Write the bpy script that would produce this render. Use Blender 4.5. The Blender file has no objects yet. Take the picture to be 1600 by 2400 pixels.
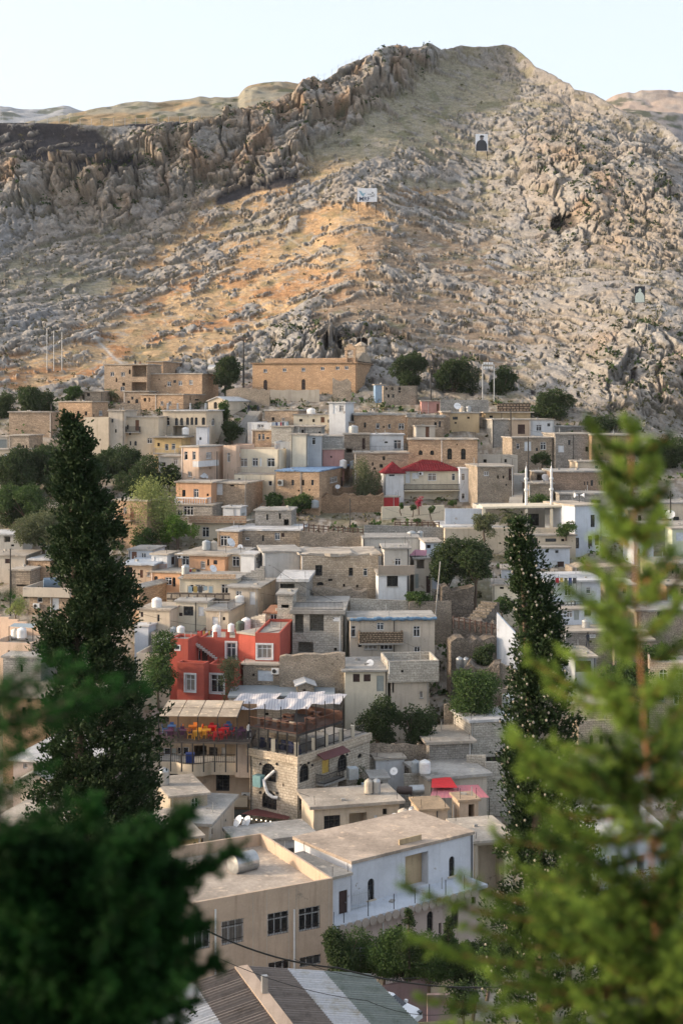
import bpy, math, random
import numpy as np
from mathutils import Vector
R=math.radians
S=bpy.context.scene; COL=S.collection
FP=3333.0; CZ=45.0; HY=940.0      # focal length in photo pixels, eye height, horizon row
# ---------------- camera, sky, sun, exposure ----------------
cd=bpy.data.cameras.new('camera'); cam=bpy.data.objects.new('camera',cd); COL.objects.link(cam)
cam.location=(0,0,CZ); cam.rotation_euler=(R(90),0,0)
cd.sensor_fit='VERTICAL'; cd.sensor_height=36; cd.lens=50; cd.shift_y=-(1200-HY)/2400
cd.clip_start=.1; cd.clip_end=9000
cd.dof.use_dof=True; cd.dof.focus_distance=150; cd.dof.aperture_fstop=2.0
S.camera=cam
SUN_EL,SUN_AZ=16.0,-92.0            # azimuth clockwise from +Y (view direction); negative = left, behind the camera
W=bpy.data.worlds.new('World'); S.world=W; W.use_nodes=True
nt=W.node_tree; bg=nt.nodes['Background']
sky=nt.nodes.new('ShaderNodeTexSky'); sky.sky_type='NISHITA'; sky.sun_disc=False
sky.sun_elevation=R(SUN_EL); sky.sun_rotation=R(SUN_AZ); sky.air_density=.8; sky.dust_density=9.0; sky.ozone_density=.4; sky.altitude=800
hz=nt.nodes.new('ShaderNodeMix'); hz.data_type='RGBA'; hz.inputs[0].default_value=.5
nt.links.new(sky.outputs[0],hz.inputs[6]); hz.inputs[7].default_value=(3.25,3.42,3.62,1); nt.links.new(hz.outputs[2],bg.inputs[0]); bg.inputs[1].default_value=.15
sl=bpy.data.lights.new('sun','SUN'); sl.energy=1.9; sl.angle=R(3); sl.color=(1,.80,.60)
so=bpy.data.objects.new('sun',sl); COL.objects.link(so)
sdir=Vector((math.sin(R(SUN_AZ))*math.cos(R(SUN_EL)),math.cos(R(SUN_AZ))*math.cos(R(SUN_EL)),math.sin(R(SUN_EL))))
so.rotation_euler=sdir.to_track_quat('Z','Y').to_euler()
S.view_settings.view_transform='Standard'; S.view_settings.look='None'; S.view_settings.exposure=1.34
S.render.engine='CYCLES'; S.cycles.use_denoising=True; S.cycles.max_bounces=5; S.cycles.diffuse_bounces=3
S.cycles.glossy_bounces=2; S.cycles.transparent_max_bounces=6; S.cycles.caustics_reflective=False; S.cycles.caustics_refractive=False
# ---------------- helpers ----------------
def at(x,y,Y): return Vector(((x-800)*Y/FP, Y, CZ+(HY-y)*Y/FP))
TY=[300,800,850,900,1000,1100,1220,1350,1500,1700,1900,2000,2130,2250,2400,2700]
TD=[600,335,320,304,276,250,222,200,182,165,150,133,112,100,90,84]
def T(y): return float(np.interp(y,TY,TD))
def lk(o,parent=None):
    COL.objects.link(o)
    if parent is not None: o.parent=parent
    return o
def tag(o,label,cat,group=None,kind=None):
    if label: o['label']=label
    if cat: o['category']=cat
    if group: o['group']=group
    if kind: o['kind']=kind
    return o
def thing(name,loc,label,cat,group=None):
    o=bpy.data.objects.new(name,None); o.location=loc; o.empty_display_size=.5
    return tag(lk(o),label,cat,group)
class MB:
    def __init__(s): s.v=[]; s.f=[]
    def poly(s,*p):
        n=len(s.v); s.v+= [tuple(q) for q in p]; s.f.append(tuple(range(n,n+len(p))))
    def ob(s,O,a,b,c):     # box from a corner and three edge vectors
        O=Vector(O);a=Vector(a);b=Vector(b);c=Vector(c)
        if a.cross(b).dot(c)<0: a,b=b,a
        p=[O,O+a,O+a+b,O+b]; q=[x+c for x in p]
        s.poly(p[3],p[2],p[1],p[0]); s.poly(*q)
        for i in range(4):
            j=(i+1)%4; s.poly(p[i],p[j],q[j],q[i])
    def bx(s,c,sx,sy,sz,yaw=0):   # box on its base centre
        ca,sa=math.cos(yaw),math.sin(yaw); a=Vector((ca,sa,0)); b=Vector((-sa,ca,0)); c=Vector(c)
        s.ob(c-a*sx/2-b*sy/2,a*sx,b*sy,Vector((0,0,sz)))
    def cyl(s,p,q,r0,r1=None,n=10,cap=True):
        p=Vector(p);q=Vector(q); r1=r0 if r1 is None else r1
        d=(q-p).normalized(); u=d.orthogonal().normalized(); w=d.cross(u)
        A=[p+(u*math.cos(t)+w*math.sin(t))*r0 for t in [2*math.pi*i/n for i in range(n)]]
        B=[q+(u*math.cos(t)+w*math.sin(t))*r1 for t in [2*math.pi*i/n for i in range(n)]]
        for i in range(n):
            j=(i+1)%n; s.poly(A[i],A[j],B[j],B[i])
        if cap:
            s.poly(*A[::-1])
            if r1>1e-4: s.poly(*B)
    def lathe(s,c,prof,n=14,ax=None):
        c=Vector(c); ax=Vector((0,0,1)) if ax is None else Vector(ax).normalized()
        u=ax.orthogonal().normalized(); w=ax.cross(u); rings=[]
        for r,h in prof: rings.append([c+ax*h+(u*math.cos(2*math.pi*i/n)+w*math.sin(2*math.pi*i/n))*r for i in range(n)])
        for a,b in zip(rings,rings[1:]):
            for i in range(n):
                j=(i+1)%n; s.poly(a[i],a[j],b[j],b[i])
        s.poly(*rings[0][::-1]); s.poly(*rings[-1])
    def tube(s,pts,r,n=6):
        pts=[Vector(p) for p in pts]
        for a,b in zip(pts,pts[1:]): s.cyl(a,b,r,r,n,True)
    def build(s,name,mat,parent=None,smooth=False,label=None):
        me=bpy.data.meshes.new(name)
        L=Vector((0,0,0)) if parent is None else PL(parent)
        V=np.array(s.v,dtype=np.float32)-np.array(L,dtype=np.float32)
        me.from_pydata([tuple(x) for x in V],[],s.f)
        # metre-scaled UVs: along-the-wall and height, or plan for flat faces
        uv=me.uv_layers.new(name='UVMap'); k=0; U=np.zeros(len(me.loops)*2,dtype=np.float32)
        for f in s.f:
            P=[s.v[i] for i in f]; n=Vector((0,0,0))
            for i in range(len(P)):
                a=P[i]; b=P[(i+1)%len(P)]
                n.x+=(a[1]-b[1])*(a[2]+b[2]); n.y+=(a[2]-b[2])*(a[0]+b[0]); n.z+=(a[0]-b[0])*(a[1]+b[1])
            if n.length>0: n.normalize()
            if abs(n.z)>.7:
                for p in P: U[k]=p[0]; U[k+1]=p[1]; k+=2
            else:
                h=math.hypot(n.x,n.y) or 1; tx,ty=-n.y/h,n.x/h
                for p in P: U[k]=p[0]*tx+p[1]*ty; U[k+1]=p[2]; k+=2
        uv.data.foreach_set('uv',U)
        if smooth: me.polygons.foreach_set('use_smooth',[True]*len(me.polygons))
        if mat: me.materials.append(mat)
        o=bpy.data.objects.new(name,me); lk(o,parent)
        if label: o['label']=label
        return o
def PL(o):
    v=Vector((0,0,0))
    while o is not None: v+=o.location; o=o.parent
    return v
def npmesh(name,V,F,mat,parent=None,smooth=False,col=None,extra=None):
    me=bpy.data.meshes.new(name); n=len(V); m,k=F.shape
    me.vertices.add(n); me.vertices.foreach_set('co',np.ascontiguousarray(V,dtype=np.float32).ravel())
    me.loops.add(m*k); me.loops.foreach_set('vertex_index',np.ascontiguousarray(F,dtype=np.int32).ravel())
    me.polygons.add(m); me.polygons.foreach_set('loop_start',np.arange(0,m*k,k,dtype=np.int32))
    me.polygons.foreach_set('use_smooth',np.full(m,smooth))
    if col is not None:
        a=me.color_attributes.new('col','FLOAT_COLOR','POINT'); c=np.ones((n,4),dtype=np.float32); c[:,:3]=col; a.data.foreach_set('color',c.ravel())
    me.update(calc_edges=True); me.materials.append(mat)
    return lk(bpy.data.objects.new(name,me),parent)
# ---------------- materials ----------------
def newmat(name,rough=.9,spec=.2):
    m=bpy.data.materials.new(name); m.use_nodes=True; t=m.node_tree; b=t.nodes['Principled BSDF']
    b.inputs['Roughness'].default_value=rough; b.inputs['Specular IOR Level'].default_value=spec
    return m,t,b
def N(t,k,**kw):
    n=t.nodes.new('ShaderNode'+k)
    for a,v in kw.items():
        if a in n.inputs.keys(): n.inputs[a].default_value=v
        else: setattr(n,a,v)
    return n
def mixc(t,f,a,b,mode='MIX'):
    n=t.nodes.new('ShaderNodeMix'); n.data_type='RGBA'; n.blend_type=mode
    for s_,v in ((n.inputs[0],f),(n.inputs[6],a),(n.inputs[7],b)):
        if hasattr(v,'is_output') or hasattr(v,'links') : t.links.new(v,s_)
        elif isinstance(v,(int,float)): s_.default_value=v
        else: s_.default_value=(*v,1)
    return n.outputs[2]
def ramp(t,x,a,b):
    n=N(t,'MapRange'); n.inputs['From Min'].default_value=a; n.inputs['From Max'].default_value=b; t.links.new(x,n.inputs['Value']); return n.outputs[0]
def noise(t,vec,sc,det=4,rough=.6):
    n=N(t,'TexNoise'); n.inputs['Scale'].default_value=sc; n.inputs['Detail'].default_value=det; n.inputs['Roughness'].default_value=rough
    if vec is not None: t.links.new(vec,n.inputs['Vector'])
    return n.outputs[0]
def scalev(t,vec,s_):
    n=N(t,'Mapping'); n.inputs['Scale'].default_value=s_; t.links.new(vec,n.inputs['Vector']); return n.outputs[0]
def bump(t,b,h,st,dist=.05):
    n=N(t,'Bump'); n.inputs['Strength'].default_value=st; n.inputs['Distance'].default_value=dist
    t.links.new(h,n.inputs['Height']); t.links.new(n.outputs[0],b.inputs['Normal'])
def uvn(t): return N(t,'UVMap').outputs[0]
def posn(t): return N(t,'NewGeometry').outputs['Position']
MC={}
def mul(c,k): return tuple(min(1,x*k) for x in c)
def plaster(c,dirt=.5,name=None):
    key=('pl',c,dirt)
    if key in MC: return MC[key]
    m,t,b=newmat(name or 'plaster',.92,.15); u=uvn(t)
    a=noise(t,u,.35,5,.65); st=noise(t,scalev(t,u,(2.2,.18,1)),1.0,4,.6); f=noise(t,u,6,3,.7)
    c1=mixc(t,ramp(t,a,.35,.7),c,mul(c,.78))
    sr=N(t,'MapRange'); sr.inputs['From Min'].default_value=.52; sr.inputs['From Max'].default_value=.72; sr.inputs['To Max'].default_value=dirt; t.links.new(st,sr.inputs['Value'])
    c2=mixc(t,sr.outputs[0],c1,mul((c[0]*.9,c[1]*.85,c[2]*.8),.55))
    c3=mixc(t,.4,c2,mixc(t,ramp(t,f,.3,.7),(.45,.45,.45),(.6,.6,.6)),'OVERLAY')
    if dirt>=.3:      # render fallen away from the stone below
        pn=noise(t,u,.55,6,.72); pm=N(t,'MapRange'); pm.inputs['From Min'].default_value=.655-.04*dirt; pm.inputs['From Max'].default_value=.67-.04*dirt; pm.inputs['To Max'].default_value=.75; t.links.new(pn,pm.inputs['Value'])
        vr=N(t,'TexVoronoi'); vr.inputs['Scale'].default_value=3.5; t.links.new(u,vr.inputs['Vector'])
        sx=N(t,'SeparateColor'); t.links.new(vr.outputs['Color'],sx.inputs[0])
        c3=mixc(t,pm.outputs[0],c3,mixc(t,sx.outputs[0],(.20,.165,.13),(.36,.31,.25)))
    t.links.new(c3,b.inputs['Base Color']); bump(t,b,f,.25,.03); MC[key]=m; return m
def masonry(c1,c2,mort,bw=.42,bh=.22,rough=0,name=None,msz=.018):
    c1=mul(c1,1.1); c2=mul(c2,.97); mort=mul(mort,.75); bw*=1.3; bh*=1.25
    key=('ma',c1,c2,mort,bw,bh,rough)
    if key in MC: return MC[key]
    m,t,b=newmat(name or 'masonry',.95,.1); u=uvn(t)
    dn=N(t,'TexNoise'); dn.inputs['Scale'].default_value=1.3; dn.inputs['Detail'].default_value=2; t.links.new(u,dn.inputs['Vector'])
    vv=N(t,'VectorMath',operation='MULTIPLY_ADD'); t.links.new(dn.outputs[1],vv.inputs[0]); vv.inputs[1].default_value=(.12,.1*(1+rough),0); t.links.new(u,vv.inputs[2])
    br=N(t,'TexBrick'); br.inputs['Scale'].default_value=1; br.inputs['Brick Width'].default_value=bw; br.inputs['Row Height'].default_value=bh
    br.inputs['Mortar Size'].default_value=msz; br.inputs['Mortar Smooth'].default_value=.3; br.inputs['Bias'].default_value=0
    br.inputs['Color1'].default_value=(*c1,1); br.inputs['Color2'].default_value=(*c2,1); br.inputs['Mortar'].default_value=(*mort,1)
    br.offset=.5; br.squash=1.3; br.squash_frequency=3
    t.links.new(vv.outputs[0],br.inputs['Vector'])
    a=noise(t,u,.3,5,.7); f=noise(t,u,5,4,.75)
    c3=mixc(t,ramp(t,a,.35,.68),br.outputs[0],mixc(t,.5,br.outputs[0],mul(mort,.75)))
    c4=mixc(t,.8,c3,mixc(t,ramp(t,f,.3,.7),(.25,.24,.23),(.75,.75,.75)),'OVERLAY')
    t.links.new(c4,b.inputs['Base Color'])
    hh=N(t,'Math',operation='MULTIPLY_ADD'); t.links.new(f,hh.inputs[0]); hh.inputs[1].default_value=.8; t.links.new(br.outputs[1],hh.inputs[2])
    inv=N(t,'Math',operation='MULTIPLY'); t.links.new(hh.outputs[0],inv.inputs[0]); inv.inputs[1].default_value=-1
    bump(t,b,inv.outputs[0],.5,.05); MC[key]=m; return m
def rubble(c1,c2,dark,sc=3.2,name=None):
    key=('ru',c1,c2,dark,sc)
    if key in MC: return MC[key]
    m,t,b=newmat(name or 'rubble_stone',.95,.1); u=scalev(t,uvn(t),(1,1.35,1))
    v1=N(t,'TexVoronoi',feature='DISTANCE_TO_EDGE'); v1.inputs['Scale'].default_value=sc; t.links.new(u,v1.inputs['Vector'])
    v2=N(t,'TexVoronoi'); v2.inputs['Scale'].default_value=sc; t.links.new(u,v2.inputs['Vector'])
    sx=N(t,'SeparateColor'); t.links.new(v2.outputs['Color'],sx.inputs[0])
    f=noise(t,u,7,3,.7); a=noise(t,u,.4,4,.6)
    c=mixc(t,sx.outputs[0],c1,c2); c=mixc(t,ramp(t,a,.4,.7),c,mul(c2,.7)); c=mixc(t,.5,c,mixc(t,ramp(t,f,.25,.75),(.3,.3,.3),(.7,.7,.7)),'OVERLAY')
    c=mixc(t,ramp(t,v1.outputs[0],.0,.07),dark,c); t.links.new(c,b.inputs['Base Color'])
    bump(t,b,ramp(t,v1.outputs[0],0,.15),.6,.08); MC[key]=m; return m
def roofm(c,name='roof_screed'):
    key=('rf',c)
    if key in MC: return MC[key]
    m,t,b=newmat(name,.95,.15); u=posn(t)
    a=noise(t,u,.25,6,.7); f=noise(t,u,3.5,4,.75); g=noise(t,u,1.1,3,.6)
    c1=mixc(t,ramp(t,a,.38,.62),c,mul(c,.62)); c1=mixc(t,ramp(t,g,.58,.7),c1,mul((c[0],c[1]*.95,c[2]*.88),1.25))
    c2=mixc(t,.5,c1,mixc(t,ramp(t,f,.25,.75),(.3,.3,.3),(.72,.72,.72)),'OVERLAY')
    t.links.new(c2,b.inputs['Base Color']); bump(t,b,f,.3,.04); MC[key]=m; return m
def flat(c,rough=.6,spec=.3,metal=0,name='painted_surface',var=.25,emit=None):
    key=('fl',c,rough,metal,emit)
    if key in MC: return MC[key]
    m,t,b=newmat(name,rough,spec); b.inputs['Metallic'].default_value=metal
    a=noise(t,posn(t),2.5,4,.65); cc=mixc(t,ramp(t,a,.3,.75),c,mul(c,1-var)); t.links.new(cc,b.inputs['Base Color'])
    if emit: b.inputs['Emission Color'].default_value=(*emit[0],1); b.inputs['Emission Strength'].default_value=emit[1]
    MC[key]=m; return m
GLASSB=flat((.07,.09,.11),.08,.8,name='sky_tinted_glass',var=.6)  # reflected sky put into the bluish base colour
CURT=flat((.30,.27,.24),.7,.3,name='curtained_glass',var=.4)
GLASS=flat((.018,.022,.028),.12,.6,name='window_glass',var=.5)
DARK=flat((.02,.018,.016),.9,.1,name='dark_interior')
IRON=flat((.03,.028,.027),.6,.4,name='dark_ironwork')
WHITE=flat((.72,.73,.74),.5,.4,name='white_paint')
STEEL=flat((.45,.46,.46),.42,.5,.7,name='galvanised_steel')
PVC=flat((.75,.75,.74),.35,.5,name='white_plastic')
CONC=plaster((.33,.32,.30),.6,'bare_concrete')
# ---------------- vector noise for the land ----------------
def h2(ix,iy,s):
    n=(ix.astype(np.int64)*374761393+iy.astype(np.int64)*668265263+s*2147483647)&0xffffffff
    n=((n^(n>>13))*1274126177)&0xffffffff; n=(n^(n>>16))&0xffffffff
    return n/4294967295.0
def vn(x,y,s=0):
    ix=np.floor(x);iy=np.floor(y);fx=x-ix;fy=y-iy;ix=ix.astype(np.int64);iy=iy.astype(np.int64)
    fx=fx*fx*(3-2*fx);fy=fy*fy*(3-2*fy)
    a=h2(ix,iy,s);b=h2(ix+1,iy,s);c=h2(ix,iy+1,s);d=h2(ix+1,iy+1,s)
    return (a*(1-fx)+b*fx)*(1-fy)+(c*(1-fx)+d*fx)*fy
def fbm(x,y,o=4,s=0,g=.5):
    r=0;a=1;t=0
    for i in range(o): r=r+a*vn(x,y,s+i*17);t+=a;a*=g;x=x*2.03+11.3;y=y*2.03+5.7
    return r/t
def worley(x,y,s=0):
    ix=np.floor(x).astype(np.int64);iy=np.floor(y).astype(np.int64)
    f1=np.full(x.shape,9.);f2=np.full(x.shape,9.);idr=np.zeros(x.shape)
    for a in (-1,0,1):
        for b in (-1,0,1):
            jx=ix+a;jy=iy+b; px=jx+h2(jx,jy,s);py=jy+h2(jx,jy,s+7)
            d=np.hypot(px-x,py-y);r=h2(jx,jy,s+3); m=d<f1
            f2=np.where(m,f1,np.minimum(f2,d)); idr=np.where(m,r,idr); f1=np.where(m,d,f1)
    return f1,f2,idr
def facet(x,y,s=0,tilt=1.):
    ix=np.floor(x).astype(np.int64);iy=np.floor(y).astype(np.int64)
    f1=np.full(x.shape,9.);f2=np.full(x.shape,9.);H=np.zeros(x.shape);I=np.zeros(x.shape)
    for a in (-1,0,1):
        for b in (-1,0,1):
            jx=ix+a;jy=iy+b; px=jx+h2(jx,jy,s);py=jy+h2(jx,jy,s+7); dx=x-px;dy=y-py
            d=np.abs(dx)*.55+np.hypot(dx,dy)*.6+np.abs(dy)*.25; r=h2(jx,jy,s+3)
            h=.35+.65*r+tilt*((h2(jx,jy,s+13)-.5)*dx+(h2(jx,jy,s+19)-.65)*dy)
            m=d<f1; f2=np.where(m,f1,np.minimum(f2,d)); H=np.where(m,h,H); I=np.where(m,r,I); f1=np.where(m,d,f1)
    return H*ss(0,.13,f2-f1),I
def ss(a,b,x):
    t=np.clip((x-a)/(b-a),0,1); return t*t*(3-2*t)
def blob(x,y,L):
    r=np.zeros(x.shape)
    for cx,cy,rx,ry,an,w in L:
        c,s_=math.cos(R(an)),math.sin(R(an)); dx=x-cx;dy=y-cy
        u=(dx*c+dy*s_)/rx;v=(-dx*s_+dy*c)/ry; r=r+w*np.exp(-(u*u+v*v)**1.4)
    return r
# ---------------- the land ----------------
SKX=[-600,-200,0,150,200,250,330,400,470,500,530,580,640,660,690,712,735,752,780,800,840,880,905,930,960,985,1000,1010,1030,1060,1080,1110,1150,1180,1205,1225,1245,1255,1290,1325,1335,1345,1360,1390,1425,1460,1500,1560,1600,1800,2100]
SKY_=[300,292,283,284,290,291,287,286,283,275,262,250,238,228,212,187,178,190,172,158,142,130,116,110,114,112,99,100,112,108,101,105,103,98,106,120,138,150,166,188,190,205,207,214,236,256,262,292,330,420,520]
GX=[-600,-100,150,350,600,860,1100,1300,1450,1600,2200]
GY=[1000,900,850,800,700,600,500,400,300,200,100]
GD=[[276,304,320,338,372,400,420,436,450,462,475],[276,304,322,342,378,405,424,438,450,462,475],[276,304,324,346,386,414,430,441,449,462,475],
[276,304,324,348,390,420,436,446,453,464,475],[276,304,320,340,376,406,430,444,453,466,476],[276,303,312,322,348,374,398,422,446,466,482],
[276,300,314,328,358,388,416,438,458,476,492],[276,296,308,320,346,374,398,416,434,456,500],[276,290,300,310,330,354,380,404,426,452,500],
[274,287,296,305,324,348,374,402,428,455,500],[270,280,290,300,318,342,368,396,424,455,500]]
GA=np.array(GD,float)
gxx=np.arange(-600,2201,20.); gyy=np.arange(100,1001,10.)
_t=np.array([np.interp(gyy[::-1],GY[::-1],r[::-1])[::-1] for r in GA])
_t=np.array([np.interp(gxx,GX,_t[:,j]) for j in range(_t.shape[1])]).T
for _ in range(30):
    p_=np.pad(_t,1,mode='edge'); _t=(p_[1:-1,1:-1]*2+p_[:-2,1:-1]+p_[2:,1:-1]+p_[1:-1,:-2]+p_[1:-1,2:])/6
def Dg(x,y):
    xi=np.clip((x+600)/20,0,len(gxx)-1.001); yi=np.clip((y-100)/10,0,len(gyy)-1.001)
    a=xi.astype(int);b=yi.astype(int);fx=xi-a;fy=yi-b
    m=(_t[a,b]*(1-fx)+_t[a+1,b]*fx)*(1-fy)+(_t[a,b+1]*(1-fx)+_t[a+1,b+1]*fx)*fy
    v=np.interp(y,TY,TD); w=ss(930,1000,y)
    return m*(1-w)+v*w
cx_=np.arange(-340,1960,1.9); nC=len(cx_)
sk=np.interp(cx_,SKX,SKY_)
rows1=np.linspace(0,1,520)                    # skyline down to row 1000
rows2=np.concatenate([np.arange(1003,1300,4),np.arange(1300,2480,7)])
X=np.zeros((len(rows1)+len(rows2),nC)); Yp=np.zeros_like(X); X[:]=cx_[None,:]
Yp[:len(rows1)]=sk[None,:]+(1000-sk[None,:])*rows1[:,None]**1.0
Yp[len(rows1):]=rows2[:,None]
D=Dg(X,Yp)
PX=(X-800)*D/FP; PZ=CZ+(HY-Yp)*D/FP; PYy=D.copy()
SL=PZ*1.25+PYy*.25                             # distance up the slope
mt=1-ss(880,960,Yp-60*ss(1150,1450,X)-40*ss(1450,1600,X))   # 1 on the mountain, 0 in the town
# region fields, following the photograph's layout
cliff=blob(X,Yp,[(420,370,240,95,-18,1),(640,300,130,90,-40,1),(800,215,170,70,-28,1),(60,430,130,70,0,.9),(180,420,120,60,0,.7),(1420,420,220,120,25,.7),(1500,840,130,110,0,.9),(1340,520,90,80,0,.6),(790,780,170,45,0,.9),(1060,850,100,50,0,.6),(940,140,80,40,-10,.8)])
cliff=np.clip(cliff,0,1)*(1-.0*X)
olive=blob(X,Yp,[(960,250,200,62,-24,1.25),(830,330,100,34,-25,1.0),(1080,180,120,50,10,.9),(1060,320,220,30,5,.5),(1160,210,120,50,10,.5),(900,420,60,14,-5,.6),(110,640,190,60,0,.8),(80,480,80,20,0,.8),(240,560,60,30,-30,.6),(640,530,110,22,12,.9),(400,560,60,30,-30,.3),(1050,410,100,14,0,.7),(1180,440,60,12,0,.5)])
gold=blob(X,Yp,[(620,640,270,85,-26,1.15),(720,530,150,40,-22,1.0),(500,735,150,50,-20,1.1),(800,500,80,35,0,.8),(250,800,230,42,-18,1.1),(80,850,150,40,-10,1.0),(540,490,90,22,-40,1.0),(640,440,60,18,-30,.8),(330,620,200,20,-42,.9),(740,375,90,22,-20,1.0),(380,700,90,30,-30,.8),(760,600,100,60,0,.6),(900,490,80,25,10,.4),(1000,430,60,8,0,.5)])
brown=blob(X,Yp,[(960,560,190,48,8,.8),(1000,700,230,55,10,.85),(1130,640,120,40,15,.5),(900,750,150,45,5,.7),(1080,780,130,35,5,.6),(1130,820,90,25,15,.5),(980,475,90,18,10,.8)])
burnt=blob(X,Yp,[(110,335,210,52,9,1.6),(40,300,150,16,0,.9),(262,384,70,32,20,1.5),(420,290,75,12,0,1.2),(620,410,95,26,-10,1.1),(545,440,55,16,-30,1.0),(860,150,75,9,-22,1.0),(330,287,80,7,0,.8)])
fix=1-np.exp(-((X-1335)/55)**2-((Yp-510)/45)**2)   # shelter mouth
th=np.where(X<860,R(30),R(-32)); wv=ss(760,960,X)
Uw=PX+9*(fbm(PX/22,SL/22,3,5)-.5)+3.2*(fbm(PX/4.5,SL/4.5,3,51)-.5); Vw=SL+9*(fbm(PX/22+9,SL/22,3,6)-.5)+2.6*(fbm(PX/4.5,SL/4.5,3,52)-.5)
def strata(th,sc,asp,sd):
    u=(Uw*math.cos(th)+Vw*math.sin(th))/(sc*asp); v=(-Uw*math.sin(th)+Vw*math.cos(th))/sc
    return facet(u,v,sd,1.1)
def both(sc,asp,sd):
    a,i1=strata(R(28),sc,asp,sd); b,i2=strata(R(-30),sc*1.05,asp*1.6,sd+50); return a*(1-wv)+b*wv, np.where(wv<.5,i1,i2)
b1,_i=both(13,2.0,11); b2,i2=both(5.5,2.3,23); b3,i3=both(2.4,2.1,37); b4,i4=both(1.1,1.8,41)
# upright crags for cliffs
cr,ic=facet(Uw/9,Vw/24,77,1.2)
cr2,ic2=facet(Uw/3.4,Vw/8,78,1.2)
rid=1-np.abs(2*fbm(Uw/26,Vw/40,3,79)-1)*2.2
nL=fbm(PX/40,SL/40,4,3)-.5; nM=fbm(PX/9,SL/9,4,8)-.5; nS=fbm(PX/1.6,SL/1.6,4,15,.6)-.5
pitf,_a,_b=worley(Uw/2.6+3,Vw/2.2,91); pit=(1-ss(.10,.26,pitf))*(_b>.55)
sb=fbm(Uw/7,Vw/3.2,4,66,.6)
G=np.clip(olive+gold+brown,0,1.2)+burnt*1.3
def strn(th,lx,lz,sd):
    u=(Uw*math.cos(th)+Vw*math.sin(th))/lx; v=(-Uw*math.sin(th)+Vw*math.cos(th))/lz
    return fbm(u,v,5,sd,.62)
rs=(strn(R(28),5.5,2.0,66)*(1-wv)+strn(R(-30),5.5,2.0,67)*wv)
rs=.5+(rs-.5)*1.5+.10*(b3-.6)+.10*(b4-.6)+.10*(b2-.6)
grass=ss(-.05,.05,.34+.30*np.clip(G,0,1.1)-.10*cliff+.10*ss(.4,.7,fbm(PX/18,SL/12,3,68))-rs)
grass=np.clip(grass,0,1)
amp=(1-.93*grass); rr=.8+.4*fbm(PX/2.2,SL/1.6,4,57,.6); slab=ss(900,1150,X)*(1-cliff)
disp=mt*(.5*amp*rr*(1-.5*np.clip(G,0,1))*(1-.35*slab)*(1.9*b1+1.25*b2*(1-cliff*.4)+(.48*b3+.15*b4)*(1-.4*slab))+cliff*(1-.6*grass)*(5.0*cr+1.5*cr2+3.2*rid)+.45*(1-grass)*ss(.35,.7,rs)+7*nL+2.0*nM+.5*nS*(1-.4*grass)-1.3*pit*(1-grass)-.9*mt)
disp-=mt*5.0*(1-fix)
disp+= -3.2*mt
town=(1-mt)*(ss(960,1000,Yp))
disp+=(1-mt)*(-.35-3.6*ss(1000,1060,Yp)+.9*(fbm(PX/3,SL/3,3,33)-.5))
# terracettes on the grassy parts
disp+=mt*grass*.07*np.sin((PZ+4.5*nM+1.5*nS)*4.2)
edge=ss(0,.03,(Yp-sk[None,:])/900)            # keep the skyline where it is
CV=[(755,800,30,22,3.5),(812,790,60,26,5),(850,805,26,16,3.),(1487,868,16,22,2.5),(1252,908,12,20,1.8),(1380,985,14,24,2.2),(1325,515,60,46,4.5),(1310,820,14,8,2)]
hole=np.zeros(X.shape)
for hx,hy,hw,hh_,hd in CV:
    q=np.maximum(np.abs(X-hx)/(hw/2),np.abs(Yp-hy)/(hh_/2)) if hw<40 else np.hypot((X-hx)/(hw/2),(Yp-hy)/(hh_/2))+.5*(fbm(X/9,Yp/9,3,12)-.5)
    k_=1-ss(.85,1.0,q); hole=np.maximum(hole,k_); PYy=PYy+hd*k_
dv=np.array([0,-.82,.57]); disp*= (.25+.75*edge)
PYd=PYy+dv[1]*disp; PZd=PZ+dv[2]*disp; PXd=PX+disp*.12*(nM*4)
PZd=PZd-3.6*ss(90,97,PYd)*(1-ss(122,134,PYd))
# colours (albedo)
def lerp(a,b,t): return a+(b-a)*t[...,None]
c=np.zeros(X.shape+(3,))
grey=np.array([.37,.345,.315]); warm=np.array([.42,.345,.27]); och=np.array([.40,.27,.175]); pale=np.array([.47,.45,.42]); blue=np.array([.33,.345,.37])
c[:]=grey; c=lerp(c,pale,ss(.35,.9,i3*.6+.5*fbm(PX/3,SL/3,3,71))*.6)
c=lerp(c,warm,np.clip(ss(.45,.7,fbm(PX/14,SL/18,4,72))*.75*(.45+cliff)+.0,0,1))
c=lerp(c,och,np.clip(cliff*ss(.52,.72,fbm(PX/6,SL/10,4,73))*.75,0,.8))
c=lerp(c,blue,ss(.55,.7,fbm(PX/10+4,SL/10,3,74))*.45*(1-cliff))
c*= (.72+.5*fbm(PX/.9,SL/.9,3,75)[...,None])
c*= (1-.30*(1-ss(.0,.45,b3+.3*b4))[...,None])     # darker towards the joints between the rocks
gw=gold/(gold+olive+brown+.05); ow=olive/(gold+olive+brown+.05); bw=brown/(gold+olive+brown+.05)
gold1=np.array([.49,.345,.20]); gold2=np.array([.42,.225,.11]); ol=np.array([.30,.275,.20]); br=np.array([.25,.195,.145]); c*=.66
gv=ss(.40,.62,fbm(PX/9,SL/6,4,81)); low=ss(560,700,Yp)
gc=gold1[None,None]*(1-gv*(.35+.65*low))[...,None]+gold2[None,None]*(gv*(.35+.65*low))[...,None]
g=gc*gw[...,None]+ol*ow[...,None]+br*bw[...,None]+np.array([.22,.20,.155])*(1-gw-ow-bw)[...,None]
g=g*(.42+1.1*fbm(PX/1.3,SL/.5,4,82,.75)[...,None]); g=lerp(g,np.array([.36,.33,.29]),ss(.60,.70,fbm(PX/1.6,SL/.9,3,88))*.7); 
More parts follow.
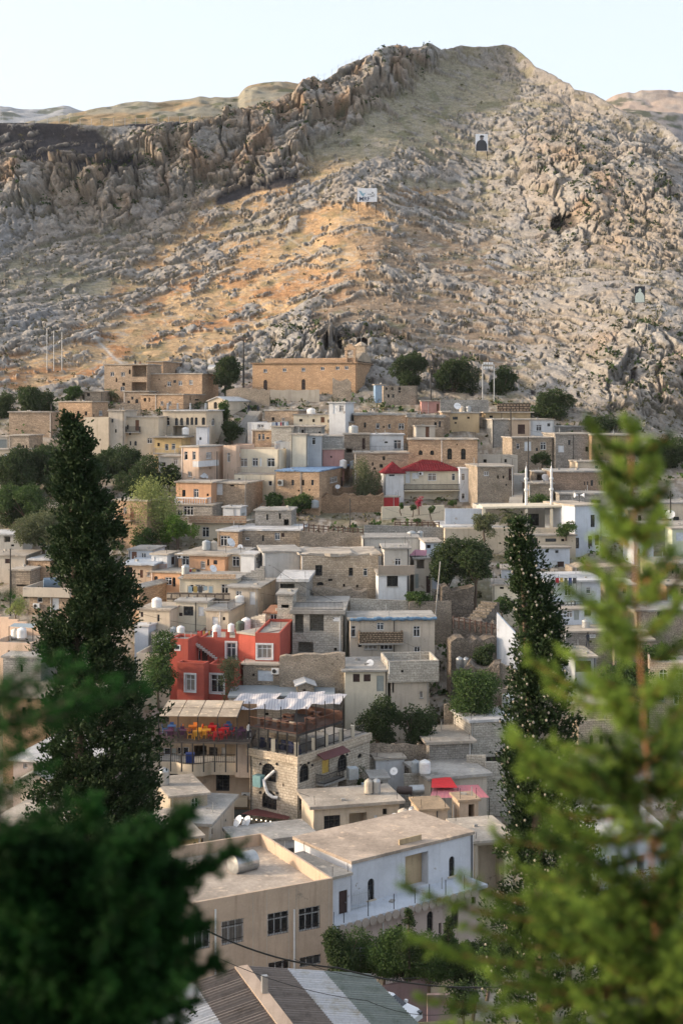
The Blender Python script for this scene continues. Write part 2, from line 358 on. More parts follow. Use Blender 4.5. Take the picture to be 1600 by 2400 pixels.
gs=ss(.58,.75,fbm(PX/5+2,SL/4,4,83)); g=lerp(g,np.array([.13,.14,.07]),gs*.5)*.82
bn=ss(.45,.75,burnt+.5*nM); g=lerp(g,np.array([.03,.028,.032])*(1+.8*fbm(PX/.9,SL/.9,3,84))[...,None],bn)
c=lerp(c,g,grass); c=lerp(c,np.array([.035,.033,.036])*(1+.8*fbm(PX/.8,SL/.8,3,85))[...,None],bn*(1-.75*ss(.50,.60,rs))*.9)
path=np.exp(-((Yp-np.interp(X,[195,225,255,285,320,350,365],[760,775,805,830,838,850,862]))/5.)**2)*(X>195)*(X<365)
c=lerp(c,np.array([.40,.38,.35]),np.clip(path,0,1)*.85)
path2=np.exp(-((Yp-np.interp(X,[520,640,690,760,800],[560,520,545,590,600]))/3.)**2)*(X>520)*(X<800)
c=lerp(c,np.array([.42,.38,.32]),np.clip(path2,0,1)*.5)
dirt=np.array([.24,.20,.155])*(.5+.8*fbm(PX/2,PYy/2,4,90))[...,None]
dirt=lerp(dirt,np.array([.40,.37,.33]),ss(.5,.62,fbm(PX/.8,SL/.8,3,92))*.6)
dirt=lerp(dirt,np.array([.10,.11,.05]),ss(.52,.66,fbm(PX/4,PYy/4,3,93))*.5)
c=lerp(c,np.array([.05,.042,.038]),hole*.85); c=lerp(dirt,c,mt); c=np.clip(c,0,1)
def grock():
    m,t,b=newmat('rock_and_dry_grass',.95,.12)
    a=N(t,'Attribute'); a.attribute_name='col'; p=posn(t)
    f=noise(t,p,1.6,6,.75); f2=noise(t,p,.5,5,.7)
    cc=mixc(t,.75,a.outputs[0],mixc(t,ramp(t,f,.28,.72),(.28,.28,.28),(.72,.72,.72)),'OVERLAY')
    t.links.new(cc,b.inputs['Base Color'])
    v=N(t,'TexVoronoi',feature='DISTANCE_TO_EDGE'); v.inputs['Scale'].default_value=.9; t.links.new(p,v.inputs['Vector'])
    ad=N(t,'Math',operation='ADD'); sm=N(t,'Math',operation='MULTIPLY'); t.links.new(ramp(t,v.outputs[0],0,.2),sm.inputs[0]); sm.inputs[1].default_value=.25; t.links.new(sm.outputs[0],ad.inputs[0]); t.links.new(f,ad.inputs[1])
    bump(t,b,ad.outputs[0],.6,.35); return m
GROCK=grock()
def gridfaces(nr,nc):
    i=np.arange(nr-1)[:,None]*nc+np.arange(nc-1)[None,:]
    return np.stack([i,i+nc,i+nc+1,i+1],-1).reshape(-1,4)
# far side of the ridge, so the mountain is solid from other positions
nb=8; k=np.arange(nb,0,-1)[:,None]
bX=PXd[0][None]*(1+.02*k); bY=PYd[0][None]+k*k*2.2+k*3; bZ=PZd[0][None]-k*k*1.1-.6*k
Va=np.stack([np.vstack([bX,PXd]),np.vstack([bY,PYd]),np.vstack([bZ,PZd])],-1)
Ca=np.concatenate([np.repeat(c[:1],nb,0),c],0)
nr1=nb+len(rows1)
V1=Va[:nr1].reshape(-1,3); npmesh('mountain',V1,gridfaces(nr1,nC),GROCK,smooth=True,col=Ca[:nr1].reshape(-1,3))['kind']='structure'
V2=Va[nr1-1:].reshape(-1,3); nr2=Va.shape[0]-nr1+1
npmesh('town_ground',V2,gridfaces(nr2,nC),GROCK,smooth=True,col=Ca[nr1-1:].reshape(-1,3))['kind']='structure'
def ground(px,py):
    """real surface point at a photo pixel"""
    j=int(np.clip(round((px-cx_[0])/1.9),0,nC-1)); i=int(np.argmin(np.abs(Yp[:,j]-py)))
    return Vector((PXd[i,j],PYd[i,j],PZd[i,j]))
# slope the camera stands on, down to the valley floor
xs=np.linspace(-75,75,120); ys=np.linspace(-30,92,130); gx,gy=np.meshgrid(xs,ys)
gz=CZ+np.interp(gy,[-30,0,10,45,62,80,92],[0,-4,-9,-24,-30,-38.6,-40.4])+1.2*(fbm(gx/6,gy/6,3,7)-.5)
cc=np.array([.16,.13,.085])*(.5+fbm(gx/2,gy/2,3,9)[...,None]); cc[...]=cc+np.array([0,.02,0])
npmesh('near_hillside',np.stack([gx,gy,gz],-1).reshape(-1,3),gridfaces(130,120)[:,::-1],GROCK,smooth=True,col=cc.reshape(-1,3))['kind']='structure'
def nearz(y): return CZ+float(np.interp(y,[-30,0,10,45,62,80,92],[0,-4,-9,-24,-30,-38.6,-40.4]))
# hills behind
def hill(name,kx,ky,D0,D1,col1,col2,bot,sc,rough=1.):
    xs=np.arange(kx[0],kx[-1]+1,3.); top=np.interp(xs,kx,ky); n=70
    s_=np.linspace(0,1,n)[:,None]; yy=top[None]+(bot-top[None])*s_; Dd=D1+(D0-D1)*s_+0*yy
    x_=(xs[None]-800)*Dd/FP; z_=CZ+(HY-yy)*Dd/FP
    f1,f2,i_=worley(x_/(sc),z_/(sc*.5)+Dd/sc,5); b=ss(0,.4,f2-f1)*i_; nn=fbm(x_/sc,z_/sc*1.5,4,19)
    dd=(b*sc*.16+nn*sc*.3)*rough
    cl=lerp(np.broadcast_to(col1,x_.shape+(3,)).copy(),np.array(col2),ss(.4,.65,nn)); cl=lerp(cl,np.array([.10,.12,.07]),ss(.62,.7,fbm(x_/sc*2.2,z_/sc*4,3,29))*.8); cl=cl*.62*(.75+.5*fbm(x_/2,z_,3,31)[...,None])
    V=np.stack([x_,Dd-dd*.8,z_+dd*.35],-1); kk=np.arange(6,0,-1)[:,None,None]
    bk=V[:1]+kk*np.array([0,sc*1.5,0])-kk*kk*np.array([0,0,sc*.12])
    V=np.concatenate([bk,V],0); cl=np.concatenate([np.repeat(cl[:1],6,0),cl],0)
    npmesh(name,V.reshape(-1,3),gridfaces(n+6,len(xs)),GROCK,smooth=True,col=np.clip(cl,0,1).reshape(-1,3))['kind']='structure'
hill('plateau',[60,170,210,260,330,400,430,470,490,560,575,590,620,660,700,760],[300,276,268,258,249,243,242,234,236,236,212,204,200,198,205,225],505,620,[.40,.30,.18],[.36,.34,.27],320,14)
hill('far_hill',[-500,-100,0,20,60,95,120,150,165,190,260],[270,262,257,258,262,262,258,253,256,266,290],1900,2400,[.40,.42,.45],[.36,.36,.36],330,60)  # distance haze put into the colour as a paler, bluish albedo
hill('far_hill_pink',[1380,1410,1440,1470,1500,1560,1580,1620,1800,2300],[262,245,232,226,225,222,221,219,215,240],900,1300,[.58,.46,.38],[.46,.42,.38],420,34)
hill('shaded_hill',[1440,1470,1500,1560,1600,1800,2300],[275,268,266,270,277,290,300],720,820,[.36,.34,.34],[.38,.35,.31],500,20)
# ---------------- building kit ----------------
BLG='houses stepping up the hillside'
def frame(x0,x1,a,D):
    """front wall line: left point at distance D under pixel x0, running to pixel x1 with yaw a"""
    a=R(a); P=Vector(((x0-800)*D/FP,D)); t=Vector((math.cos(a),math.sin(a))); r=(x1-800)/FP
    u=(r*P.y-P.x)/(t.x-r*t.y); return P,t,u
class Face:
    def __init__(s,P,t,L,n): s.P=Vector(P); s.t=Vector(t); s.L=L; s.n=Vector(n)
    def uz(s,x,y):
        r=(x-800)/FP; u=(r*s.P.y-s.P.x)/(s.t.x-r*s.t.y); Y=s.P.y+s.t.y*u
        return u,CZ+(HY-y)*Y/FP
    def p(s,u,z,out=0): q=s.P+s.t*u+s.n*out; return Vector((q.x,q.y,z))
def wallface(mb,F,z0,z1,holes,deep):
    us=[0,F.L];zs=[z0,z1]
    for h in holes: us+=[h[0],h[1]]; zs+=[h[2],h[3]]
    us=sorted(set(us));zs=sorted(set(zs))
    for i in range(len(us)-1):
        for j in range(len(zs)-1):
            uc=(us[i]+us[i+1])/2;zc=(zs[j]+zs[j+1])/2
            if any(h[0]<uc<h[1] and h[2]<zc<h[3] for h in holes): continue
            mb.poly(F.p(us[i],zs[j]),F.p(us[i+1],zs[j]),F.p(us[i+1],zs[j+1]),F.p(us[i],zs[j+1]))
    for (a,b,c,d,k) in holes:
        dep=-(2.2 if k in 'oO' else deep); arch=k in 'aAr'
        if arch:
            r=(b-a)/2; rv=min(r,(d-c)*.6); uc=(a+b)/2; n=8
            pts=[(uc-r*math.cos(math.pi*i/n),d-rv+rv*math.sin(math.pi*i/n)) for i in range(n+1)]
            for i in range(n):
                cu=a if i<n/2 else b
                mb.poly(F.p(*pts[i]),F.p(*pts[i+1]),F.p(cu,d))
                mb.poly(F.p(*pts[i+1]),F.p(*pts[i]),F.p(*pts[i],dep),F.p(*pts[i+1],dep))
            t=d-rv
        else:
            t=d; mb.poly(F.p(b,d),F.p(a,d),F.p(a,d,dep),F.p(b,d,dep))
        mb.poly(F.p(a,c),F.p(b,c),F.p(b,c,dep),F.p(a,c,dep))
        mb.poly(F.p(a,t),F.p(a,c),F.p(a,c,dep),F.p(a,t,dep)); mb.poly(F.p(b,c),F.p(b,t),F.p(b,t,dep),F.p(b,c,dep))
        if k in 'oO': mb.poly(F.p(a,c,dep),F.p(b,c,dep),F.p(b,d,dep),F.p(a,d,dep))
WF={'w':WHITE,'b':WHITE,'W':WHITE,'A':WHITE,'k':IRON,'a':IRON,'r':flat((.10,.05,.03),.7,name='brown_wood'),'s':None}
DOORM={'D':flat((.16,.075,.045),.7,name='brown_door'),'d':flat((.68,.70,.72),.5,name='white_door'),'g':flat((.20,.235,.25),.5,name='grey_shutter'),'G':flat((.33,.36,.34),.6,name='grey_green_door'),'y':flat((.62,.42,.10),.6,name='yellow_door'),'p':flat((.55,.60,.66),.6,name='pale_blue_panel'),'n':flat((.06,.035,.03),.8,name='dark_brown_panel')}
def bar(mb,F,u0,u1,z0,z1,o0,o1):
    mb.ob(F.p(u0,z0,o0),F.p(u1,z0,o0)-F.p(u0,z0,o0),Vector((0,0,z1-z0)),F.p(u0,z0,o1)-F.p(u0,z0,o0))
def window(par,F,h,deep,rng):
    a,b,c,d,k=h
    if k in 'oO': return
    w=b-a;H=d-c; ft=min(.09,w*.12)
    if k in 'DdgGypn':
        m=MB(); bar(m,F,a,b,c,d,-deep-.03,-deep*.6)
        if k=='g':
            z=c+.1
            while z<d-.05: bar(m,F,a+.03,b-.03,z,z+.04,-deep*.6,-deep*.6+.03); z+=.16
        else:
            nn=2 if w>.9 else 1
            for i in range(nn):
                x0=a+w*i/nn;x1=a+w*(i+1)/nn
                for q0,q1 in ((.08,.45),(.52,.93)): bar(m,F,x0+.1,x1-.1,c+H*q0,c+H*q1,-deep*.6,-deep*.6+.03)
        o=m.build('door',DOORM[k],par)
        m=MB(); bar(m,F,b-.16,b-.12,c+H*.45,c+H*.5,-deep*.6+.03,-deep*.6+.08); m.build('handle',STEEL,o); return
    p=MB(); q0=-deep
    p.poly(F.p(a,c,q0),F.p(b,c,q0),F.p(b,d,q0),F.p(a,d,q0))
    if k=='s': p.build('window',GLASS if rng.random()<.5 else DARK,par); return
    m=MB(); o0,o1=-deep+.01,-deep+.07
    bar(m,F,a,a+ft,c,d,o0,o1);bar(m,F,b-ft,b,c,d,o0,o1);bar(m,F,a+ft,b-ft,c,c+ft,o0,o1)
    if k not in 'aAr': bar(m,F,a+ft,b-ft,d-ft,d,o0,o1)
    if w>.75:
        for i in range(1,3 if w>1.6 else 2):
            x=a+w*i/(3 if w>1.6 else 2); bar(m,F,x-ft*.45,x+ft*.45,c+ft,d-ft*.5,o0,o1-.01)
    zz=c+H*(.66 if k in 'kaAr' else .7)
    if H>.9: bar(m,F,a+ft,b-ft,zz-ft*.4,zz+ft*.4,o0,o1-.005)
    gb=None
    if k=='b':
        wm,m=m,MB()
        n=int(w/.12)
        for i in range(1,n): x=a+w*i/n; bar(m,F,x-.014,x+.014,c,d,-.06,-.035)
        for q in (.2,.8): bar(m,F,a,b,c+H*q-.02,c+H*q+.02,-.065,-.035)
        gb=m; m=wm
    if k in 'kar' and w>.6:
        n=max(3,int(w/.17))
        for i in range(1,n): x=a+w*i/n; bar(m,F,x-.012,x+.012,c,d-(w*.12 if k!='k' else 0),-.05,-.03)
        for q in (.3,.7): bar(m,F,a,b,c+H*q-.015,c+H*q+.015,-.055,-.03)
    if k=='W':
        e=.2 if w>.6 else .1
        bar(m,F,a-e,a,c-e,d+e,0,.05);bar(m,F,b,b+e,c-e,d+e,0,.05);bar(m,F,a,b,d,d+e,0,.05);bar(m,F,a,b,c-e,c,0,.07)
    o=m.build('window',WF[k],par); p.build('pane',rng.choice((GLASS,GLASS,GLASSB,CURT)) if k in 'wWb' else GLASS,o)
    if gb: gb.build('grille',IRON,o)
    if k in 'wkA' and rng.random()<.6:
        m=MB(); bar(m,F,a-.06,b+.06,c-.09,c-.003,-.02,.09); m.build('sill',CONC,o)
def parse(F,txt,z0,z1):
    H=[]
    for tk in (txt or '').split():
        k=tk[0]; x,y,w,h=[float(q) for q in tk[1:].split(',')]
        u0,_=F.uz(x-w/2,y);u1,_=F.uz(x+w/2,y);_,za=F.uz(x,y+h/2);_,zb=F.uz(x,y-h/2)
        if u0>u1: u0,u1=u1,u0
        u0=max(.12,u0);u1=min(F.L-.12,u1);za=max(z0+.02,za);zb=min(z1-.08,zb)
        if u1-u0<.12 or zb-za<.12: continue
        if any(u0<h_[1]+.02 and u1>h_[0]-.02 and za<h_[3]+.02 and zb>h_[2]-.02 for h_ in H): continue
        H.append((u0,u1,za,zb,k))
    return H
class House: pass
def slab(mb,pts,z,th,jit,rng,step=.9):
    """roof plate with a slightly uneven edge"""
    P=[]
    for i in range(4):
        a=pts[i];b=pts[(i+1)%4]; n=max(1,int((b-a).length/step)) if jit>0 else 1
        for k in range(n):
            q=a+(b-a)*(k/n); j=jit if k>0 else jit*.3
            P.append((Vector((q.x+rng.uniform(-j,j),q.y+rng.uniform(-j,j))),z+rng.uniform(-j,j)*.5))
    top=[Vector((p.x,p.y,zz)) for p,zz in P]; bot=[Vector((p.x,p.y,z-th+(rng.uniform(-jit,jit)*.4 if jit else 0))) for p,zz in P]
    mb.poly(*top); mb.poly(*bot[::-1]); n=len(P)
    for i in range(n): j=(i+1)%n; mb.poly(bot[i],bot[j],top[j],top[i])
def H(name,label,x0,x1,yt,yb,a=0,mat=None,x2=None,d=None,D=None,f='',s='',par=0,ov=.22,th=.22,rm=None,jit=.0,deep=.2,down=6,cat='house',roof='flat',dD=0,zt=None,pm=None,solid=True,group=BLG,hold=None):
    rng=random.Random(hash((x0,yt,yb))&0xffff)
    D=(D or T(yb))+dD; P,t,L=frame(x0,x1,a,D); n=Vector((t.y,-t.x))      # outward normal, towards the camera
    bk=-n
    right=True
    if x2 is not None:
        right=x2>x1; C=P+t*L if right else P; r=(x2-800)/FP
        den=bk.x-r*bk.y; dd=(r*C.y-C.x)/den if abs(den)>1e-4 else 7
        d=min(max(dd,1.2),26) if dd>0 else 6
    if d is None: d=7
    F=Face(P,t,L,n)
    ztop=CZ+(HY-yt)*P.y/FP; zb=CZ+(HY-yb)*P.y/FP
    if zt is not None: ztop=zt
    z0=zb-down
    A=P;B=P+t*L;C2=B+bk*d;E=A+bk*d
    SF=Face(B,bk,d,t) if right else Face(E,-bk,d,-t)
    O=Face(E,-bk,d,-t) if right else Face(B,bk,d,t)
    BF=Face(C2,-t,L,-n)
    root=thing(name,(((A+C2)/2).x,((A+C2)/2).y,zb),label,cat,group)
    hf=parse(F,f,zb-.5,ztop); hs=parse(SF,s,zb-.5,ztop)
    # the small unglazed slots these walls all have
    plain=not any(w_ in label for w_ in ('windowless','attic','tower','church','villa','restaurant','block house','building')) and name not in ('red_house','villa','villa_wing')
    if plain and hold is None:
        for (FF,hh_,vis) in ((F,hf,True),(SF,hs,x2 is not None)):
            if not vis: continue
            wpx=FF.L*FP/D; zl=zb+.6
            if ztop-zl<1.6 or FF.L<3.5: continue
            for _ in range(int(FF.L/2.6)):
                u=rng.uniform(.5,FF.L-.6); w_=rng.choice((.3,.45,.6)); z_=rng.uniform(zl+.2,ztop-1.1); h_=rng.choice((.3,.6,.9))
                if z_+h_>ztop-.3: continue
                if any(u<q[1]+.25 and u+w_>q[0]-.25 and z_<q[3]+.2 and z_+h_>q[2]-.2 for q in hh_): continue
                if len([q for q in hh_ if q[4]=='s'])>=4: break
                hh_.append((u,u+w_,z_,z_+h_,'s'))
    m=MB(); wallface(m,F,z0,ztop,hf,deep); wallface(m,SF,z0,ztop,hs,deep); wallface(m,O,z0,ztop,[],deep); wallface(m,BF,z0,ztop,[],deep)
    pts=[A,B,C2,E]; cen=(A+C2)/2
    if par>0:
        w=.2; zi=ztop-par
        I=[A+(t+bk)*w,B+(-t+bk)*w,C2+(-t-bk)*w,E+(t-bk)*w]
        for i in range(4):
            j=(i+1)%4; v=lambda q,z:Vector((q.x,q.y,z))
            m.poly(v(pts[i],ztop),v(pts[j],ztop),v(I[j],ztop),v(I[i],ztop)); m.poly(v(I[j],zi),v(I[i],zi),v(I[i],ztop),v(I[j],ztop))
    m.build('wall',mat,root)
    for h in hf: window(root,F,h,deep,rng)
    for h in hs: window(root,SF,h,deep,rng)
    r=MB()
    if roof=='flat':
        if par>0: slab(r,[A+(t+bk)*.19,B+(-t+bk)*.19,C2+(-t-bk)*.19,E+(t-bk)*.19],ztop-par,.2,0,rng)
        else: slab(r,[A-(t+bk)*ov,B+(t-bk)*ov,C2+(t+bk)*ov,E+(-t+bk)*ov],ztop+th*.75,th,jit,rng)
        r.build('roof',rm or ROOFA,root)
        # parapet stones, pipes and small litter lie on the real roofs
        zr=(ztop-par if par>0 else ztop+th*.75)
        for _ in range(rng.randint(0,3)):
            q=MB(); c_=A+t*L*rng.uniform(.15,.85)+bk*d*rng.uniform(.15,.85); k=rng.random()
            if k<.6: q.bx((c_.x,c_.y,zr-.05),rng.uniform(.2,.6),rng.uniform(.15,.4),rng.uniform(.12,.35),rng.uniform(0,3)); q.build('roof_block',CONC,root)
            else: q.cyl((c_.x,c_.y,zr-.05),(c_.x,c_.y,zr+rng.uniform(.3,1.1)),.05,n=6); q.build('vent_pipe',STEEL,root)
        if zb-.2<ztop and L>2.5 and rng.random()<.75:
            q=MB(); u=rng.choice((.18,L-.2,L*rng.uniform(.3,.7)))
            if not any(h_[0]-.15<u<h_[1]+.15 for h_ in hf): q.cyl(F.p(u,z0+1,.07),F.p(u,ztop-.05,.07),.05,n=6); q.build('drain_pipe',rng.choice((PVC,STEEL,IRON)),root)
        if rng.random()<.45 and par==0:
            for k in range(rng.randint(2,4)):
                q=MB(); c_=A+t*(.15 if k%2 else L-.15)+bk*(.2+d*.9*(k//2)); q.cyl((c_.x,c_.y,zr-.05),(c_.x+rng.uniform(-.1,.1),c_.y,zr+rng.uniform(.5,1.1)),.03,n=4); q.build('rebar',IRON,root)
    hh=House(); hh.root=root;hh.F=F;hh.S=SF;hh.z=ztop;hh.zi=ztop-par if par>0 else ztop+th*.75;hh.P=P;hh.t=t;hh.n=n;hh.L=L;hh.d=d;hh.zb=zb;hh.right=right
    return hh
def topt(h,x,dep):
    """point on a house roof: pixel column x at depth dep behind the front"""
    C=h.P-h.n*dep; r=(x-800)/FP; u=(r*C.y-C.x)/(h.t.x-r*h.t.y); q=C+h.t*u; return Vector((q.x,q.y,h.zi))
ROOFA=roofm((.40,.36,.31)); ROOFG=roofm((.36,.345,.32),'grey_roof'); ROOFP=roofm((.42,.37,.31),'pale_roof'); ROOFW=roofm((.50,.50,.50),'white_roof')
# walls
ST1=masonry((.47,.36,.265),(.37,.28,.20),(.24,.19,.145),.38,.2,1)
ST2=masonry((.52,.37,.25),(.42,.29,.19),(.29,.215,.155),.40,.2,1)
ST3=masonry((.40,.335,.265),(.31,.255,.20),(.20,.165,.13),.42,.22,1)
ST4=masonry((.52,.44,.345),(.43,.355,.27),(.27,.22,.17),.38,.21,0)
STG=masonry((.37,.345,.315),(.30,.28,.25),(.2,.185,.165),.4,.2,.3)
RUB=rubble((.45,.375,.30),(.33,.275,.215),(.10,.085,.07),3.0)
RUB2=rubble((.42,.35,.28),(.32,.27,.21),(.13,.11,.09),3.4)
RUBO=rubble((.42,.29,.19),(.30,.20,.13),(.12,.09,.065),3.6)
BLK=masonry((.36,.35,.325),(.31,.30,.28),(.22,.215,.205),.42,.21,0)
BLKP=masonry((.49,.46,.405),(.42,.395,.345),(.31,.285,.25),.44,.22,0)
CRM=plaster((.64,.575,.455),.35); CRM2=plaster((.57,.485,.375),.5); WHT=plaster((.62,.63,.64),.35); WHB=plaster((.52,.56,.62),.35)
TAN=plaster((.48,.37,.275),.5); TANG=plaster((.52,.46,.385),.6); GRY=plaster((.47,.45,.415),.6); GRB=plaster((.38,.40,.42),.45)
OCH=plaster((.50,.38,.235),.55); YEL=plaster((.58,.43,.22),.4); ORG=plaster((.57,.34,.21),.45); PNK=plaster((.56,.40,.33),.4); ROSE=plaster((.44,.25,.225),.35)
RED=plaster((.40,.095,.07),.28); RED2=plaster((.46,.09,.065),.35); CHR=plaster((.60,.45,.345),.45); MAUVE=plaster((.24,.17,.17),.4)
def bal(par,name,pts,z,h,mat,step=.14,post=.025,top=True,lab=None):
    """railing along a line of plan points"""
    m=MB()
    for a,b in zip(pts,pts[1:]):
        a=Vector(a);b=Vector(b); L=(b-a).length; n=max(1,int(L/step))
        for i in range(n+1):
            q=a+(b-a)*i/n; m.cyl((q.x,q.y,z),(q.x,q.y,z+h),post,n=4)
        if top:
            for zz in (z+h,z+h*.12): m.cyl((a.x,a.y,zz),(b.x,b.y,zz),post*1.5,n=4)
    return m.build(name,mat,par,label=lab)
def balcony(h,x0,x1,y,out=1.1,th=.18,rail=.95,railm=None,slabm=None,side=False,wallr=False,step=.14,post=.025):
    """slab projecting from the front wall at pixel row y, with a railing"""
    F=h.S if side else h.F
    u0,z=F.uz(x0,y);u1,_=F.uz(x1,y)
    if u0>u1:u0,u1=u1,u0
    m=MB(); bar(m,F,u0,u1,z-th,z,.003,out); m.build('balcony',slabm or CONC,h.root)
    q=[F.P+F.t*u0+F.n*.05,F.P+F.t*u0+F.n*(out-.06),F.P+F.t*u1+F.n*(out-.06),F.P+F.t*u1+F.n*.05]
    if wallr:
        m=MB(); bar(m,F,u0,u1,z+.002,z+rail,out-.12,out); bar(m,F,u0,u0+.12,z+.002,z+rail,.003,out-.12); bar(m,F,u1-.12,u1,z+.002,z+rail,.003,out-.12); m.build('balcony_wall',railm or WHT,h.root)
    else: bal(h.root,'railing',q,z,rail,railm or IRON,step,post)
def tank(label,p,r,hgt,kind='white',ax=None):
    mt={'white':PVC,'steel':STEEL,'grey':flat((.33,.36,.38),.5,name='grey_plastic'),'tan':flat((.50,.44,.36),.6,name='beige_metal'),'dark':flat((.10,.13,.10),.5,name='dark_green_plastic'),'brown':flat((.07,.05,.045),.6,name='brown_metal'),'blue':flat((.12,.17,.23),.5,name='blue_metal')}[kind]
    p=Vector(p); t=thing('water_tank',p,label,'water tank','water tanks on the roofs')
    if ax is None:
        m=MB(); pr=[(r*.95,0.12),(r,.16)]
        if kind=='white':
            n=6
            for i in range(n):
                z=.16+(hgt-.45)*i/n; pr+=[(r,z),(r*1.03,z+.05),(r,z+.1)]
        pr+=[(r,hgt*.8),(r*.93,hgt*.87),(r*.55,hgt*.96),(r*.25,hgt*.98)]
        m.lathe(p,pr,16); m.build('tank_body',mt,t,smooth=False)
        m=MB(); m.lathe(p+Vector((0,0,hgt*.97)),[(r*.28,0),(r*.28,.08),(r*.1,.1)],10); m.build('lid',mt,t)
        m=MB(); m.bx(p+Vector((0,0,-.05)),r*1.7,r*1.7,.16); m.build('base',CONC,t)
    else:
        ax=Vector(ax).normalized(); L=hgt; c=p+Vector((0,0,r+.18))-ax*L/2
        m=MB(); m.lathe(c,[(r*.5,-r*.12),(r*.85,-r*.05),(r,0),(r,L*.33),(r*1.015,L*.34),(r,L*.35),(r,L*.66),(r*1.015,L*.67),(r,L*.68),(r,L),(r*.85,L+r*.05),(r*.5,L+r*.12)],20,ax); m.build('tank_body',mt,t)
        pd=Vector((-ax.y,ax.x,0))
        for q in (.2,.8):
            cc=c+ax*L*q-Vector((0,0,r)); m=MB(); m.ob(cc-pd*r*.7-ax*.05+Vector((0,0,-.18)),pd*r*1.4,ax*.1,Vector((0,0,.3))); m.build('cradle',STEEL,t)
    return t
def dish(label,p,r,yaw=0,m_=None):
    p=Vector(p); t=thing('satellite_dish',p,label,'satellite dish','satellite dishes on roofs and walls')
    ax=Vector((math.sin(R(yaw))*.8,-math.cos(R(yaw))*.8,.5)).normalized(); c=p+Vector((0,0,r+.35))
    m=MB(); m.cyl(p-Vector((0,0,.1)),c,.035,n=6); m.build('pole',STEEL,t)
    m=MB(); n=14; pr=[(.02,0),(r*.5,r*.08),(r*.85,r*.2),(r,r*.28)]
    m.lathe(c,pr,n,ax)
    m.build('reflector',m_ or WHITE,t)
    m=MB(); m.cyl(c+ax*.02,c+ax*r*.9,.02,n=5); m.cyl(c+ax*r*.85,c+ax*r*1.0,.05,n=6); m.build('feed_arm',STEEL,t)
    return t
def acunit(label,F,x,y,w=.8,hh=.6,out=.35,col=None):
    u,z=F.uz(x,y); p=F.p(u,z,0); t=thing('air_conditioner',p,label,'air conditioner','air conditioners on the walls')
    m=MB(); bar(m,F,u-w/2,u+w/2,z-hh/2,z+hh/2,.08,out); m.build('case',col or WHITE,t)
    c=F.p(u-w*.12,z,out+.003); m=MB(); ax=Vector((F.n.x,F.n.y,0)); m.lathe(c,[(hh*.36,0),(hh*.36,.03),(hh*.1,.035)],12,ax); m.build('fan_grille',IRON,t)
    m=MB(); bar(m,F,u-w*.35,u-w*.3,z-hh/2-.08,z-hh/2,.003,out); bar(m,F,u+w*.3,u+w*.35,z-hh/2-.08,z-hh/2,.003,out); m.build('bracket',IRON,t)
def cooler(label,p,s=.9,yaw=0):
    p=Vector(p); t=thing('air_cooler',p,label,'air cooler','box coolers on the roofs')
    m=MB(); m.bx(p+Vector((0,0,.2)),s,s,s*1.15,yaw); m.build('case',flat((.42,.47,.50),.5,metal=.3,name='zinc_sheet'),t)
    ca,sa=math.cos(yaw),math.sin(yaw); m=MB()
    for i in range(7):
        z=.3+s*1.0*i/7; o=p+Vector((0,0,z)); a=Vector((ca,sa,0));b=Vector((sa,-ca,0))
        m.ob(o-a*s*.42+b*(s*.5+.002),a*s*.84,b*.03,Vector((0,0,.05)))
        m.ob(o-b*s*.42+a*(s*.5+.002),b*s*.84,a*.03,Vector((0,0,.05))); m.ob(o-b*s*.42-a*(s*.5+.032),b*s*.84,a*.03,Vector((0,0,.05)))
    m.build('louvre',STEEL,t)
    m=MB(); 
    for i in (-1,1):
        for j in (-1,1): m.bx(p+Vector((i*s*.4,j*s*.4,-.05)),.06,.06,.26,0)
    m.build('stand',IRON,t)
def wall(name,label,x0,x1,yt,yb,a=0,mat=None,D=None,th=.4,yt2=None,yb2=None,down=4.5,steps=0,jit=0,cat='wall',dD=0,group='garden and retaining walls'):
    """free-standing or retaining wall"""
    D=(D or T(yb))+dD; P,t,L=frame(x0,x1,a,D); n=Vector((t.y,-t.x)); rng=random.Random(int(x0*7+yt))
    root=thing(name,(P.x,P.y,CZ+(HY-yb)*P.y/FP),label,cat,group)
    Y1=P.y+t.y*L; z0a=CZ+(HY-yt)*P.y/FP; z0b=CZ+(HY-(yt2 or yt))*Y1/FP; zba=CZ+(HY-yb)*P.y/FP-down; zbb=CZ+(HY-(yb2 or yb))*Y1/FP-down
    k=max(2,int(L/.7)) if jit else max(1,steps or 1); m=MB()
    tops=[z0a+(z0b-z0a)*i/k+(rng.uniform(-jit,jit)) for i in range(k+1)]
    for i in range(k):
        u0,u1=L*i/k,L*(i+1)/k; zt0,zt1=(tops[i],tops[i+1]) if not steps else (tops[i],tops[i])
        za,zc=zba+(zbb-zba)*i/k,zba+(zbb-zba)*(i+1)/k
        q=lambda u,z,o:Vector(((P+t*u-n*o).x,(P+t*u-n*o).y,z))
        m.poly(q(u0,za,0),q(u1,zc,0),q(u1,zt1,0),q(u0,zt0,0)); m.poly(q(u1,zc,th),q(u0,za,th),q(u0,zt0,th),q(u1,zt1,th))
        m.poly(q(u0,zt0,0),q(u1,zt1,0),q(u1,zt1,th),q(u0,zt0,th))
        m.poly(q(u0,za,th),q(u0,za,0),q(u0,zt0,0),q(u0,zt0,th)); m.poly(q(u1,zc,0),q(u1,zc,th),q(u1,zt1,th),q(u1,zt1,0))
    m.build('masonry',mat,root); return root
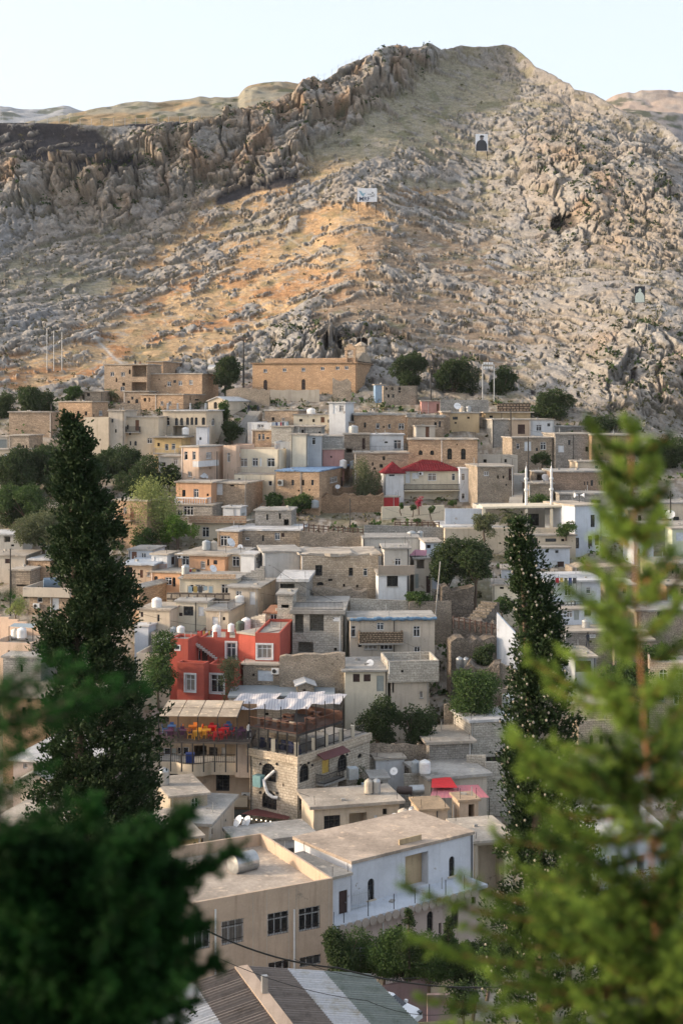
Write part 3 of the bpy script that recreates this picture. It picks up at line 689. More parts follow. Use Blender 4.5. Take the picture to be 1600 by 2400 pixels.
# ---------------- the town, top rows first ----------------
H('stone_house','two storey tan stone house with open dark loggias, below the hillside path',245,345,855,917,-14,ST1,d=8,f='o328,870,35,26 o327,906,36,21 w264,877,9,10 w289,877,9,10 w288,911,10,10',jit=.05)
H('stone_house','upper block of the stepped stone house below the two walkers, small dark windows',345,383,848,878,-12,ST2,x2=494,f='s358,871,8,10 s375,870,8,10',s='s447,858,7,7 s464,871,8,10 s481,871,8,11',D=322,jit=.05)
hA2=H('stone_house','lower block of the stepped stone house left of the dark tree, three small windows',345,474,877,917,-16,ST2,x2=512,f='w397,900,9,11 w423,898,9,11 w448,896,9,11',jit=.05)
H('stone_house','low stone hut roofed flat, between the palm and the loggia house',188,241,918,942,-10,ST3,d=6,f='s208,925,7,7 o196,932,6,16',jit=.05)
H('stone_house','orange tan stone house at the far left end of the upper row, dark right side',138,216,942,990,-18,ST2,x2=254,f='s184,968,6,10 s202,969,6,10 s158,966,5,8',s='w237,968,9,11',jit=.05)
H('stone_house','windowless long masonry house at the left edge with a weathered parapet',22,121,966,1013,-6,ST1,x2=139,jit=.1)
H('stone_house','low stone house under the long windowless one, three slit windows',21,69,1021,1062,-10,ST3,x2=101,f='s45,1048,4,9 s56,1048,4,9 s63,1047,3,8',s='s84,1048,5,10',jit=.06)
H('plaster_house','small cream outbuilding with low wall at the left edge above the dark trees',-30,62,1054,1078,-5,CRM2,d=5,f='d14,1068,7,9')
H('plaster_house','grey shuttered shed at the left edge beside the slit window house',-40,22,1024,1056,-5,GRY,d=5,f='g2,1040,30,20')
H('stone_house','stone house with one small arched window beneath the open loggias',290,348,918,948,-8,ST1,d=7,f='a321,940,7,10 s302,942,6,6',jit=.05)
H('stone_house','orange stone house with two windows under the grey block parapet',330,430,925,953,-16,ST2,x2=478,f='s340,937,6,8 w380,945,7,9 w399,945,7,9',s='s462,937,10,4',jit=.05)
H('plaster_house','grey concrete block attic on the orange stone house',429,474,904,924,-10,BLK,d=5,D=302)
wall('ruined_wall','broken grey brown wall above the pale tower house',272,329,945,968,-6,ST3,jit=.25)
H('plaster_house','pale weathered house behind the cypress tip with a flat terrace edge',197,255,978,1062,-10,CRM2,d=8,f='s209,1005,5,10',par=.5)
H('plaster_house','narrow pale tower house with slits right of the palm',255,292,963,1062,-8,TANG,d=8,f='s264,986,5,9 s272,1010,4,8')
hA13=H('plaster_house','long pale house with dark doorway and a small balcony, left of the arcade',281,372,978,1057,-10,CRM2,d=8,f='s288,1002,6,13 s300,1001,4,11 D322,997,9,25 s306,1039,4,10 a318,1039,6,11 w351,1033,12,13',jit=.04)
balcony(hA13,298,330,1012,out=1.0)
hA14=H('plaster_house','cream arcade house with a row of seven arched windows and a railed terrace',382,484,963,1042,-10,CRM2,x2=532,f='A394,988,8,19 a414,988,7,18 a426,988,7,18 a440,987,7,18 a450,987,7,18 a460,987,7,18 a477,987,8,18 o423,1010,34,24 p409,1009,6,22',s='A500,989,8,18',ov=.35,rm=ROOFW)
bal(hA14.root,'terrace_railing',[hA14.P-hA14.n*.2,hA14.P+hA14.t*(hA14.L-.2)-hA14.n*.2],hA14.zi,1.1,IRON,.18)
m=MB()
for u in (0.1,.33,.62,.97):
    q=hA14.P+hA14.t*(hA14.L*u)-hA14.n*.35; m.bx((q.x,q.y,hA14.zi-.02),.3,.3,1.3,0)
m.build('terrace_post',WHT,hA14.root)
H('plaster_house','white plaster bay standing under the arcade windows',460,486,1000,1042,-6,WHB,d=2,D=257,f='w470,1028,6,8')
def gable(label,x0,x1,yt,yb,a,mat,rmat,rise=18,x2=None,d=None,f='',s='',name='plaster_house',**k):
    h=H(name,label,x0,x1,yt,yb,a,mat,x2=x2,d=d,f=f,s=s,roof='none',**k)
    A=h.P;B=A+h.t*h.L;bk=-h.n*h.d; zz=h.z; r=rise*A.y/FP; M=(A+B)/2; v=lambda q,z:Vector((q.x,q.y,z)); o=.3
    w=MB(); w.poly(v(A,zz),v(B,zz),v(M,zz+r)); w.poly(v(B+bk,zz),v(A+bk,zz),v(M+bk,zz+r)); w.build('gable',mat,h.root)
    m=MB(); e=h.n*o; th=Vector((0,0,-.14)); sl=r/(h.L/2)
    for s_,E in ((-1,A),(1,B)):
        q0=v(E+h.t*s_*o+e,zz-sl*o+.16);q1=v(M+e,zz+r+.16);q2=v(M+bk-e,zz+r+.16);q3=v(E+h.t*s_*o+bk-e,zz-sl*o+.16)
        p=[q0,q1,q2,q3]
        if s_>0: p=p[::-1]
        p=p[::-1]; m.poly(*p); m.poly(*[x+th for x in p][::-1])
        for i in range(4):
            j=(i+1)%4; m.poly(p[j],p[i],p[i]+th,p[j]+th)
    m.build('roof',rmat,h.root); return h
gable('pale house with a low white gabled roof and one arched window right of the arcade',488,532,940,970,-24,CRM2,ROOFW,9,d=11,f='a505,950,8,16')
hY=H('plaster_house','ochre yellow house with a shallow balcony above grey plaster, below the arcade',363,425,1025,1068,-8,YEL,d=7,f='w391,1048,9,15 w407,1047,9,15 s372,1042,6,8',rm=ROOFG,ov=.8)
balcony(hY,363,422,1062,railm=STEEL,step=.25)
H('plaster_house','grey plastered ground storey under the yellow balcony',372,425,1070,1108,-8,GRY,d=7,f='w412,1082,11,13 s384,1088,9,9')
hP=H('plaster_house','pale pink house with two tall windows, left of the orange balcony house',425,466,1047,1128,-26,CHR,x2=524,f='w436,1068,8,20 w455,1068,8,20 w445,1111,9,12',s='w490,1067,13,15',rm=ROOFG)
balcony(hP,452,500,1092,side=True,railm=WHT,wallr=True,slabm=WHT,rail=.8)
# the old church
hC=H('church','long windowed sandstone church with two arched doors under the cave mouth',592,836,852,918,-13,masonry((.55,.365,.225),(.49,.31,.185),(.46,.33,.22),.5,.26,1),x2=925,D=306,f='w622,869,9,8 w667,867,9,8 w711,866,9,8 w756,864,9,8 w791,863,9,8 w812,862,9,8 r622,903,9,25 r711,901,9,25',ov=.35,rm=roofm((.38,.26,.17)),jit=.04,cat='church',group=None)
m=MB(); q0=hC.P+hC.t*2.4-hC.n*1.2; m.ob((q0.x,q0.y,hC.zi-.1),Vector((hC.t.x,hC.t.y,0))*(hC.L-2.6),Vector((-hC.n.x,-hC.n.y,0))*.5,Vector((0,0,1.05))); m.build('parapet',ST2,hC.root)
v3=lambda q,z:Vector((q.x,q.y,z))
m=MB(); A=hC.P+hC.t*(hC.L*.7)-hC.n*1.5; B=hC.P+hC.t*(hC.L-.4)-hC.n*1.5; C2=B-hC.n*(hC.d-3); E=A-hC.n*(hC.d-3); apex=v3(B*.5+C2*.5-hC.t*1,hC.zi+2.6)
for a_,b_ in ((A,B),(B,C2),(C2,E),(E,A)): m.poly(v3(a_,hC.zi+.3),v3(b_,hC.zi+.3),apex)
m.build('dome_roof',roofm((.33,.27,.2)),hC.root)
m=MB(); Q=hC.P+hC.t*(hC.L-1.6)-hC.n*.9
for dx in (-.9,.9):
    q=Q+hC.t*dx; m.bx((q.x,q.y,hC.zi),.5,.6,2.6,R(-13))
q=Q; m.bx((q.x,q.y,hC.zi+2.6),2.5,.8,.5,R(-13)); m.bx((q.x,q.y,hC.zi+3.1),1.7,.6,.4,R(-13)); m.bx((q.x,q.y,hC.zi+3.5),.9,.5,.4,R(-13)); m.build('belfry',ST2,hC.root)
bt=at(846,838,316); tw=thing('bell_turret',bt,'small stone turret carrying a cross above the church roof','turret')
m=MB(); m.bx(bt+Vector((0,0,-1.6)),2.2,2.2,4.2,R(-13)); m.lathe(bt+Vector((0,0,2.6)),[(1.5,0),(.9,.5),(.25,.9)],8); m.build('turret',ST4,tw)
m=MB(); m.bx(bt+Vector((0,0,3.4)),.12,.12,1.8); m.bx(bt+Vector((0,0,4.4)),.8,.11,.12); m.build('cross',CONC,tw)
wall('retaining_wall','pale rendered retaining wall in front of the church',630,748,914,948,-5,plaster((.46,.41,.34),.6),D=295,jit=.12)
wall('retaining_wall','rough stone terrace wall left of the church forecourt',530,632,912,950,-8,RUB2,D=292,jit=.3)
wall('ruined_wall','ruined gable stub leaning against the church front',779,822,890,925,-6,RUB,D=294,jit=.5)
H('stone_house','roofless stone ruin right of the church with gaping windows',898,978,904,938,6,RUB,d=5,D=290,f='s919,912,5,8 s936,914,6,12 s905,911,5,6 s910,928,5,8 s921,928,5,8',par=.9,jit=.1)
H('plaster_house','blue sheeted shack between the church and the roofless ruin',879,902,902,922,4,flat((.25,.38,.55),.7,name='blue_tarpaulin'),d=4,D=292)
H('stone_house','stone house with flat mud roof and hanging washing below the church wall',621,698,962,997,-12,ST1,x2=722,f='s640,982,6,8 w664,984,7,9',jit=.12,rm=ROOFG)
hB5=H('plaster_house','cream annex with a dark door under the white rooftop room',688,828,972,1002,-4,CRM,d=8,f='D756,984,9,13 s705,985,8,6',rm=ROOFG)
H('plaster_house','white rooftop room with shuttered window below the church',771,809,944,973,-14,WHT,x2=829,f='d785,958,9,24 w800,957,11,14',D=268,ov=.3,rm=ROOFW)
H('plaster_house','white parapeted terrace house with washing, above the stone box house',581,637,990,1010,-10,WHT,x2=683,f='w611,999,16,9',D=262,par=.8)
H('stone_house','square stone house under the white washing terrace',592,637,1009,1042,-14,ST2,x2=668,f='w608,1024,6,14 w617,1024,6,14',D=260,jit=.04)
H('stone_house','high brown block wall house left of the grey blue tower',636,686,1000,1040,-8,BLKP,d=6,D=258)
H('stone_house','grey block storey behind the white blue house',686,754,1000,1030,-4,BLK,d=7,D=259)
H('plaster_house','blue grey rendered house with a bare block parapet',643,720,1035,1095,-6,GRB,d=9,D=250,par=.4)
H('plaster_house','tall blue grey tower room with one barred window beside the pink wall',719,753,1021,1092,-6,GRB,d=8,D=249,f='w735,1034,9,17')
H('plaster_house','pink rendered wall house topped with grey blocks',753,806,1053,1087,4,ROSE,d=7,D=250,down=3)
H('plaster_house','grey concrete block attic above the pink wall',753,804,1023,1053,4,BLK,d=6.6,D=250.3,down=.0)
H('plaster_house','small white rooftop room between the brown and grey block walls',681,717,1018,1041,-6,CRM,d=3,D=248)
hO=H('plaster_house','peach coloured end bay of the balcony house, with one tall window',523,553,1044,1112,-20,CHR,d=8,f='w536,1072,7,22',par=.5)
hB9=H('plaster_house','cream balcony house with three white barred windows in warm light',552,655,1052,1110,-16,CRM,d=10,f='w571,1084,18,20 w598,1083,14,20 d611,1083,5,20 w635,1084,18,20',par=.9,D=248.5)
balcony(hB9,530,650,1107,out=1.3,railm=flat((.5,.42,.36),.6,name='beige_paint'),step=.3,post=.03)
acunit('boxy white air conditioner on the peach and cream balcony house',hB9.F,559,1066)
bal(hB9.root,'roof_railing',[hB9.P,hB9.P+hB9.t*hB9.L],hB9.z,.9,flat((.36,.22,.17),.7,name='rust_paint'),.2,.02)
H('plaster_house','cream lower storey with a brown door under the long balcony',549,646,1112,1172,-16,CRM,d=8,D=244,f='D603,1144,11,33 w633,1133,9,12',ov=.0)
wall('stair_parapet','short dark stair rail wall in front of the brown door',575,600,1150,1170,-10,ST3,D=240,yt2=1140,th=.3)
hBT=H('stone_house','stone house roofed with a rumpled blue tarpaulin and small slit windows',647,748,1104,1158,-14,ST2,x2=838,f='s686,1131,6,13 s710,1131,6,13 s732,1131,6,13 s700,1150,4,4 s725,1148,4,4',s='w782,1124,18,14 n801,1130,6,24',jit=.1,rm=flat((.22,.36,.58),.6,name='blue_tarpaulin_roof',var=.85))
acunit('grey box cooler on the slit windowed stone house',hBT.F,659,1131,.9,1.0,.5,STEEL)
hW=H('plaster_house','whitewashed mud house with a grilled window and thin railing, centre of the upper rows',866,945,1019,1062,2,WHT,d=8,f='d889,1047,13,26 w931,1042,18,22',jit=.15,rm=ROOFW,ov=.3)
bal(hW.root,'railing',[hW.P+hW.n*1,hW.P+hW.t*hW.L+hW.n*1],hW.zb,1.3,IRON,.8,.02)
H('stone_house','long low stone house with a thick clay roof behind the whitewashed house',829,973,972,1020,-3,ST2,x2=None,d=9,f='w885,998,8,12 w912,999,6,10 w940,999,13,14 s855,996,5,12',jit=.22,rm=ROOFG,th=.4)
H('stone_house','rough stone wing continuing the clay roofed house to the right',955,1040,977,1025,8,ST1,d=8,f='s1030,994,5,14',jit=.2,rm=ROOFG,th=.4)
H('plaster_house','small grey lean-to with a dark door in front of the clay roofed wing',973,1019,999,1026,6,TANG,d=3,D=266,f='D1001,1012,9,25')
H('stone_house','brushwood porch hut left of the white sheet door',778,828,990,1022,-4,ST1,d=6,f='o790,1000,18,14 s812,1002,10,8',jit=.1)
H('stone_house','dim stone room with water drums between pink wall and whitewashed house',806,866,1018,1064,0,ST3,d=6,f='o818,1056,14,10 n852,1040,7,26 s845,1026,8,6',jit=.08)
H('stone_house','stone base storey beneath the whitewashed house and railing',830,956,1062,1112,0,ST1,d=8,f='s899,1074,6,9 s878,1098,5,5',jit=.08)
hS=H('stone_house','tan stone house with four round headed windows above the red roofed villa',956,1118,1030,1112,-3,ST2,x2=1182,f='a985,1061,9,11 a1012,1061,9,11 a1053,1064,11,26 a1085,1064,11,26 s1070,1042,3,3',s='w1150,1062,13,22 d1167,1060,9,20',jit=.14,rm=ROOFA)
H('plaster_house','low cream annex with a dark opening at the foot of the round headed windows',957,1023,1067,1085,-2,CRM2,d=3,D=252,f='o971,1076,10,12')
H('plaster_house','rough plastered balcony room right of the four arched windows',1118,1212,1067,1098,8,TANG,d=4,D=249,par=.5)
H('stone_house','square rubble house with three slits beside the stone stairway',1118,1202,1094,1164,7,RUB2,d=9,f='w1139,1110,12,10 s1166,1118,4,7 s1179,1118,4,7 n1194,1112,6,28',jit=.08)
hY2=H('plaster_house','mustard house with rain streaked front under two roof tanks',1053,1122,968,1008,4,OCH,d=8,f='s1066,980,12,7 s1097,979,6,5',rm=ROOFG)
H('stone_house','stone link house between the clay roof and the mustard house',1036,1054,966,1010,0,ST1,d=8,jit=.1)
H('plaster_house','small rose pink house beside the grey block yard wall',987,1031,940,966,0,ROSE,d=6,f='D1025,955,5,17')
wall('block_wall','long grey block yard wall right of the rose pink house',1031,1144,937,966,2,BLK,D=283)
H('plaster_house','ochre band house behind the steel masts pole',1137,1242,967,987,4,OCH,d=6,f='s1150,977,8,6',rm=ROOFP,ov=.6)
wall('lattice_parapet','openwork tan parapet on the ochre house',1165,1242,945,960,4,masonry((.36,.27,.19),(.30,.22,.16),(.05,.04,.035),.5,.4,0,msz=.09),D=282)
H('plaster_house','grey block house end left of the crooked dark shutter',1153,1196,984,1026,6,BLK,d=9,f='s1190,1008,3,3')
H('plaster_house','tan house with a crooked dark shutter',1196,1243,984,1025,6,TAN,d=9,f='n1221,1006,17,22',D=269)
H('plaster_house','small white house with a blue window on the upper right',1242,1297,984,1024,8,WHT,d=9,f='w1262,1003,13,15',D=270,rm=ROOFP)
H('stone_house','reddish stone storey beneath the small white house',1199,1296,1027,1070,6,ST3,d=8,f='w1213,1046,7,13 d1236,1046,16,22 w1272,1045,14,18',jit=.06)
H('stone_house','grey stone house with flat slab roofs climbing to the right',1296,1416,1000,1024,10,STG,d=9,D=274,jit=.15,rm=ROOFG)
H('stone_house','grey and brown stone house with paired slits beyond the steel poles',1300,1386,1018,1070,6,STG,d=9,f='s1333,1037,6,12 d1314,1052,14,16',jit=.1)
H('stone_house','russet stone house with three slits at the right end of the upper row',1386,1488,1020,1082,4,masonry((.33,.225,.165),(.26,.17,.125),(.17,.13,.10),.38,.2,1),x2=1530,f='s1404,1047,6,12 s1420,1047,6,12 s1450,1046,5,10',D=256,jit=.1)
H('plaster_house','low whitewashed hut with a tiny window below the paired slits',1352,1421,1083,1110,4,CRM2,d=6,f='w1397,1095,9,9',jit=.1)
H('stone_house','dark porch stone hut with a dish, above the twin white minarets',1253,1296,1107,1136,2,ST3,d=5,f='o1272,1122,30,20',jit=.15,rm=ROOFG)
H('stone_house','mud brown stone house with a row of tiny slits right of the minarets',1294,1418,1106,1160,2,masonry((.33,.24,.18),(.27,.2,.15),(.2,.16,.13),.4,.2,1),d=9,f='s1369,1133,3,9 s1376,1133,3,9 s1386,1132,6,13 s1403,1132,3,9 s1408,1132,3,9',jit=.12,rm=ROOFG)
H('stone_house','rough stone terrace house between the two minarets',1237,1296,1134,1174,2,RUB2,d=6,jit=.12)
H('stone_house','low grey stone sheds behind the white modern villa roof',1310,1440,1158,1186,3,STG,d=6,f='o1395,1176,22,10',jit=.15,rm=ROOFG)
# red roofed villa
hV=H('villa','cream villa with hipped red tile roofs and a balcony full of chairs',945,1077,1103,1162,5,CRM,x2=None,d=9,f='d955,1117,11,30 w1012,1118,20,18 w1062,1118,8,16 d973,1115,16,14',roof='none',D=243,group=None)
balcony(hV,944,1086,1148,out=1.6,railm=IRON,slabm=CRM,step=.2,post=.045)
acunit('white air conditioner above the villa balcony',hV.F,985,1110)
hV2=H('villa_wing','pale right wing of the red roofed villa with one narrow window',1077,1098,1100,1200,5,WHB,d=8,f='w1085,1118,8,16 w1085,1163,8,14',D=242,roof='none',cat='house',rm=WHT)
m=MB(); q=hV2.P; m.ob((q.x-.1,q.y-.1,hV2.z),Vector((hV2.L+.2,.1,0)),Vector((-.1,8,0)),Vector((0,0,.2))); m.build('roof',WHT,hV2.root)
H('villa','cream ground storey of the red roofed villa with two windows and a dark door',945,1077,1148,1200,5,CRM,d=8,f='n953,1175,13,24 s957,1156,12,7 s968,1172,4,12 w1024,1172,12,16 w1055,1174,8,14',D=243.6,roof='none',group=None)
hT=H('villa_tower','square white stair tower of the villa with its own small red roof',904,946,1109,1166,12,WHT,d=3.6,f='s918,1114,13,4',D=241,roof='none',cat='house')
TILE=masonry((.24,.035,.042),(.20,.03,.038),(.13,.02,.025),.22,.35,0,msz=.03,name='red_tiles')
def hip(h,rise,ov=.5,inset=None):
    A=h.P;B=A+h.t*h.L;bk=-h.n*h.d;o=ov;m=MB(); a=A-h.t*o+h.n*o;b=B+h.t*o+h.n*o;c_=B+bk+h.t*o-h.n*o;e=A+bk-h.t*o-h.n*o
    s_=h.d/2 if h.L>h.d else h.L/2; M1=(A+bk*.5)+h.t*min(s_,h.L/2); M2=(B+bk*.5)-h.t*min(s_,h.L/2); z=h.z+.02
    v=v3; m.poly(v(a,z),v(b,z),v(M2,z+rise),v(M1,z+rise)); m.poly(v(b,z),v(c_,z),v(M2,z+rise)); m.poly(v(c_,z),v(e,z),v(M1,z+rise),v(M2,z+rise)); m.poly(v(e,z),v(a,z),v(M1,z+rise)); m.poly(v(a,z-.12),v(e,z-.12),v(c_,z-.12),v(b,z-.12))
    for p_,q_ in ((a,b),(b,c_),(c_,e),(e,a)): m.poly(v(p_,z-.12),v(q_,z-.12),v(q_,z),v(p_,z))
    # standing rolls of the tiling
    n=int((b-a).length/.42)
    for i in range(1,n):
        f=i/n; p=a+(b-a)*f; x=min(f*(b-a).length,(1-f)*(b-a).length)/max(.01,min(s_,h.L/2)+o); k=min(1,x)
        q=M1+(M2-M1)*max(0,min(1,((p-a).dot(h.t)-s_-o)/max(.01,(M2-M1).length))) if x>=1 else p+(-h.n)*(h.d/2+o)*k
        m.cyl(v(p,z+.03),v(q,z+rise*k+.03),.06,n=5)
    m.build('roof',TILE,h.root)
hip(hV,2.0,.5); hip(hT,1.9,.35)
H('plaster_house','bright red awning box at the foot of the villa tower',898,935,1165,1184,10,flat((.42,.03,.035),.5,name='red_sheet'),d=2.2,D=237,cat='booth',group=None)
wall('garden_wall','tall cream garden wall below the red roofed villa',894,1040,1188,1232,4,CRM,D=232,th=.5,yt2=1184)
wall('rubble_terrace','tumbled stone terrace between the tarpaulin house and the villa',748,899,1160,1212,3,RUBO,D=236,jit=.4,th=2.5)
wall('rubble_terrace','upper heap of loose stones under the weeping tree',752,905,1140,1165,2,RUBO,D=243,jit=.35,th=2)
# white modern villa
hM=H('villa','long cream modern villa with a dark cornice, behind the slim dark cypress',1042,1230,1236,1325,4,CRM,d=10,f='w1172,1265,10,15',D=219,rm=ROOFW,par=.0,ov=.4,group=None)
for x,y in ((1113,1262),(1208,1279)):
    u,z=hM.F.uz(x,y); p=hM.F.p(u,z,.004); m=MB(); m.lathe(p,[(.36,0),(.36,.06),(.25,.07)],12,Vector((hM.F.n.x,hM.F.n.y,0))); m.build('round_vent',flat((.22,.06,.035),.8,name='terracotta'),hM.root)
wall('white_parapet','white stained roof wall left of the round bush',1042,1135,1192,1238,5,WHB,D=223,th=.3)
hM2=H('villa','white two storey villa with a pillared porch and three dark grilled side windows',1130,1357,1188,1240,5,GRY,d=9,D=226,f='k1249,1218,26,28 k1342,1212,22,11 n1304,1216,22,38 w1150,1222,14,18',roof='none',group=None)
hM3=H('villa','bright white end block of the porch villa with barred windows',1346,1409,1186,1335,22,WHB,x2=None,d=9,D=216,f='k1388,1221,10,29 k1382,1268,10,24 k1398,1266,10,24 k1351,1273,10,25',rm=ROOFP,group=None)
P0=at(1130,1190,219.5);P1=at(1358,1186,219.5)
t_=thing('porch_roof',P0,'flat white concrete porch roof of the villa carried by slim pillars','porch')
m=MB(); m.ob(P0+Vector((0,0,-.15)),P1-P0,Vector((0,6.5,0)),Vector((0,0,.28))); m.build('slab',CRM,t_)
m=MB()
for x in (1133,1232,1291,1354): q=at(x,1240,219.8); m.bx((q.x,q.y,q.z-.3),.45,.45,3.4)
m.build('pillar',CRM,t_)
wall('planter_wall','cream planter band with a dark shadow line under the villa porch',1042,1345,1238,1254,4,CRM2,D=217,th=1.2)
H('villa','cream lower storey of the white villa with a barred opening behind the cypress tip',1236,1348,1256,1335,5,CRM2,d=6,D=214.5,f='k1248,1272,22,22 s1290,1266,26,8 s1318,1266,8,6',group=None)
H('plaster_house','white lower annex with three square vents below the villa',1240,1334,1285,1350,5,WHB,d=6,D=211,f='s1265,1292,8,7 s1281,1292,8,7 s1304,1293,8,7 n1313,1330,16,28 d1298,1330,12,28')
wall('stone_terrace','stone terrace running right from the foot of the white villa',1340,1500,1328,1350,3,RUB,D=203,jit=.2,th=5)
# ---------------- middle rows, left side ----------------
hD1=H('stone_house','pale stone house with a small wooden balcony behind the feathery green tree',269,345,1172,1232,-24,ST2,d=8,f='w294,1196,8,14 D310,1202,8,22',jit=.06)
balcony(hD1,288,315,1217,out=1.1,railm=flat((.30,.14,.07),.7,name='brown_wood_rail'),slabm=TAN)
H('plaster_house','salmon cream wall house below the wooden balcony',264,345,1232,1282,-24,CRM2,d=6,D=221)
hD2=H('plaster_house','orange veranda house with a chunky white balustrade',413,495,1130,1182,-16,ORG,d=7,f='w460,1156,12,20 s487,1160,5,6 s431,1156,8,16',D=235,ov=.3,rm=ROOFA)
balcony(hD2,413,494,1181,out=1.6,railm=WHT,slabm=CRM,rail=1.15,step=.42,post=.09)
H('stone_house','brick and block flank with white double doors right of the white balustrade',495,578,1132,1186,-16,ST1,d=8,f='d509,1147,26,26 s544,1138,10,4',D=236,jit=.05,rm=ROOFA)
H('stone_house','shaded stone ground storey with a white barred window under the balustrade',412,497,1183,1240,-14,STG,x2=580,f='w442,1197,23,22 w422,1203,12,12',s='w474,1200,8,6',D=232)
hD3=H('plaster_house','white box hut standing on the lattice parapet terrace',523,563,1189,1228,-14,WHT,x2=578,s='G570,1210,8,16',D=228,rm=ROOFW)
hD4=H('plaster_house','cream house front with one white grille window under the lattice terrace',457,560,1226,1268,-12,CRM,d=8,f='w482,1247,17,24',D=223,ov=.35,rm=ROOFA)
wall('lattice_parapet','openwork brick parapet with pale joints on the cream house terrace',443,577,1209,1226,-12,masonry((.40,.25,.16),(.34,.2,.13),(.60,.46,.33),.5,.36,0,msz=.07),D=222.3,th=.2,down=0)
hD5=H('stone_house','long stone house edged with white roof sheeting and a lone white window',558,702,1242,1292,-6,ST3,d=9,f='w650,1257,12,17 n663,1254,7,9 w580,1262,10,6',jit=.1,rm=ROOFW,D=214)
hD5b=H('stone_house','stone end room with a tall grille window and dish beside it',510,558,1244,1292,-16,ST2,d=8,f='w528,1268,24,25',jit=.05,rm=ROOFW,D=213)
H('plaster_house','brown grey block lean-to behind the white roof sheeting',598,682,1196,1234,-6,STG,d=6,jit=.15,rm=ROOFG,f='o671,1224,12,14')
wall('retaining_wall','long mortared stone retaining wall under the wooden rail fence',702,853,1246,1296,2,RUB,D=212,jit=.12,yt2=1250)
wall('block_wall','grey block terrace wall with a rusty gate panel, left of the two steel tanks',853,1040,1230,1268,3,BLK,D=219,yt2=1236,th=.3)
H('plaster_house','low concrete terrace block in front of the grey terrace wall',850,985,1262,1300,3,GRY,d=7,D=209,rm=ROOFG,ov=.1)
hD7=H('plaster_house','orange rendered house with a roof slab and barred windows in warm light',419,527,1300,1345,-14,ORG,d=11,f='w435,1314,18,22 w476,1324,11,17 s505,1318,9,10',rm=ROOFP,ov=.5,D=203)
hD7b=H('plaster_house','white boxed balcony bay at the left of the orange house',355,392,1299,1338,-16,WHT,d=4,x2=418,f='d372,1318,20,26',s='n406,1314,8,18',D=202.5,rm=ROOFP)
balcony(hD7b,355,392,1336,out=.9,railm=flat((.5,.28,.2),.6,name='rust_rail'))
hD7c=H('plaster_house','orange arched ground storey under the white boxed bay',354,423,1340,1382,-16,ORG,d=8,f='w395,1362,16,18 r366,1362,9,24 a408,1364,8,22',D=199)
H('plaster_house','cream bay with tall white windows right of the orange house',527,566,1298,1345,-10,CRM2,d=8,f='w553,1316,17,24',D=203,rm=ROOFG)
hD8=H('plaster_house','small white room with two little windows over a grey block wall',564,596,1300,1328,-14,WHT,x2=616,f='s585,1338,4,4',s='w605,1311,9,11',D=200,rm=ROOFW)
wall('block_wall','stepped grey block stair wall under the small white room',556,620,1352,1375,-8,BLK,D=196,steps=6,yt2=1322,th=.3)
H('stone_house','broken stone and white plaster building tapering up the slope',617,703,1294,1352,8,plaster((.47,.47,.46),.6),d=8,D=199,jit=.1,rm=ROOFG)
hD9=H('plaster_house','cream long house with lattice parapet and three windows left of the block stair wall',421,555,1356,1396,-8,CRM,d=8,f='w450,1379,9,17 w470,1379,23,18 w527,1381,17,24',D=194,rm=ROOFG)
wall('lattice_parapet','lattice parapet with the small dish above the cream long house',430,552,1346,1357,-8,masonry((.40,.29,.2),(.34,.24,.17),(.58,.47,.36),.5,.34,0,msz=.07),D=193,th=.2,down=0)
wall('balustrade_wall','crumbling balustrade of the terrace below the cream long house',391,538,1390,1410,-6,masonry((.40,.35,.28),(.30,.26,.21),(.12,.10,.085),.9,.6,0,msz=.12),D=189,jit=.06,th=.3)
hD10=H('plaster_house','grey beige house with a white side door beside the block roofed ruin',536,606,1376,1428,-10,TANG,x2=660,f='w560,1394,14,18 d592,1402,13,30',D=190,rm=ROOFG,ov=.4)
H('plaster_house','cream wall house with a dark grille window above the two big white tanks',412,486,1410,1452,-8,CRM,d=7,f='k442,1432,23,22 d472,1433,14,22 n424,1440,8,8',D=185.5,rm=ROOFG)
hD12=H('plaster_house','pale terrace house topped by a leaning iron railing',483,536,1430,1470,-12,CRM2,x2=640,f='d505,1456,14,20 s525,1450,6,8',D=183,rm=ROOFG)
bal(hD12.root,'railing',[hD12.P,hD12.P+hD12.t*hD12.L,hD12.P+hD12.t*hD12.L-hD12.n*3],hD12.zi,1.0,STEEL,.2)
gable('small brick house with a tiled gable and an arched red door near the dark cypress',312,328,1376,1412,-24,ST2,ROOFA,5,x2=402,s='',f='r320,1395,5,20')
H('plaster_house','pale cream block under the single ribbed white tank',326,398,1428,1480,-12,CRM2,d=6,f='n333,1440,6,12',D=183,rm=ROOFP)
hD15=H('plaster_house','shady veranda house with hanging plants and a curled tin roof',290,356,1322,1370,-12,TAN,d=7,f='s303,1340,16,22 D332,1345,7,18 w349,1346,9,10',D=200,rm=flat((.45,.50,.56),.5,metal=.2,name='tin_sheet'),jit=.12,ov=.5)
H('plaster_house','patchy rust and white shed above the curled tin roof',302,358,1289,1315,-10,WHB,d=6,f='w337,1302,12,13 D315,1302,12,18',D=208,rm=ROOFG)
H('plaster_house','low terrace house of cream parapet with tanks, left of the red house',354,462,1482,1506,-8,STG,d=6,par=.7,D=180)
H('plaster_house','white house front with one small window left of the red house',362,400,1500,1540,-8,WHB,d=6,f='w384,1524,9,11',D=178.5,rm=ROOFW)
H('stone_house','roofless stone store with rust sheets between the tanks and the block tower',620,686,1437,1488,-6,ST4,d=6,f='w641,1446,16,14 n655,1460,10,16',jit=.12,D=182,rm=flat((.30,.15,.09),.8,name='rusty_sheet'))
wall('block_wall','block yard wall rising behind the white tanks of the red house',588,622,1446,1480,-30,BLKP,D=182,th=.3,steps=4,yt2=1436)
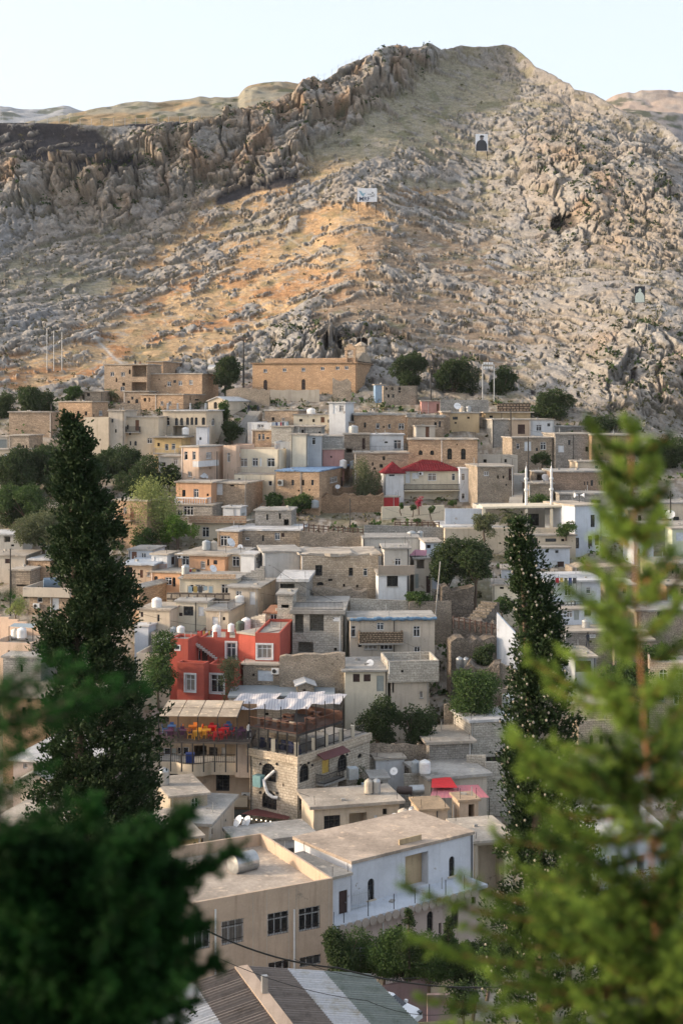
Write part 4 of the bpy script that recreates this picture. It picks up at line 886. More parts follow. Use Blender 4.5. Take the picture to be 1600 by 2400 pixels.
# far left rows
H('plaster_house','grey house with white roof tarpaulins at the left edge',-30,54,1253,1300,-6,GRY,d=7,f='o18,1264,14,13 w30,1290,8,9 w38,1292,8,9',D=216,jit=.08,rm=ROOFW)
H('plaster_house','grey lower storey at the left edge behind the utility pole',-30,60,1302,1362,-6,TANG,d=7,f='n18,1315,11,11',D=206)
H('stone_house','stone yard house with a gaping dark garage at the far left',25,71,1336,1366,-8,ST3,d=6,f='o55,1390,30,40',D=201,x2=118)
H('stone_house','tan stone house under the oak like tree with a green white roof sheet',68,118,1312,1352,-10,ST2,d=7,D=205,f='s92,1330,8,12',rm=ROOFW,jit=.1)
hL3=H('plaster_house','broad parapet house with a wall air conditioner left of the dark cypress',54,164,1376,1398,-10,TANG,d=9,par=.9,D=195.5,down=0,ov=.1)
hL3b=H('stone_house','lower storey of the broad parapet house with a barred window',70,163,1398,1455,-10,ST1,d=8.5,f='w94,1406,12,13 d131,1416,16,28',D=196)
acunit('cream air conditioner under the broad parapet, far left',hL3b.F,88,1419,.9,.65,.45)
tank('blue grey tank lying on the broad parapet roof at left',topt(hL3,122,4),.8,2.2,'blue',ax=(1,.2,0))
H('plaster_house','tan plastered room beside the lying blue tank',136,166,1352,1380,-10,TAN,d=5,D=199)
wall('terrace_wall','peach stepped terrace wall at the left edge',-20,104,1440,1480,-14,CHR,D=184,steps=6,yt2=1474,th=.4)
hL5=H('plaster_house','peach roof terrace house carrying tanks under a thin shade frame',-20,72,1504,1560,-12,CHR,d=9,par=.6,D=172)
H('stone_house','pale stone house with three narrow windows hidden by the cypress',95,190,1478,1535,-18,ST4,d=8,f='D109,1506,8,19 D124,1506,8,19 D138,1506,8,19',D=176,rm=ROOFP)
H('plaster_house','dark block warehouse left of the cypress with a white band',8,96,1540,1600,-6,BLK,d=10,D=168,jit=.03,rm=ROOFG)
H('stone_house','rough pebble walled house glimpsed behind the blurred left branch',8,200,1632,1712,-10,RUBO,d=9,D=160,f='n69,1640,9,12 n155,1632,10,14',rm=ROOFP)
H('plaster_house','mauve grey house with a broad white roof behind the lower branches',32,200,1780,1830,-14,plaster((.34,.29,.27),.5),d=13,D=146,f='w104,1800,9,14 w60,1795,10,12',rm=ROOFW,ov=.4)
gable('grey gabled house end beside the lower left branches',50,112,1826,1870,-10,TANG,ROOFG,16,d=8,D=143)
H('plaster_house','low brick house with a wide dusty roof at the bottom left edge',-40,96,1940,2010,-16,ST2,d=11,D=122,rm=ROOFP,ov=.3)
H('plaster_house','lilac white house glimpsed through the cypress left of the red house',316,348,1466,1522,-18,WHB,d=6,D=181,rm=ROOFW)
H('plaster_house','pale terrace with a rail just left of the red house',320,398,1530,1570,-10,CRM,d=6,D=175,par=.6)
# ---------------- red house ----------------
RK=dict(group=None,cat='house')
hR1=H('red_house','red orange stair tower block of the red house with a tiny white window',398,441,1496,1640,-14,RED,x2=464,f='W416,1518,11,10',D=171.5,rm=ROOFA,par=.35,**RK)
hR2=H('red_house','recessed red middle block with battlement posts and a large white framed window',463,560,1498,1640,-8,RED,d=8,f='W542,1527,22,42 w464,1531,12,32 n480,1535,14,30',D=174.5,rm=ROOFA,par=.3,**RK)
m=MB()
for x0,x1 in ((463,470),(500,508),(529,537),(551,560)):
    u0,z=hR2.F.uz(x0,1498);u1,_=hR2.F.uz(x1,1498); bar(m,hR2.F,u0,u1,z-.3,z+.85,-.35,.004)
u0,z=hR2.F.uz(463,1498);u1,_=hR2.F.uz(560,1498); bar(m,hR2.F,u0+.01,u1-.01,z+.0,z+.25,-.3,-.002); m.build('battlement',RED,hR2.root)
hR3a=H('red_house','angled red bay catching the warm light left of the white framed window',560,598,1483,1560,-40,RED,d=5,D=173,rm=ROOFA,down=1,**RK)
hR3=H('red_house','upper right wing of the red house with a big square white window',598,656,1483,1558,-6,RED,x2=686,f='W620,1527,34,32',D=170.5,rm=ROOFA,par=.35,down=0,**RK)
hR4=H('red_house','lower left wing of the red house with one tall white framed window',415,478,1552,1645,-16,RED,x2=490,f='W446,1600,22,38',D=168,rm=ROOFA,par=.9,**RK)
hR5=H('red_house','lower right wing of the red house beneath the red terrace parapet',490,556,1556,1650,-12,RED,x2=574,f='W509,1602,30,42',D=169,rm=ROOFA,par=.9,**RK)
t_=thing('outdoor_stair',PL(hR2.root),'diagonal concrete stair climbing the red house facade','stair')
m=MB()
for i in range(9):
    x=456+i*5.8;y=1508+i*4.2; p=at(x,y,173.6); m.ob(p,(.34,.0,0),(0,.9,0),(0,0,-.26))
m.build('steps',GRY,t_)
hRS=H('stone_house','rough stone base house with a grey shutter below the red wing',570,656,1556,1612,-8,RUB2,d=5,f='p622,1584,36,25',D=169.6,down=4,jit=.03)
acunit('white air conditioner beside the grey shutter on the stone base',hRS.F,646,1572,.9,.7,.35)
wall('stone_wall','big cream rubble wall running right from the red house',655,808,1538,1618,-2,RUB2,D=168,jit=.12,th=1.2,yt2=1532)
# unfinished block tower
hU=H('block_house','unfinished grey block house with big dark unglazed openings',685,803,1436,1556,-3,BLKP,x2=819,f='o701,1460,20,48 o742,1459,33,42 o716,1518,36,27 s786,1522,7,8',D=179,ov=.3,group=None,rm=ROOFG,th=.45)
bal(hU.root,'railing',[hU.P-hU.n*.1,hU.P+hU.t*hU.L-hU.n*.1],hU.zi,1.0,IRON,.16)
m=MB(); bar(m,hU.F,hU.L*.985-.35,hU.L*.985-.2,hU.z-9,hU.z-.4,.01,.12); m.build('drain_pipe',PVC,hU.root)
u,z=hU.F.uz(788,1451); m=MB(); bar(m,hU.F,u-.4,u+.4,z-.28,z+.22,.01,.04); o_=m.build('notice',WHITE,hU.root)
m=MB(); q=hU.F.p(u,z,.045); m.poly(hU.F.p(u-.62,z+.18,.045),hU.F.p(u-.3,z+.02,.045),hU.F.p(u-.2,z+.16,.045)); m.build('arrow',DARK,o_)
H('block_house','roof stair room of the unfinished block house with a white slab',654,718,1361,1396,-4,BLK,x2=733,f='o672,1378,36,20',D=187,ov=.35,rm=ROOFW,group=None,th=.4)
H('block_house','left shoulder of the unfinished block house with a low vent opening',650,686,1394,1436,-4,BLKP,d=5,f='o668,1421,18,8',D=181.5,group=None,rm=ROOFG)
# ruined long house, middle
hF3=H('stone_house','ruined long stone house with three dark windows in the centre of town',705,886,1302,1392,3,ST4,d=9,f='k747,1337,16,25 k822,1340,10,19 w856,1341,10,18 s806,1372,5,7 s837,1374,5,7 a750,1368,16,8',jit=.4,D=197,rm=ROOFA,th=.3)
wall('rubble_heap','heap of loose pale stones below the ruined long house',735,860,1383,1400,2,RUB2,D=192,jit=.3,th=2.5)
hF4=H('plaster_house','grey plaster upper room with a small window over the white box house',900,959,1286,1336,2,GRY,d=6,f='w932,1317,14,17 ',D=196,ov=.3,rm=ROOFG,x2=994)
hF4b=H('plaster_house','white box house with a big square dark window beside the leaning pole',886,953,1348,1416,2,WHT,x2=970,f='k919,1362,26,25',s='n963,1370,4,30',D=191,roof='flat')
m=MB(); u0,z=hF4b.F.uz(885,1348);u1,_=hF4b.F.uz(970,1348); bar(m,hF4b.F,u0,u1,z+.1,z+1.3,-.1,.25); m.build('balcony_wall',plaster((.33,.28,.23),.6),hF4b.root)
H('plaster_house','white plastered store with tiny window under the pink awning',996,1034,1272,1345,4,WHB,d=6,f='s1004,1281,9,8',D=203)
H('plaster_house','dim doorways house right of the white box house',970,1012,1310,1402,4,TANG,d=5,f='o985,1320,18,26 G976,1362,9,34 n1003,1370,10,40',D=197,rm=ROOFG)
wall('block_wall','long cream block wall below the ruined house',820,958,1402,1434,2,BLKP,D=187.5,th=.3,yt2=1408)
wall('stone_wall','low cream stone wall running to the steps',958,1057,1410,1440,4,RUB2,D=187,th=.4,jit=.1)
hF7=H('plaster_house','long brown plastered house with rolled blue tarpaulin along the eaves',820,1018,1452,1540,3,TANG,x2=1061,f='w827,1480,13,27 w891,1468,17,18 w976,1480,16,26 w977,1522,14,14 k849,1519,1,1 w868,1517,30,11 w905,1517,30,12',D=177.5,rm=ROOFG,ov=.3,jit=.05)
m=MB(); rr_=random.Random(4); A_=hF7.P+hF7.n*.35; prev=None
for i in range(27):
    q=A_+hF7.t*(hF7.L+.2)*i/26; p=Vector((q.x,q.y,hF7.z+.12+rr_.uniform(-.1,.08)))
    if prev is not None: m.cyl(prev,p,.16+rr_.uniform(0,.1),n=7)
    prev=p
m.build('rolled_tarpaulin',flat((.16,.28,.42),.7,name='blue_cloth',var=.6),hF7.root)
balcony(hF7,840,942,1504,out=1.3,railm=masonry((.30,.235,.17),(.24,.18,.13),(.07,.055,.04),.3,.2,1,msz=.05,name='lattice_screen'),wallr=True,rail=1.4)
hF8=H('plaster_house','small white house with two black windows and a grey door below a flat roof',808,908,1573,1642,5,CRM,d=8,f='n835,1589,16,19 n860,1589,16,17 G891,1602,17,37',D=167,ov=.4,rm=ROOFG)
hF9=H('plaster_house','terrace house with block parapet and three steel tanks',908,1028,1550,1600,6,BLKP,d=10,par=.9,D=167,down=0,rm=ROOFG,x2=1062)
H('plaster_house','beige storey under the tank terrace with a slanting white patch',916,1005,1592,1662,6,TANG,x2=1060,f='o918,1606,10,36 w987,1628,8,16',D=167.4)
hI2=H('plaster_house','wide grey metal roofed hall behind the striped awnings',536,782,1634,1700,0,STG,d=6,D=163,rm=flat((.30,.34,.37),.5,metal=.2,name='grey_sheet'),ov=.1)
gable('tiny stone roof hut with a pale gable on the grey metal roof',697,736,1607,1632,6,RUB2,ROOFW,7,x2=748,D=165,f='n713,1620,7,10')
# ---------------- lower centre ----------------
hK5=H('stone_house','large cream block house with a flat slab roof and dark lower band',1102,1203,1692,1756,14,BLKP,d=9,x2=1062,D=160,rm=ROOFW,ov=.3,th=.3,down=1)
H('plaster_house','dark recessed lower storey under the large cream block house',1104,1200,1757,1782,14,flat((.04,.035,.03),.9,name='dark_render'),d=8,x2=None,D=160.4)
tag(hK5.root,None,'house')
hK4=H('stone_house','grey stone shed with a slab roof left of the large cream block house',1006,1104,1742,1802,10,STG,d=7,D=157,ov=.5,rm=ROOFP,f='o1036,1792,34,22 ',th=.3)
wall('block_wall','cream block yard wall below the dark recessed storey',1092,1137,1770,1816,-18,BLKP,D=156,th=.3)
wall('block_wall','cream block yard wall running behind the slim cypress',1137,1215,1786,1815,8,BLKP,D=154,th=.3)
hK3=H('plaster_house','white cube house with one bright side beside two tanks',880,947,1780,1836,10,WHT,d=6,D=156,x2=None,rm=ROOFP)
wall('block_wall','bricked wall corner between the restaurant and the white cube house',832,884,1776,1830,10,BLKP,D=156.5,th=.3)
wall('block_wall','low block wall behind the white plastic tank',947,1012,1814,1846,6,BLKP,D=153,th=.3)
hK2=H('plaster_house','narrow roof stair hut with an open dark doorway beside the air coolers',870,909,1826,1872,8,GRY,d=3,x2=None,f='o889,1850,14,36',D=150.5,rm=ROOFG)
hKr=H('plaster_house','broad concrete roofed house above the bright red awnings',1008,1140,1826,1880,18,TANG,d=6.5,D=150,ov=.5,rm=ROOFG,th=.3)
hK1=H('plaster_house','terrace house with a thick pale roof edge, barred window and dark porch',735,935,1893,1962,14,CRM2,d=5.5,D=139,f='k778,1928,38,34 o839,1926,42,42 d880,1925,8,30',ov=.5,rm=ROOFP,th=.3)
hK7=H('plaster_house','tan roof hut with a sloping cracked roof at the corner of the white building',985,1048,1900,1940,10,TAN,d=4,D=134,rm=roofm((.36,.27,.18),'tan_roof'),x2=None,ov=.2,down=1)
H('plaster_house','tan stair head with a dark door beside the cracked roof hut',1076,1120,1878,1930,12,TAN,d=2.5,f='o1104,1904,14,38',D=136,rm=roofm((.40,.30,.21),'tan_roof'),down=1)
# restaurant house
hJ=H('restaurant','two storey arched stone restaurant with round headed iron windows',586,697,1757,1902,-36,masonry((.52,.465,.385),(.46,.405,.33),(.26,.225,.18),.42,.22,0),x2=866,f='a630,1810,34,42 a631,1874,34,44 s664,1840,3,8',s='a713,1811,22,42 a713,1874,22,46 y763,1796,17,32 a802,1788,22,40 o757,1861,20,36 o802,1847,20,36 a843,1771,10,10',D=149,cat='restaurant',group=None,rm=ROOFG,ov=.02)
m=MB(); F_=hJ.F; bar(m,F_,-.25,F_.L+.25,hJ.z-.55,hJ.z+.25,.003,.3); S_=hJ.S; bar(m,S_,-.002,S_.L,hJ.z-.55,hJ.z+.25,.003,.3); m.build('cornice',masonry((.50,.43,.34),(.45,.38,.30),(.3,.26,.2),.42,.3,0),hJ.root)
for F_,pts in ((hJ.F,((611,1790),(649,1790),(610,1857),(650,1858),(630,1779))),(hJ.S,((704,1791),(722,1788),(731,1793),(704,1856),(723,1856),(734,1855),(785,1770),(812,1768)))):
    for x,y in pts:
        u,z=F_.uz(x,y); m=MB(); m.lathe(F_.p(u,z,.003),[(.13,0),(.13,.12),(.06,.18)],8,Vector((F_.n.x,F_.n.y,0))); m.build('wall_lamp',IRON,hJ.root)
balcony(hJ,740,788,1836,out=1.1,side=True,railm=IRON)
u0,z0_=hJ.S.uz(737,1776);u1,z1_=hJ.S.uz(798,1762)
t_=thing('door_awning',hJ.S.p(u0,z0_),'maroon sheet awning over the yellow balcony door','awning')
m=MB(); a_=hJ.S.p(u0,z0_+.5,.01);b_=hJ.S.p(u1,z0_+.5,.01);c_=hJ.S.p(u1,z0_-.1,1.3);e_=hJ.S.p(u0,z0_-.1,1.3); m.ob(e_,c_-e_,a_-e_,Vector((0,0,.06))); m.build('sheet',flat((.12,.04,.04),.6,name='maroon_sheet'),t_)
# left restaurant wing
hJ1=H('restaurant_wing','shaded left wing of the restaurant with glazed lower storeys',366,588,1790,1932,-4,TAN,d=7,f='k421,1819,46,16 k522,1835,32,38 k548,1840,27,38 g514,1906,38,24 g565,1908,44,22 k460,1840,40,30',D=152,cat='restaurant',group=None,rm=ROOFG)
def curved(par,P,t,n,L,z0,z1,bulges,mat,name,th=.15):
    m=MB(); N_=40; pts=[]
    for i in range(N_+1):
        u=L*i/N_; o=0
        for c_,w,h_ in bulges: o+=h_*max(0,1-((u-c_)/w)**2)**.5 if abs(u-c_)<w else 0
        q=P+t*u+n*o; pts.append(q)
    for a,b in zip(pts,pts[1:]):
        i_=[a-n*th,b-n*th]
        v=v3; m.poly(v(a,z0),v(b,z0),v(b,z1),v(a,z1)); m.poly(v(i_[1],z0),v(i_[0],z0),v(i_[0],z1),v(i_[1],z1)); m.poly(v(a,z1),v(b,z1),v(i_[1],z1),v(i_[0],z1)); m.poly(v(b,z0),v(a,z0),v(i_[0],z0),v(i_[1],z0))
    m.build(name,mat,par); return pts
H('restaurant_wing','recessed upper storey of the restaurant wing, deck shade painted into its walls',372,556,1741,1800,-3,plaster((.26,.215,.17),.5),d=3,D=155,f='w392,1762,16,18 G408,1766,10,24 w436,1760,14,18 o470,1764,30,34 k500,1766,20,30 d524,1766,10,28 w420,1760,8,16',cat='restaurant',group=None,roof='none')  # dark plaster stands in for the shade under the deck
bx_=at(446,1783,150.5); t_=thing('ice_box',bx_-Vector((0,0,.2)),'blue box standing on the curved balcony of the restaurant wing','box'); m=MB(); m.bx(bx_-Vector((0,0,.2)),.9,.7,.95,.1); m.build('case',flat((.03,.07,.30),.5,name='blue_plastic'),t_); m=MB(); m.bx(bx_+Vector((0,0,.75)),.95,.75,.08,.1); m.build('lid',flat((.04,.09,.35),.5,name='blue_plastic2'),t_)
FJ=hJ1.F; u0,zt_=FJ.uz(366,1778); zb_=zt_-1.25; Lj=hJ1.L
pp=curved(hJ1.root,hJ1.P+hJ1.n*1.3,hJ1.t,hJ1.n,Lj*.88,zb_,zt_,[(Lj*.42,Lj*.16,.9)],CHR if 0 else CRM2,'balcony_wall')
m=MB()
for a,b in zip(pp,pp[1:]):
    q0=hJ1.P+hJ1.t*((a-hJ1.P).dot(hJ1.t));q1=hJ1.P+hJ1.t*((b-hJ1.P).dot(hJ1.t)); m.poly(v3(q0,zb_+.15),v3(a-hJ1.n*.1,zb_+.15),v3(b-hJ1.n*.1,zb_+.15),v3(q1,zb_+.15)); m.poly(v3(q1,zb_+.02),v3(b,zb_+.02),v3(a,zb_+.02),v3(q0,zb_+.02))
m.build('balcony_floor',CONC,hJ1.root)
bal(hJ1.root,'railing',[q-hJ1.n*.07 for q in pp[::2]],zt_,.9,IRON,.18)
u0,zc=FJ.uz(470,1862);u1,_=FJ.uz(586,1862); m=MB(); bar(m,FJ,Lj*.5,Lj*.98,zc-.9,zc+.1,.003,1.2); m.build('lower_balcony',CRM2,hJ1.root)
H('plaster_house','beige side wall pier joining the restaurant terraces',552,588,1740,1822,-6,plaster((.42,.34,.28),.4),d=4,D=149.4,down=0,roof='none',cat='wall pier',group=None)
acunit('white air conditioner on the pier under the restaurant balcony',hJ1.F,577,1864,.9,.7,.4)
def ironframe(name,label,pts,z0,z1,post=.06,rail=None,beams=True,nP=None,cat='frame'):
    """posts along a closed or open plan line"""
    r=thing(name,v3(pts[0],z0),label,cat)
    for p in pts:
        m=MB(); m.bx((p.x,p.y,z0),post*2,post*2,z1-z0); m.build('post',IRON,r)
    m=MB()
    if beams:
        for a,b in zip(pts,pts[1:]): m.cyl(v3(a,z1-.06),v3(b,z1-.06),.06,n=4)
        m.build('beam',IRON,r)
    return r
# upper coloured deck of the left wing
zd=CZ+(HY-1737)*148/FP
Pd,td,Ld=frame(372,586,-3,148.0); nd=Vector((td.y,-td.x))
t_=thing('deck',v3(Pd,zd),'dark iron framed upper deck crowded with coloured chairs','deck')
m=MB(); m.ob(v3(Pd,zd-.22),v3(td*Ld,0),v3(-nd*6.5,0),Vector((0,0,.22))); m.build('deck_floor',flat((.09,.075,.065),.8,name='dark_planks'),t_)
bal(t_,'railing',[Pd-nd*.1,Pd+td*(Ld*.98)-nd*.1],zd,1.0,IRON,.16,.018)
for i in range(9):
    q=Pd+td*(Ld*(i+.1)/8.3); m=MB(); m.bx((q.x,q.y,zt_-.3),.13,.13,zd-zt_+.2); m.build('post',IRON,t_)
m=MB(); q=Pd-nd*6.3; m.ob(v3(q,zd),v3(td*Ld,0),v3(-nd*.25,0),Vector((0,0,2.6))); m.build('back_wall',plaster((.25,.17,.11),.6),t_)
zk=zd+2.55
t2=thing('pergola',v3(Pd,zk),'pale bamboo mat pergola roof over the coloured chairs','pergola')
for i in range(4):
    for j in range(2):
        m=MB(); a_=Pd+td*(Ld*(.0+.215*i)+.03)-nd*(.2+2.9*j); z_=zk+.75*j*0+.25*j
        m.ob(v3(a_,z_),v3(td*(Ld*.205),0),v3(-nd*2.75,.22),Vector((0,0,.06))); m.build('mat',roofm((.46,.38,.29),'bamboo_mat'),t2)
for i in range(5):
    q=Pd+td*(Ld*.215*i); m=MB(); m.bx((q.x,q.y,zd),.1,.1,zk-zd,0); m.build('post',IRON,t2)
    m=MB(); m.cyl(v3(q,zk-.03),v3(q-nd*6,zk+.45),.05,n=4); m.build('beam',IRON,t2)
# striped awnings and brown deck of the right terrace
zt2=CZ+(HY-1702)*149/FP
A_=hJ.P+hJ.n*.1;B_=hJ.P+hJ.t*hJ.L+hJ.n*.1; C_=B_-hJ.n*(hJ.d*.62)
RB_=hJ.P-hJ.n*(hJ.d*.6)
t3=thing('deck',v3(A_,zt2),'brown timber terrace deck raised on black posts over the stone restaurant','deck')
m=MB(); m.ob(v3(A_,zt2-.25),v3(B_-A_,0),v3(-hJ.n*hJ.d*.62,0),Vector((0,0,.25))); m.build('deck_floor',IRON,t3)
BR=flat((.095,.042,.026),.7,name='brown_timber')
bal(t3,'railing',[A_,B_,C_],zt2,1.05,BR,.13,.03)
for k_ in range(6):
    q=A_+(B_-A_)*(k_/5); m=MB(); m.bx((q.x,q.y,hJ.z),.16,.16,zt2-hJ.z); m.build('post',IRON,t3)
for k_ in range(1,6):
    q=B_+(C_-B_)*(k_/5); m=MB(); m.bx((q.x,q.y,hJ.z),.16,.16,zt2-hJ.z); m.build('post',IRON,t3)
    m=MB(); m.bx((q.x,q.y,zt2),.1,.1,2.6); m.build('upper_post',IRON,t3)
for k_ in range(4):
    q=A_+(B_-A_)*(k_/3); m=MB(); m.bx((q.x,q.y,zt2),.1,.1,2.6); m.build('upper_post',IRON,t3)
STRIPE=None
m_,t__,b__=newmat('striped_cloth',.8,.1); wv_=N(t__,'TexWave'); wv_.inputs['Scale'].default_value=1.1; wv_.inputs['Distortion'].default_value=.6
t__.links.new(uvn(t__),wv_.inputs['Vector']); t__.links.new(mixc(t__,ramp(t__,wv_.outputs[1],.35,.65),(.50,.49,.49),(.36,.345,.37)),b__.inputs['Base Color']); STRIPE=m_
for i,(x0,x1,y0,y1,D0,lab) in enumerate([(540,640,1632,1650,158,'striped cloth awning furthest left, lying over the wing roof'),(548,665,1652,1664,152,'long striped awning in front of the grey hall'),(660,745,1632,1646,158,'bulging striped awning at the back of the timber deck'),(640,722,1650,1664,150,'sagging striped awning with ragged red edge'),(705,796,1639,1652,155,'striped awning at the right rear of the timber deck')]):
    r=thing('awning',at(x0,y1,D0),lab,'awning','striped awnings over the terrace'); m=MB(); nx,ny=14,6
    P=[[None]*(ny+1) for _ in range(nx+1)]; a0=at(x0,y1,D0);a1=at(x1,y1-3,D0+1)
    dp=4.2
    for a in range(nx+1):
        for b in range(ny+1):
            u=a/nx;v=b/ny; q=a0+(a1-a0)*u+Vector((.8*v,dp*v,0)); q.z+=.25*v-.32*math.sin(math.pi*u*2)**2*math.sin(math.pi*v)+.05*math.sin(u*13+i)+.03*math.sin(v*7+u*5); P[a][b]=q
    for a in range(nx):
        for b in range(ny): m.poly(P[a][b],P[a+1][b],P[a+1][b+1],P[a][b+1])
    m.build('cloth',STRIPE,r,smooth=True)
bal(hJ.root,'terrace_railing',[A_+hJ.t*.3-hJ.n*.3,B_-hJ.t*.3-hJ.n*.3,B_-hJ.t*.3-hJ.n*(hJ.d-.5)],hJ.z+.25,.95,IRON,.14,.02)
for q in (A_+(B_-A_)*.47-hJ.n*.3,B_-hJ.n*.35-hJ.t*.35,B_-hJ.n*3.2-hJ.t*.3,B_-hJ.n*5.4-hJ.t*.3,B_-hJ.n*8-hJ.t*.3,B_-hJ.n*10.2-hJ.t*.3):
    m=MB(); m.bx((q.x,q.y,hJ.z+.2),.42,.42,1.3,0); m.build('terrace_pier',CRM,hJ.root)
for i_,(uu,dd_) in enumerate(((.15,1.6),(.5,1.7),(.85,1.7),(.3,4.2),(.75,4.4),(.55,7))):
    q=A_+(B_-A_)*uu-hJ.n*dd_; tt=thing('timber_table',v3(q,zt2),['dark timber table at the left front of the brown deck','dark timber table at the middle front of the brown deck','dark timber table at the front corner of the brown deck','dark timber table behind the front left one on the brown deck','dark timber table halfway back on the brown deck','rearmost dark timber table on the brown deck'][i_],'table','timber tables on the brown deck')
    m=MB(); m.bx((q.x,q.y,zt2+.68),1.2,.7,.07,R(-36)); m.build('tabletop',BR,tt)
    for s_ in (-1,1): m=MB(); m.bx((q.x+s_*.45,q.y,zt2),.08,.5,.68,R(-36)); m.build('leg',BR,tt); m=MB(); m.bx((q.x,q.y+s_*.65,zt2+.4),1.2,.25,.05,R(-36)); m.build('bench',BR,tt)
m=MB(); q=C_+hJ.n*.1; m.ob(v3(q,zt2),v3((A_-B_),0),v3(-hJ.n*.12,0),Vector((0,0,1.0))); m.build('back_panel',BR,t3)
rsp=random.Random(3)
for i_ in range(7):
    q=A_+(B_-A_)*(.12+.13*i_)-hJ.n*rsp.uniform(.9,2.2); tt=thing('blue_sofa',v3(q,hJ.z+.2),'dark blue seat on the stone terrace, place %s from the wing'%('first','second','third','fourth','fifth','sixth','seventh')[i_],'seat','dark blue seats on the stone terrace')
    m=MB(); m.bx((q.x,q.y,hJ.z+.2),.6,.6,.45,R(-36)); m.build('seat',flat((.02,.03,.085),.8,name='navy_fabric'),tt); m=MB(); m.bx((q.x,q.y+.25,hJ.z+.65),.6,.12,.45,R(-36)); m.build('backrest',flat((.02,.03,.085),.8,name='navy_fabric'),tt)
m=MB(); q=A_-hJ.n*3.2; m.ob(v3(q,hJ.z+.2),v3((B_-A_)*.62,0),v3(-hJ.n*.4,0),Vector((0,0,2.5))); m.build('inner_wall',ST4,hJ.root)
# ---------------- right side rows ----------------
H('plaster_house','low cream house at the top of the shaded ravine steps',1153,1212,1371,1440,-6,CRM,d=6,f='s1175,1378,9,5 s1200,1380,9,5',D=193)
H('plaster_house','stepped white wall room above the low cream ravine house',1174,1206,1334,1370,-6,WHB,d=5,D=199)
wall('white_wall','tall white wall slanting down beside the ravine, left of the slim cypress',1163,1222,1436,1560,-30,WHB,D=176,yt2=1500,th=.3)
wall('stone_wall','rough stone footing below the slanting white wall',1166,1215,1552,1615,-20,RUB2,D=170,jit=.1,yt2=1575)
hN1=H('villa','white balcony house with a pierced white balcony wall, seen through the slim cypress',1286,1406,1362,1428,8,WHB,d=8,f='w1330,1384,16,26 d1352,1382,18,34 w1378,1384,12,16',D=190,rm=ROOFW,ov=.9,group=None)
balcony(hN1,1286,1338,1424,out=1.4,wallr=True,railm=masonry((.55,.56,.55),(.5,.51,.5),(.16,.16,.16),.3,.3,0,msz=.08,name='pierced_block'),slabm=WHT)
balcony(hN1,1342,1392,1424,out=1.2,railm=IRON,step=.2)
hN1b=H('villa','cluttered lower veranda of the white balcony house',1300,1432,1430,1484,8,WHB,d=7,f='w1334,1438,14,20 G1350,1440,12,26 k1376,1436,16,14 d1402,1446,10,34',D=186,group=None)
H('stone_house','low stone house under the cluttered veranda with one white vent',1320,1446,1482,1524,8,STG,d=7,f='W1387,1491,10,4',D=181,rm=ROOFP,jit=.08)
H('plaster_house','grey flat roofed garage glimpsed between the two right conifers',1346,1396,1541,1586,4,GRB,d=7,f='n1366,1562,36,26',D=171,rm=ROOFP)
hN4=H('stone_house','cream ashlar house with arched white windows at the right edge',1521,1660,1552,1660,-10,ST4,d=9,f='A1553,1583,20,28 A1590,1583,20,28 A1548,1632,16,24 A1588,1637,22,30',D=170,rm=ROOFP,par=.6)
hN5=H('stone_house','small ashlar house with a grey door behind the bright blurred conifer',1345,1446,1648,1690,-12,ST4,d=7,f='G1391,1657,7,15',D=165,rm=ROOFP,ov=.3)
H('stone_house','long terrace house with arches and a posted parapet behind the bright conifer',1354,1470,1690,1760,10,ST4,d=9,par=.8,f='a1385,1735,9,24 a1408,1735,9,22 a1430,1738,9,22',D=160,rm=ROOFP)
H('plaster_house','long white roofed house lost behind the lower right branches',1395,1560,1962,2060,6,WHB,d=9,f='o1440,2030,18,50 o1500,2030,18,50',D=128,rm=ROOFW,ov=.5)
H('stone_house','pale stone house behind the right conifer top, below the russet house',1470,1536,1196,1250,3,RUB2,d=7,f='s1498,1215,8,14',D=226,jit=.1)
H('plaster_house','white and green house with a barred window behind the right conifer',1409,1446,1206,1250,4,WHB,d=6,f='w1424,1236,14,14',D=224,rm=ROOFW,par=0)
H('plaster_house','bluish balcony house at the right edge below the big stone blocks',1530,1640,1180,1232,4,CRM2,d=7,f='w1555,1205,20,22 k1583,1218,14,14',D=229,rm=ROOFG)
H('stone_house','terraced stone house at the right edge under the dish',1520,1640,1232,1286,4,STG,d=7,D=218,jit=.1,f='s1560,1255,9,12')
H('plaster_house','small lilac house with a white window behind the right conifer',1484,1530,1268,1318,4,WHB,d=6,f='w1496,1292,7,14 w1508,1296,6,16',D=210,rm=flat((.30,.42,.38),.6,name='green_sheet'))
H('plaster_house','pale green fronted house at the extreme right edge',1574,1660,1240,1274,2,plaster((.50,.54,.42),.3),d=6,f='p1592,1258,18,20',D=214)
H('stone_house','long grey stone house with small arched niches at the right edge',1535,1660,1322,1366,4,RUB,d=8,f='a1563,1338,5,12 a1575,1338,5,12 a1588,1338,5,14',D=202,jit=.15,rm=ROOFG)
H('stone_house','reddish brick fronted house at the right edge by the dark conifer bough',1560,1660,1372,1420,4,ST2,d=7,f='s1597,1385,6,12 p1570,1398,14,22',D=196,jit=.08,rm=ROOFP)
H('stone_house','long low stone house with two dark windows behind the right conifer trunk',1490,1660,1432,1486,4,RUB,d=8,f='k1545,1440,12,16 s1564,1446,8,8',D=186,jit=.12,rm=ROOFG)
H('stone_house','stone house half hidden left of the orange conifer trunk',1430,1490,1372,1430,2,RUB2,d=7,f='s1462,1385,8,12',D=196,jit=.12,rm=ROOFG)
H('stone_house','wide stone house behind the dark boughs on the right, mid slope',1440,1530,1500,1560,-4,RUB2,d=8,D=178,f='w1490,1520,12,16',jit=.1,rm=ROOFP)
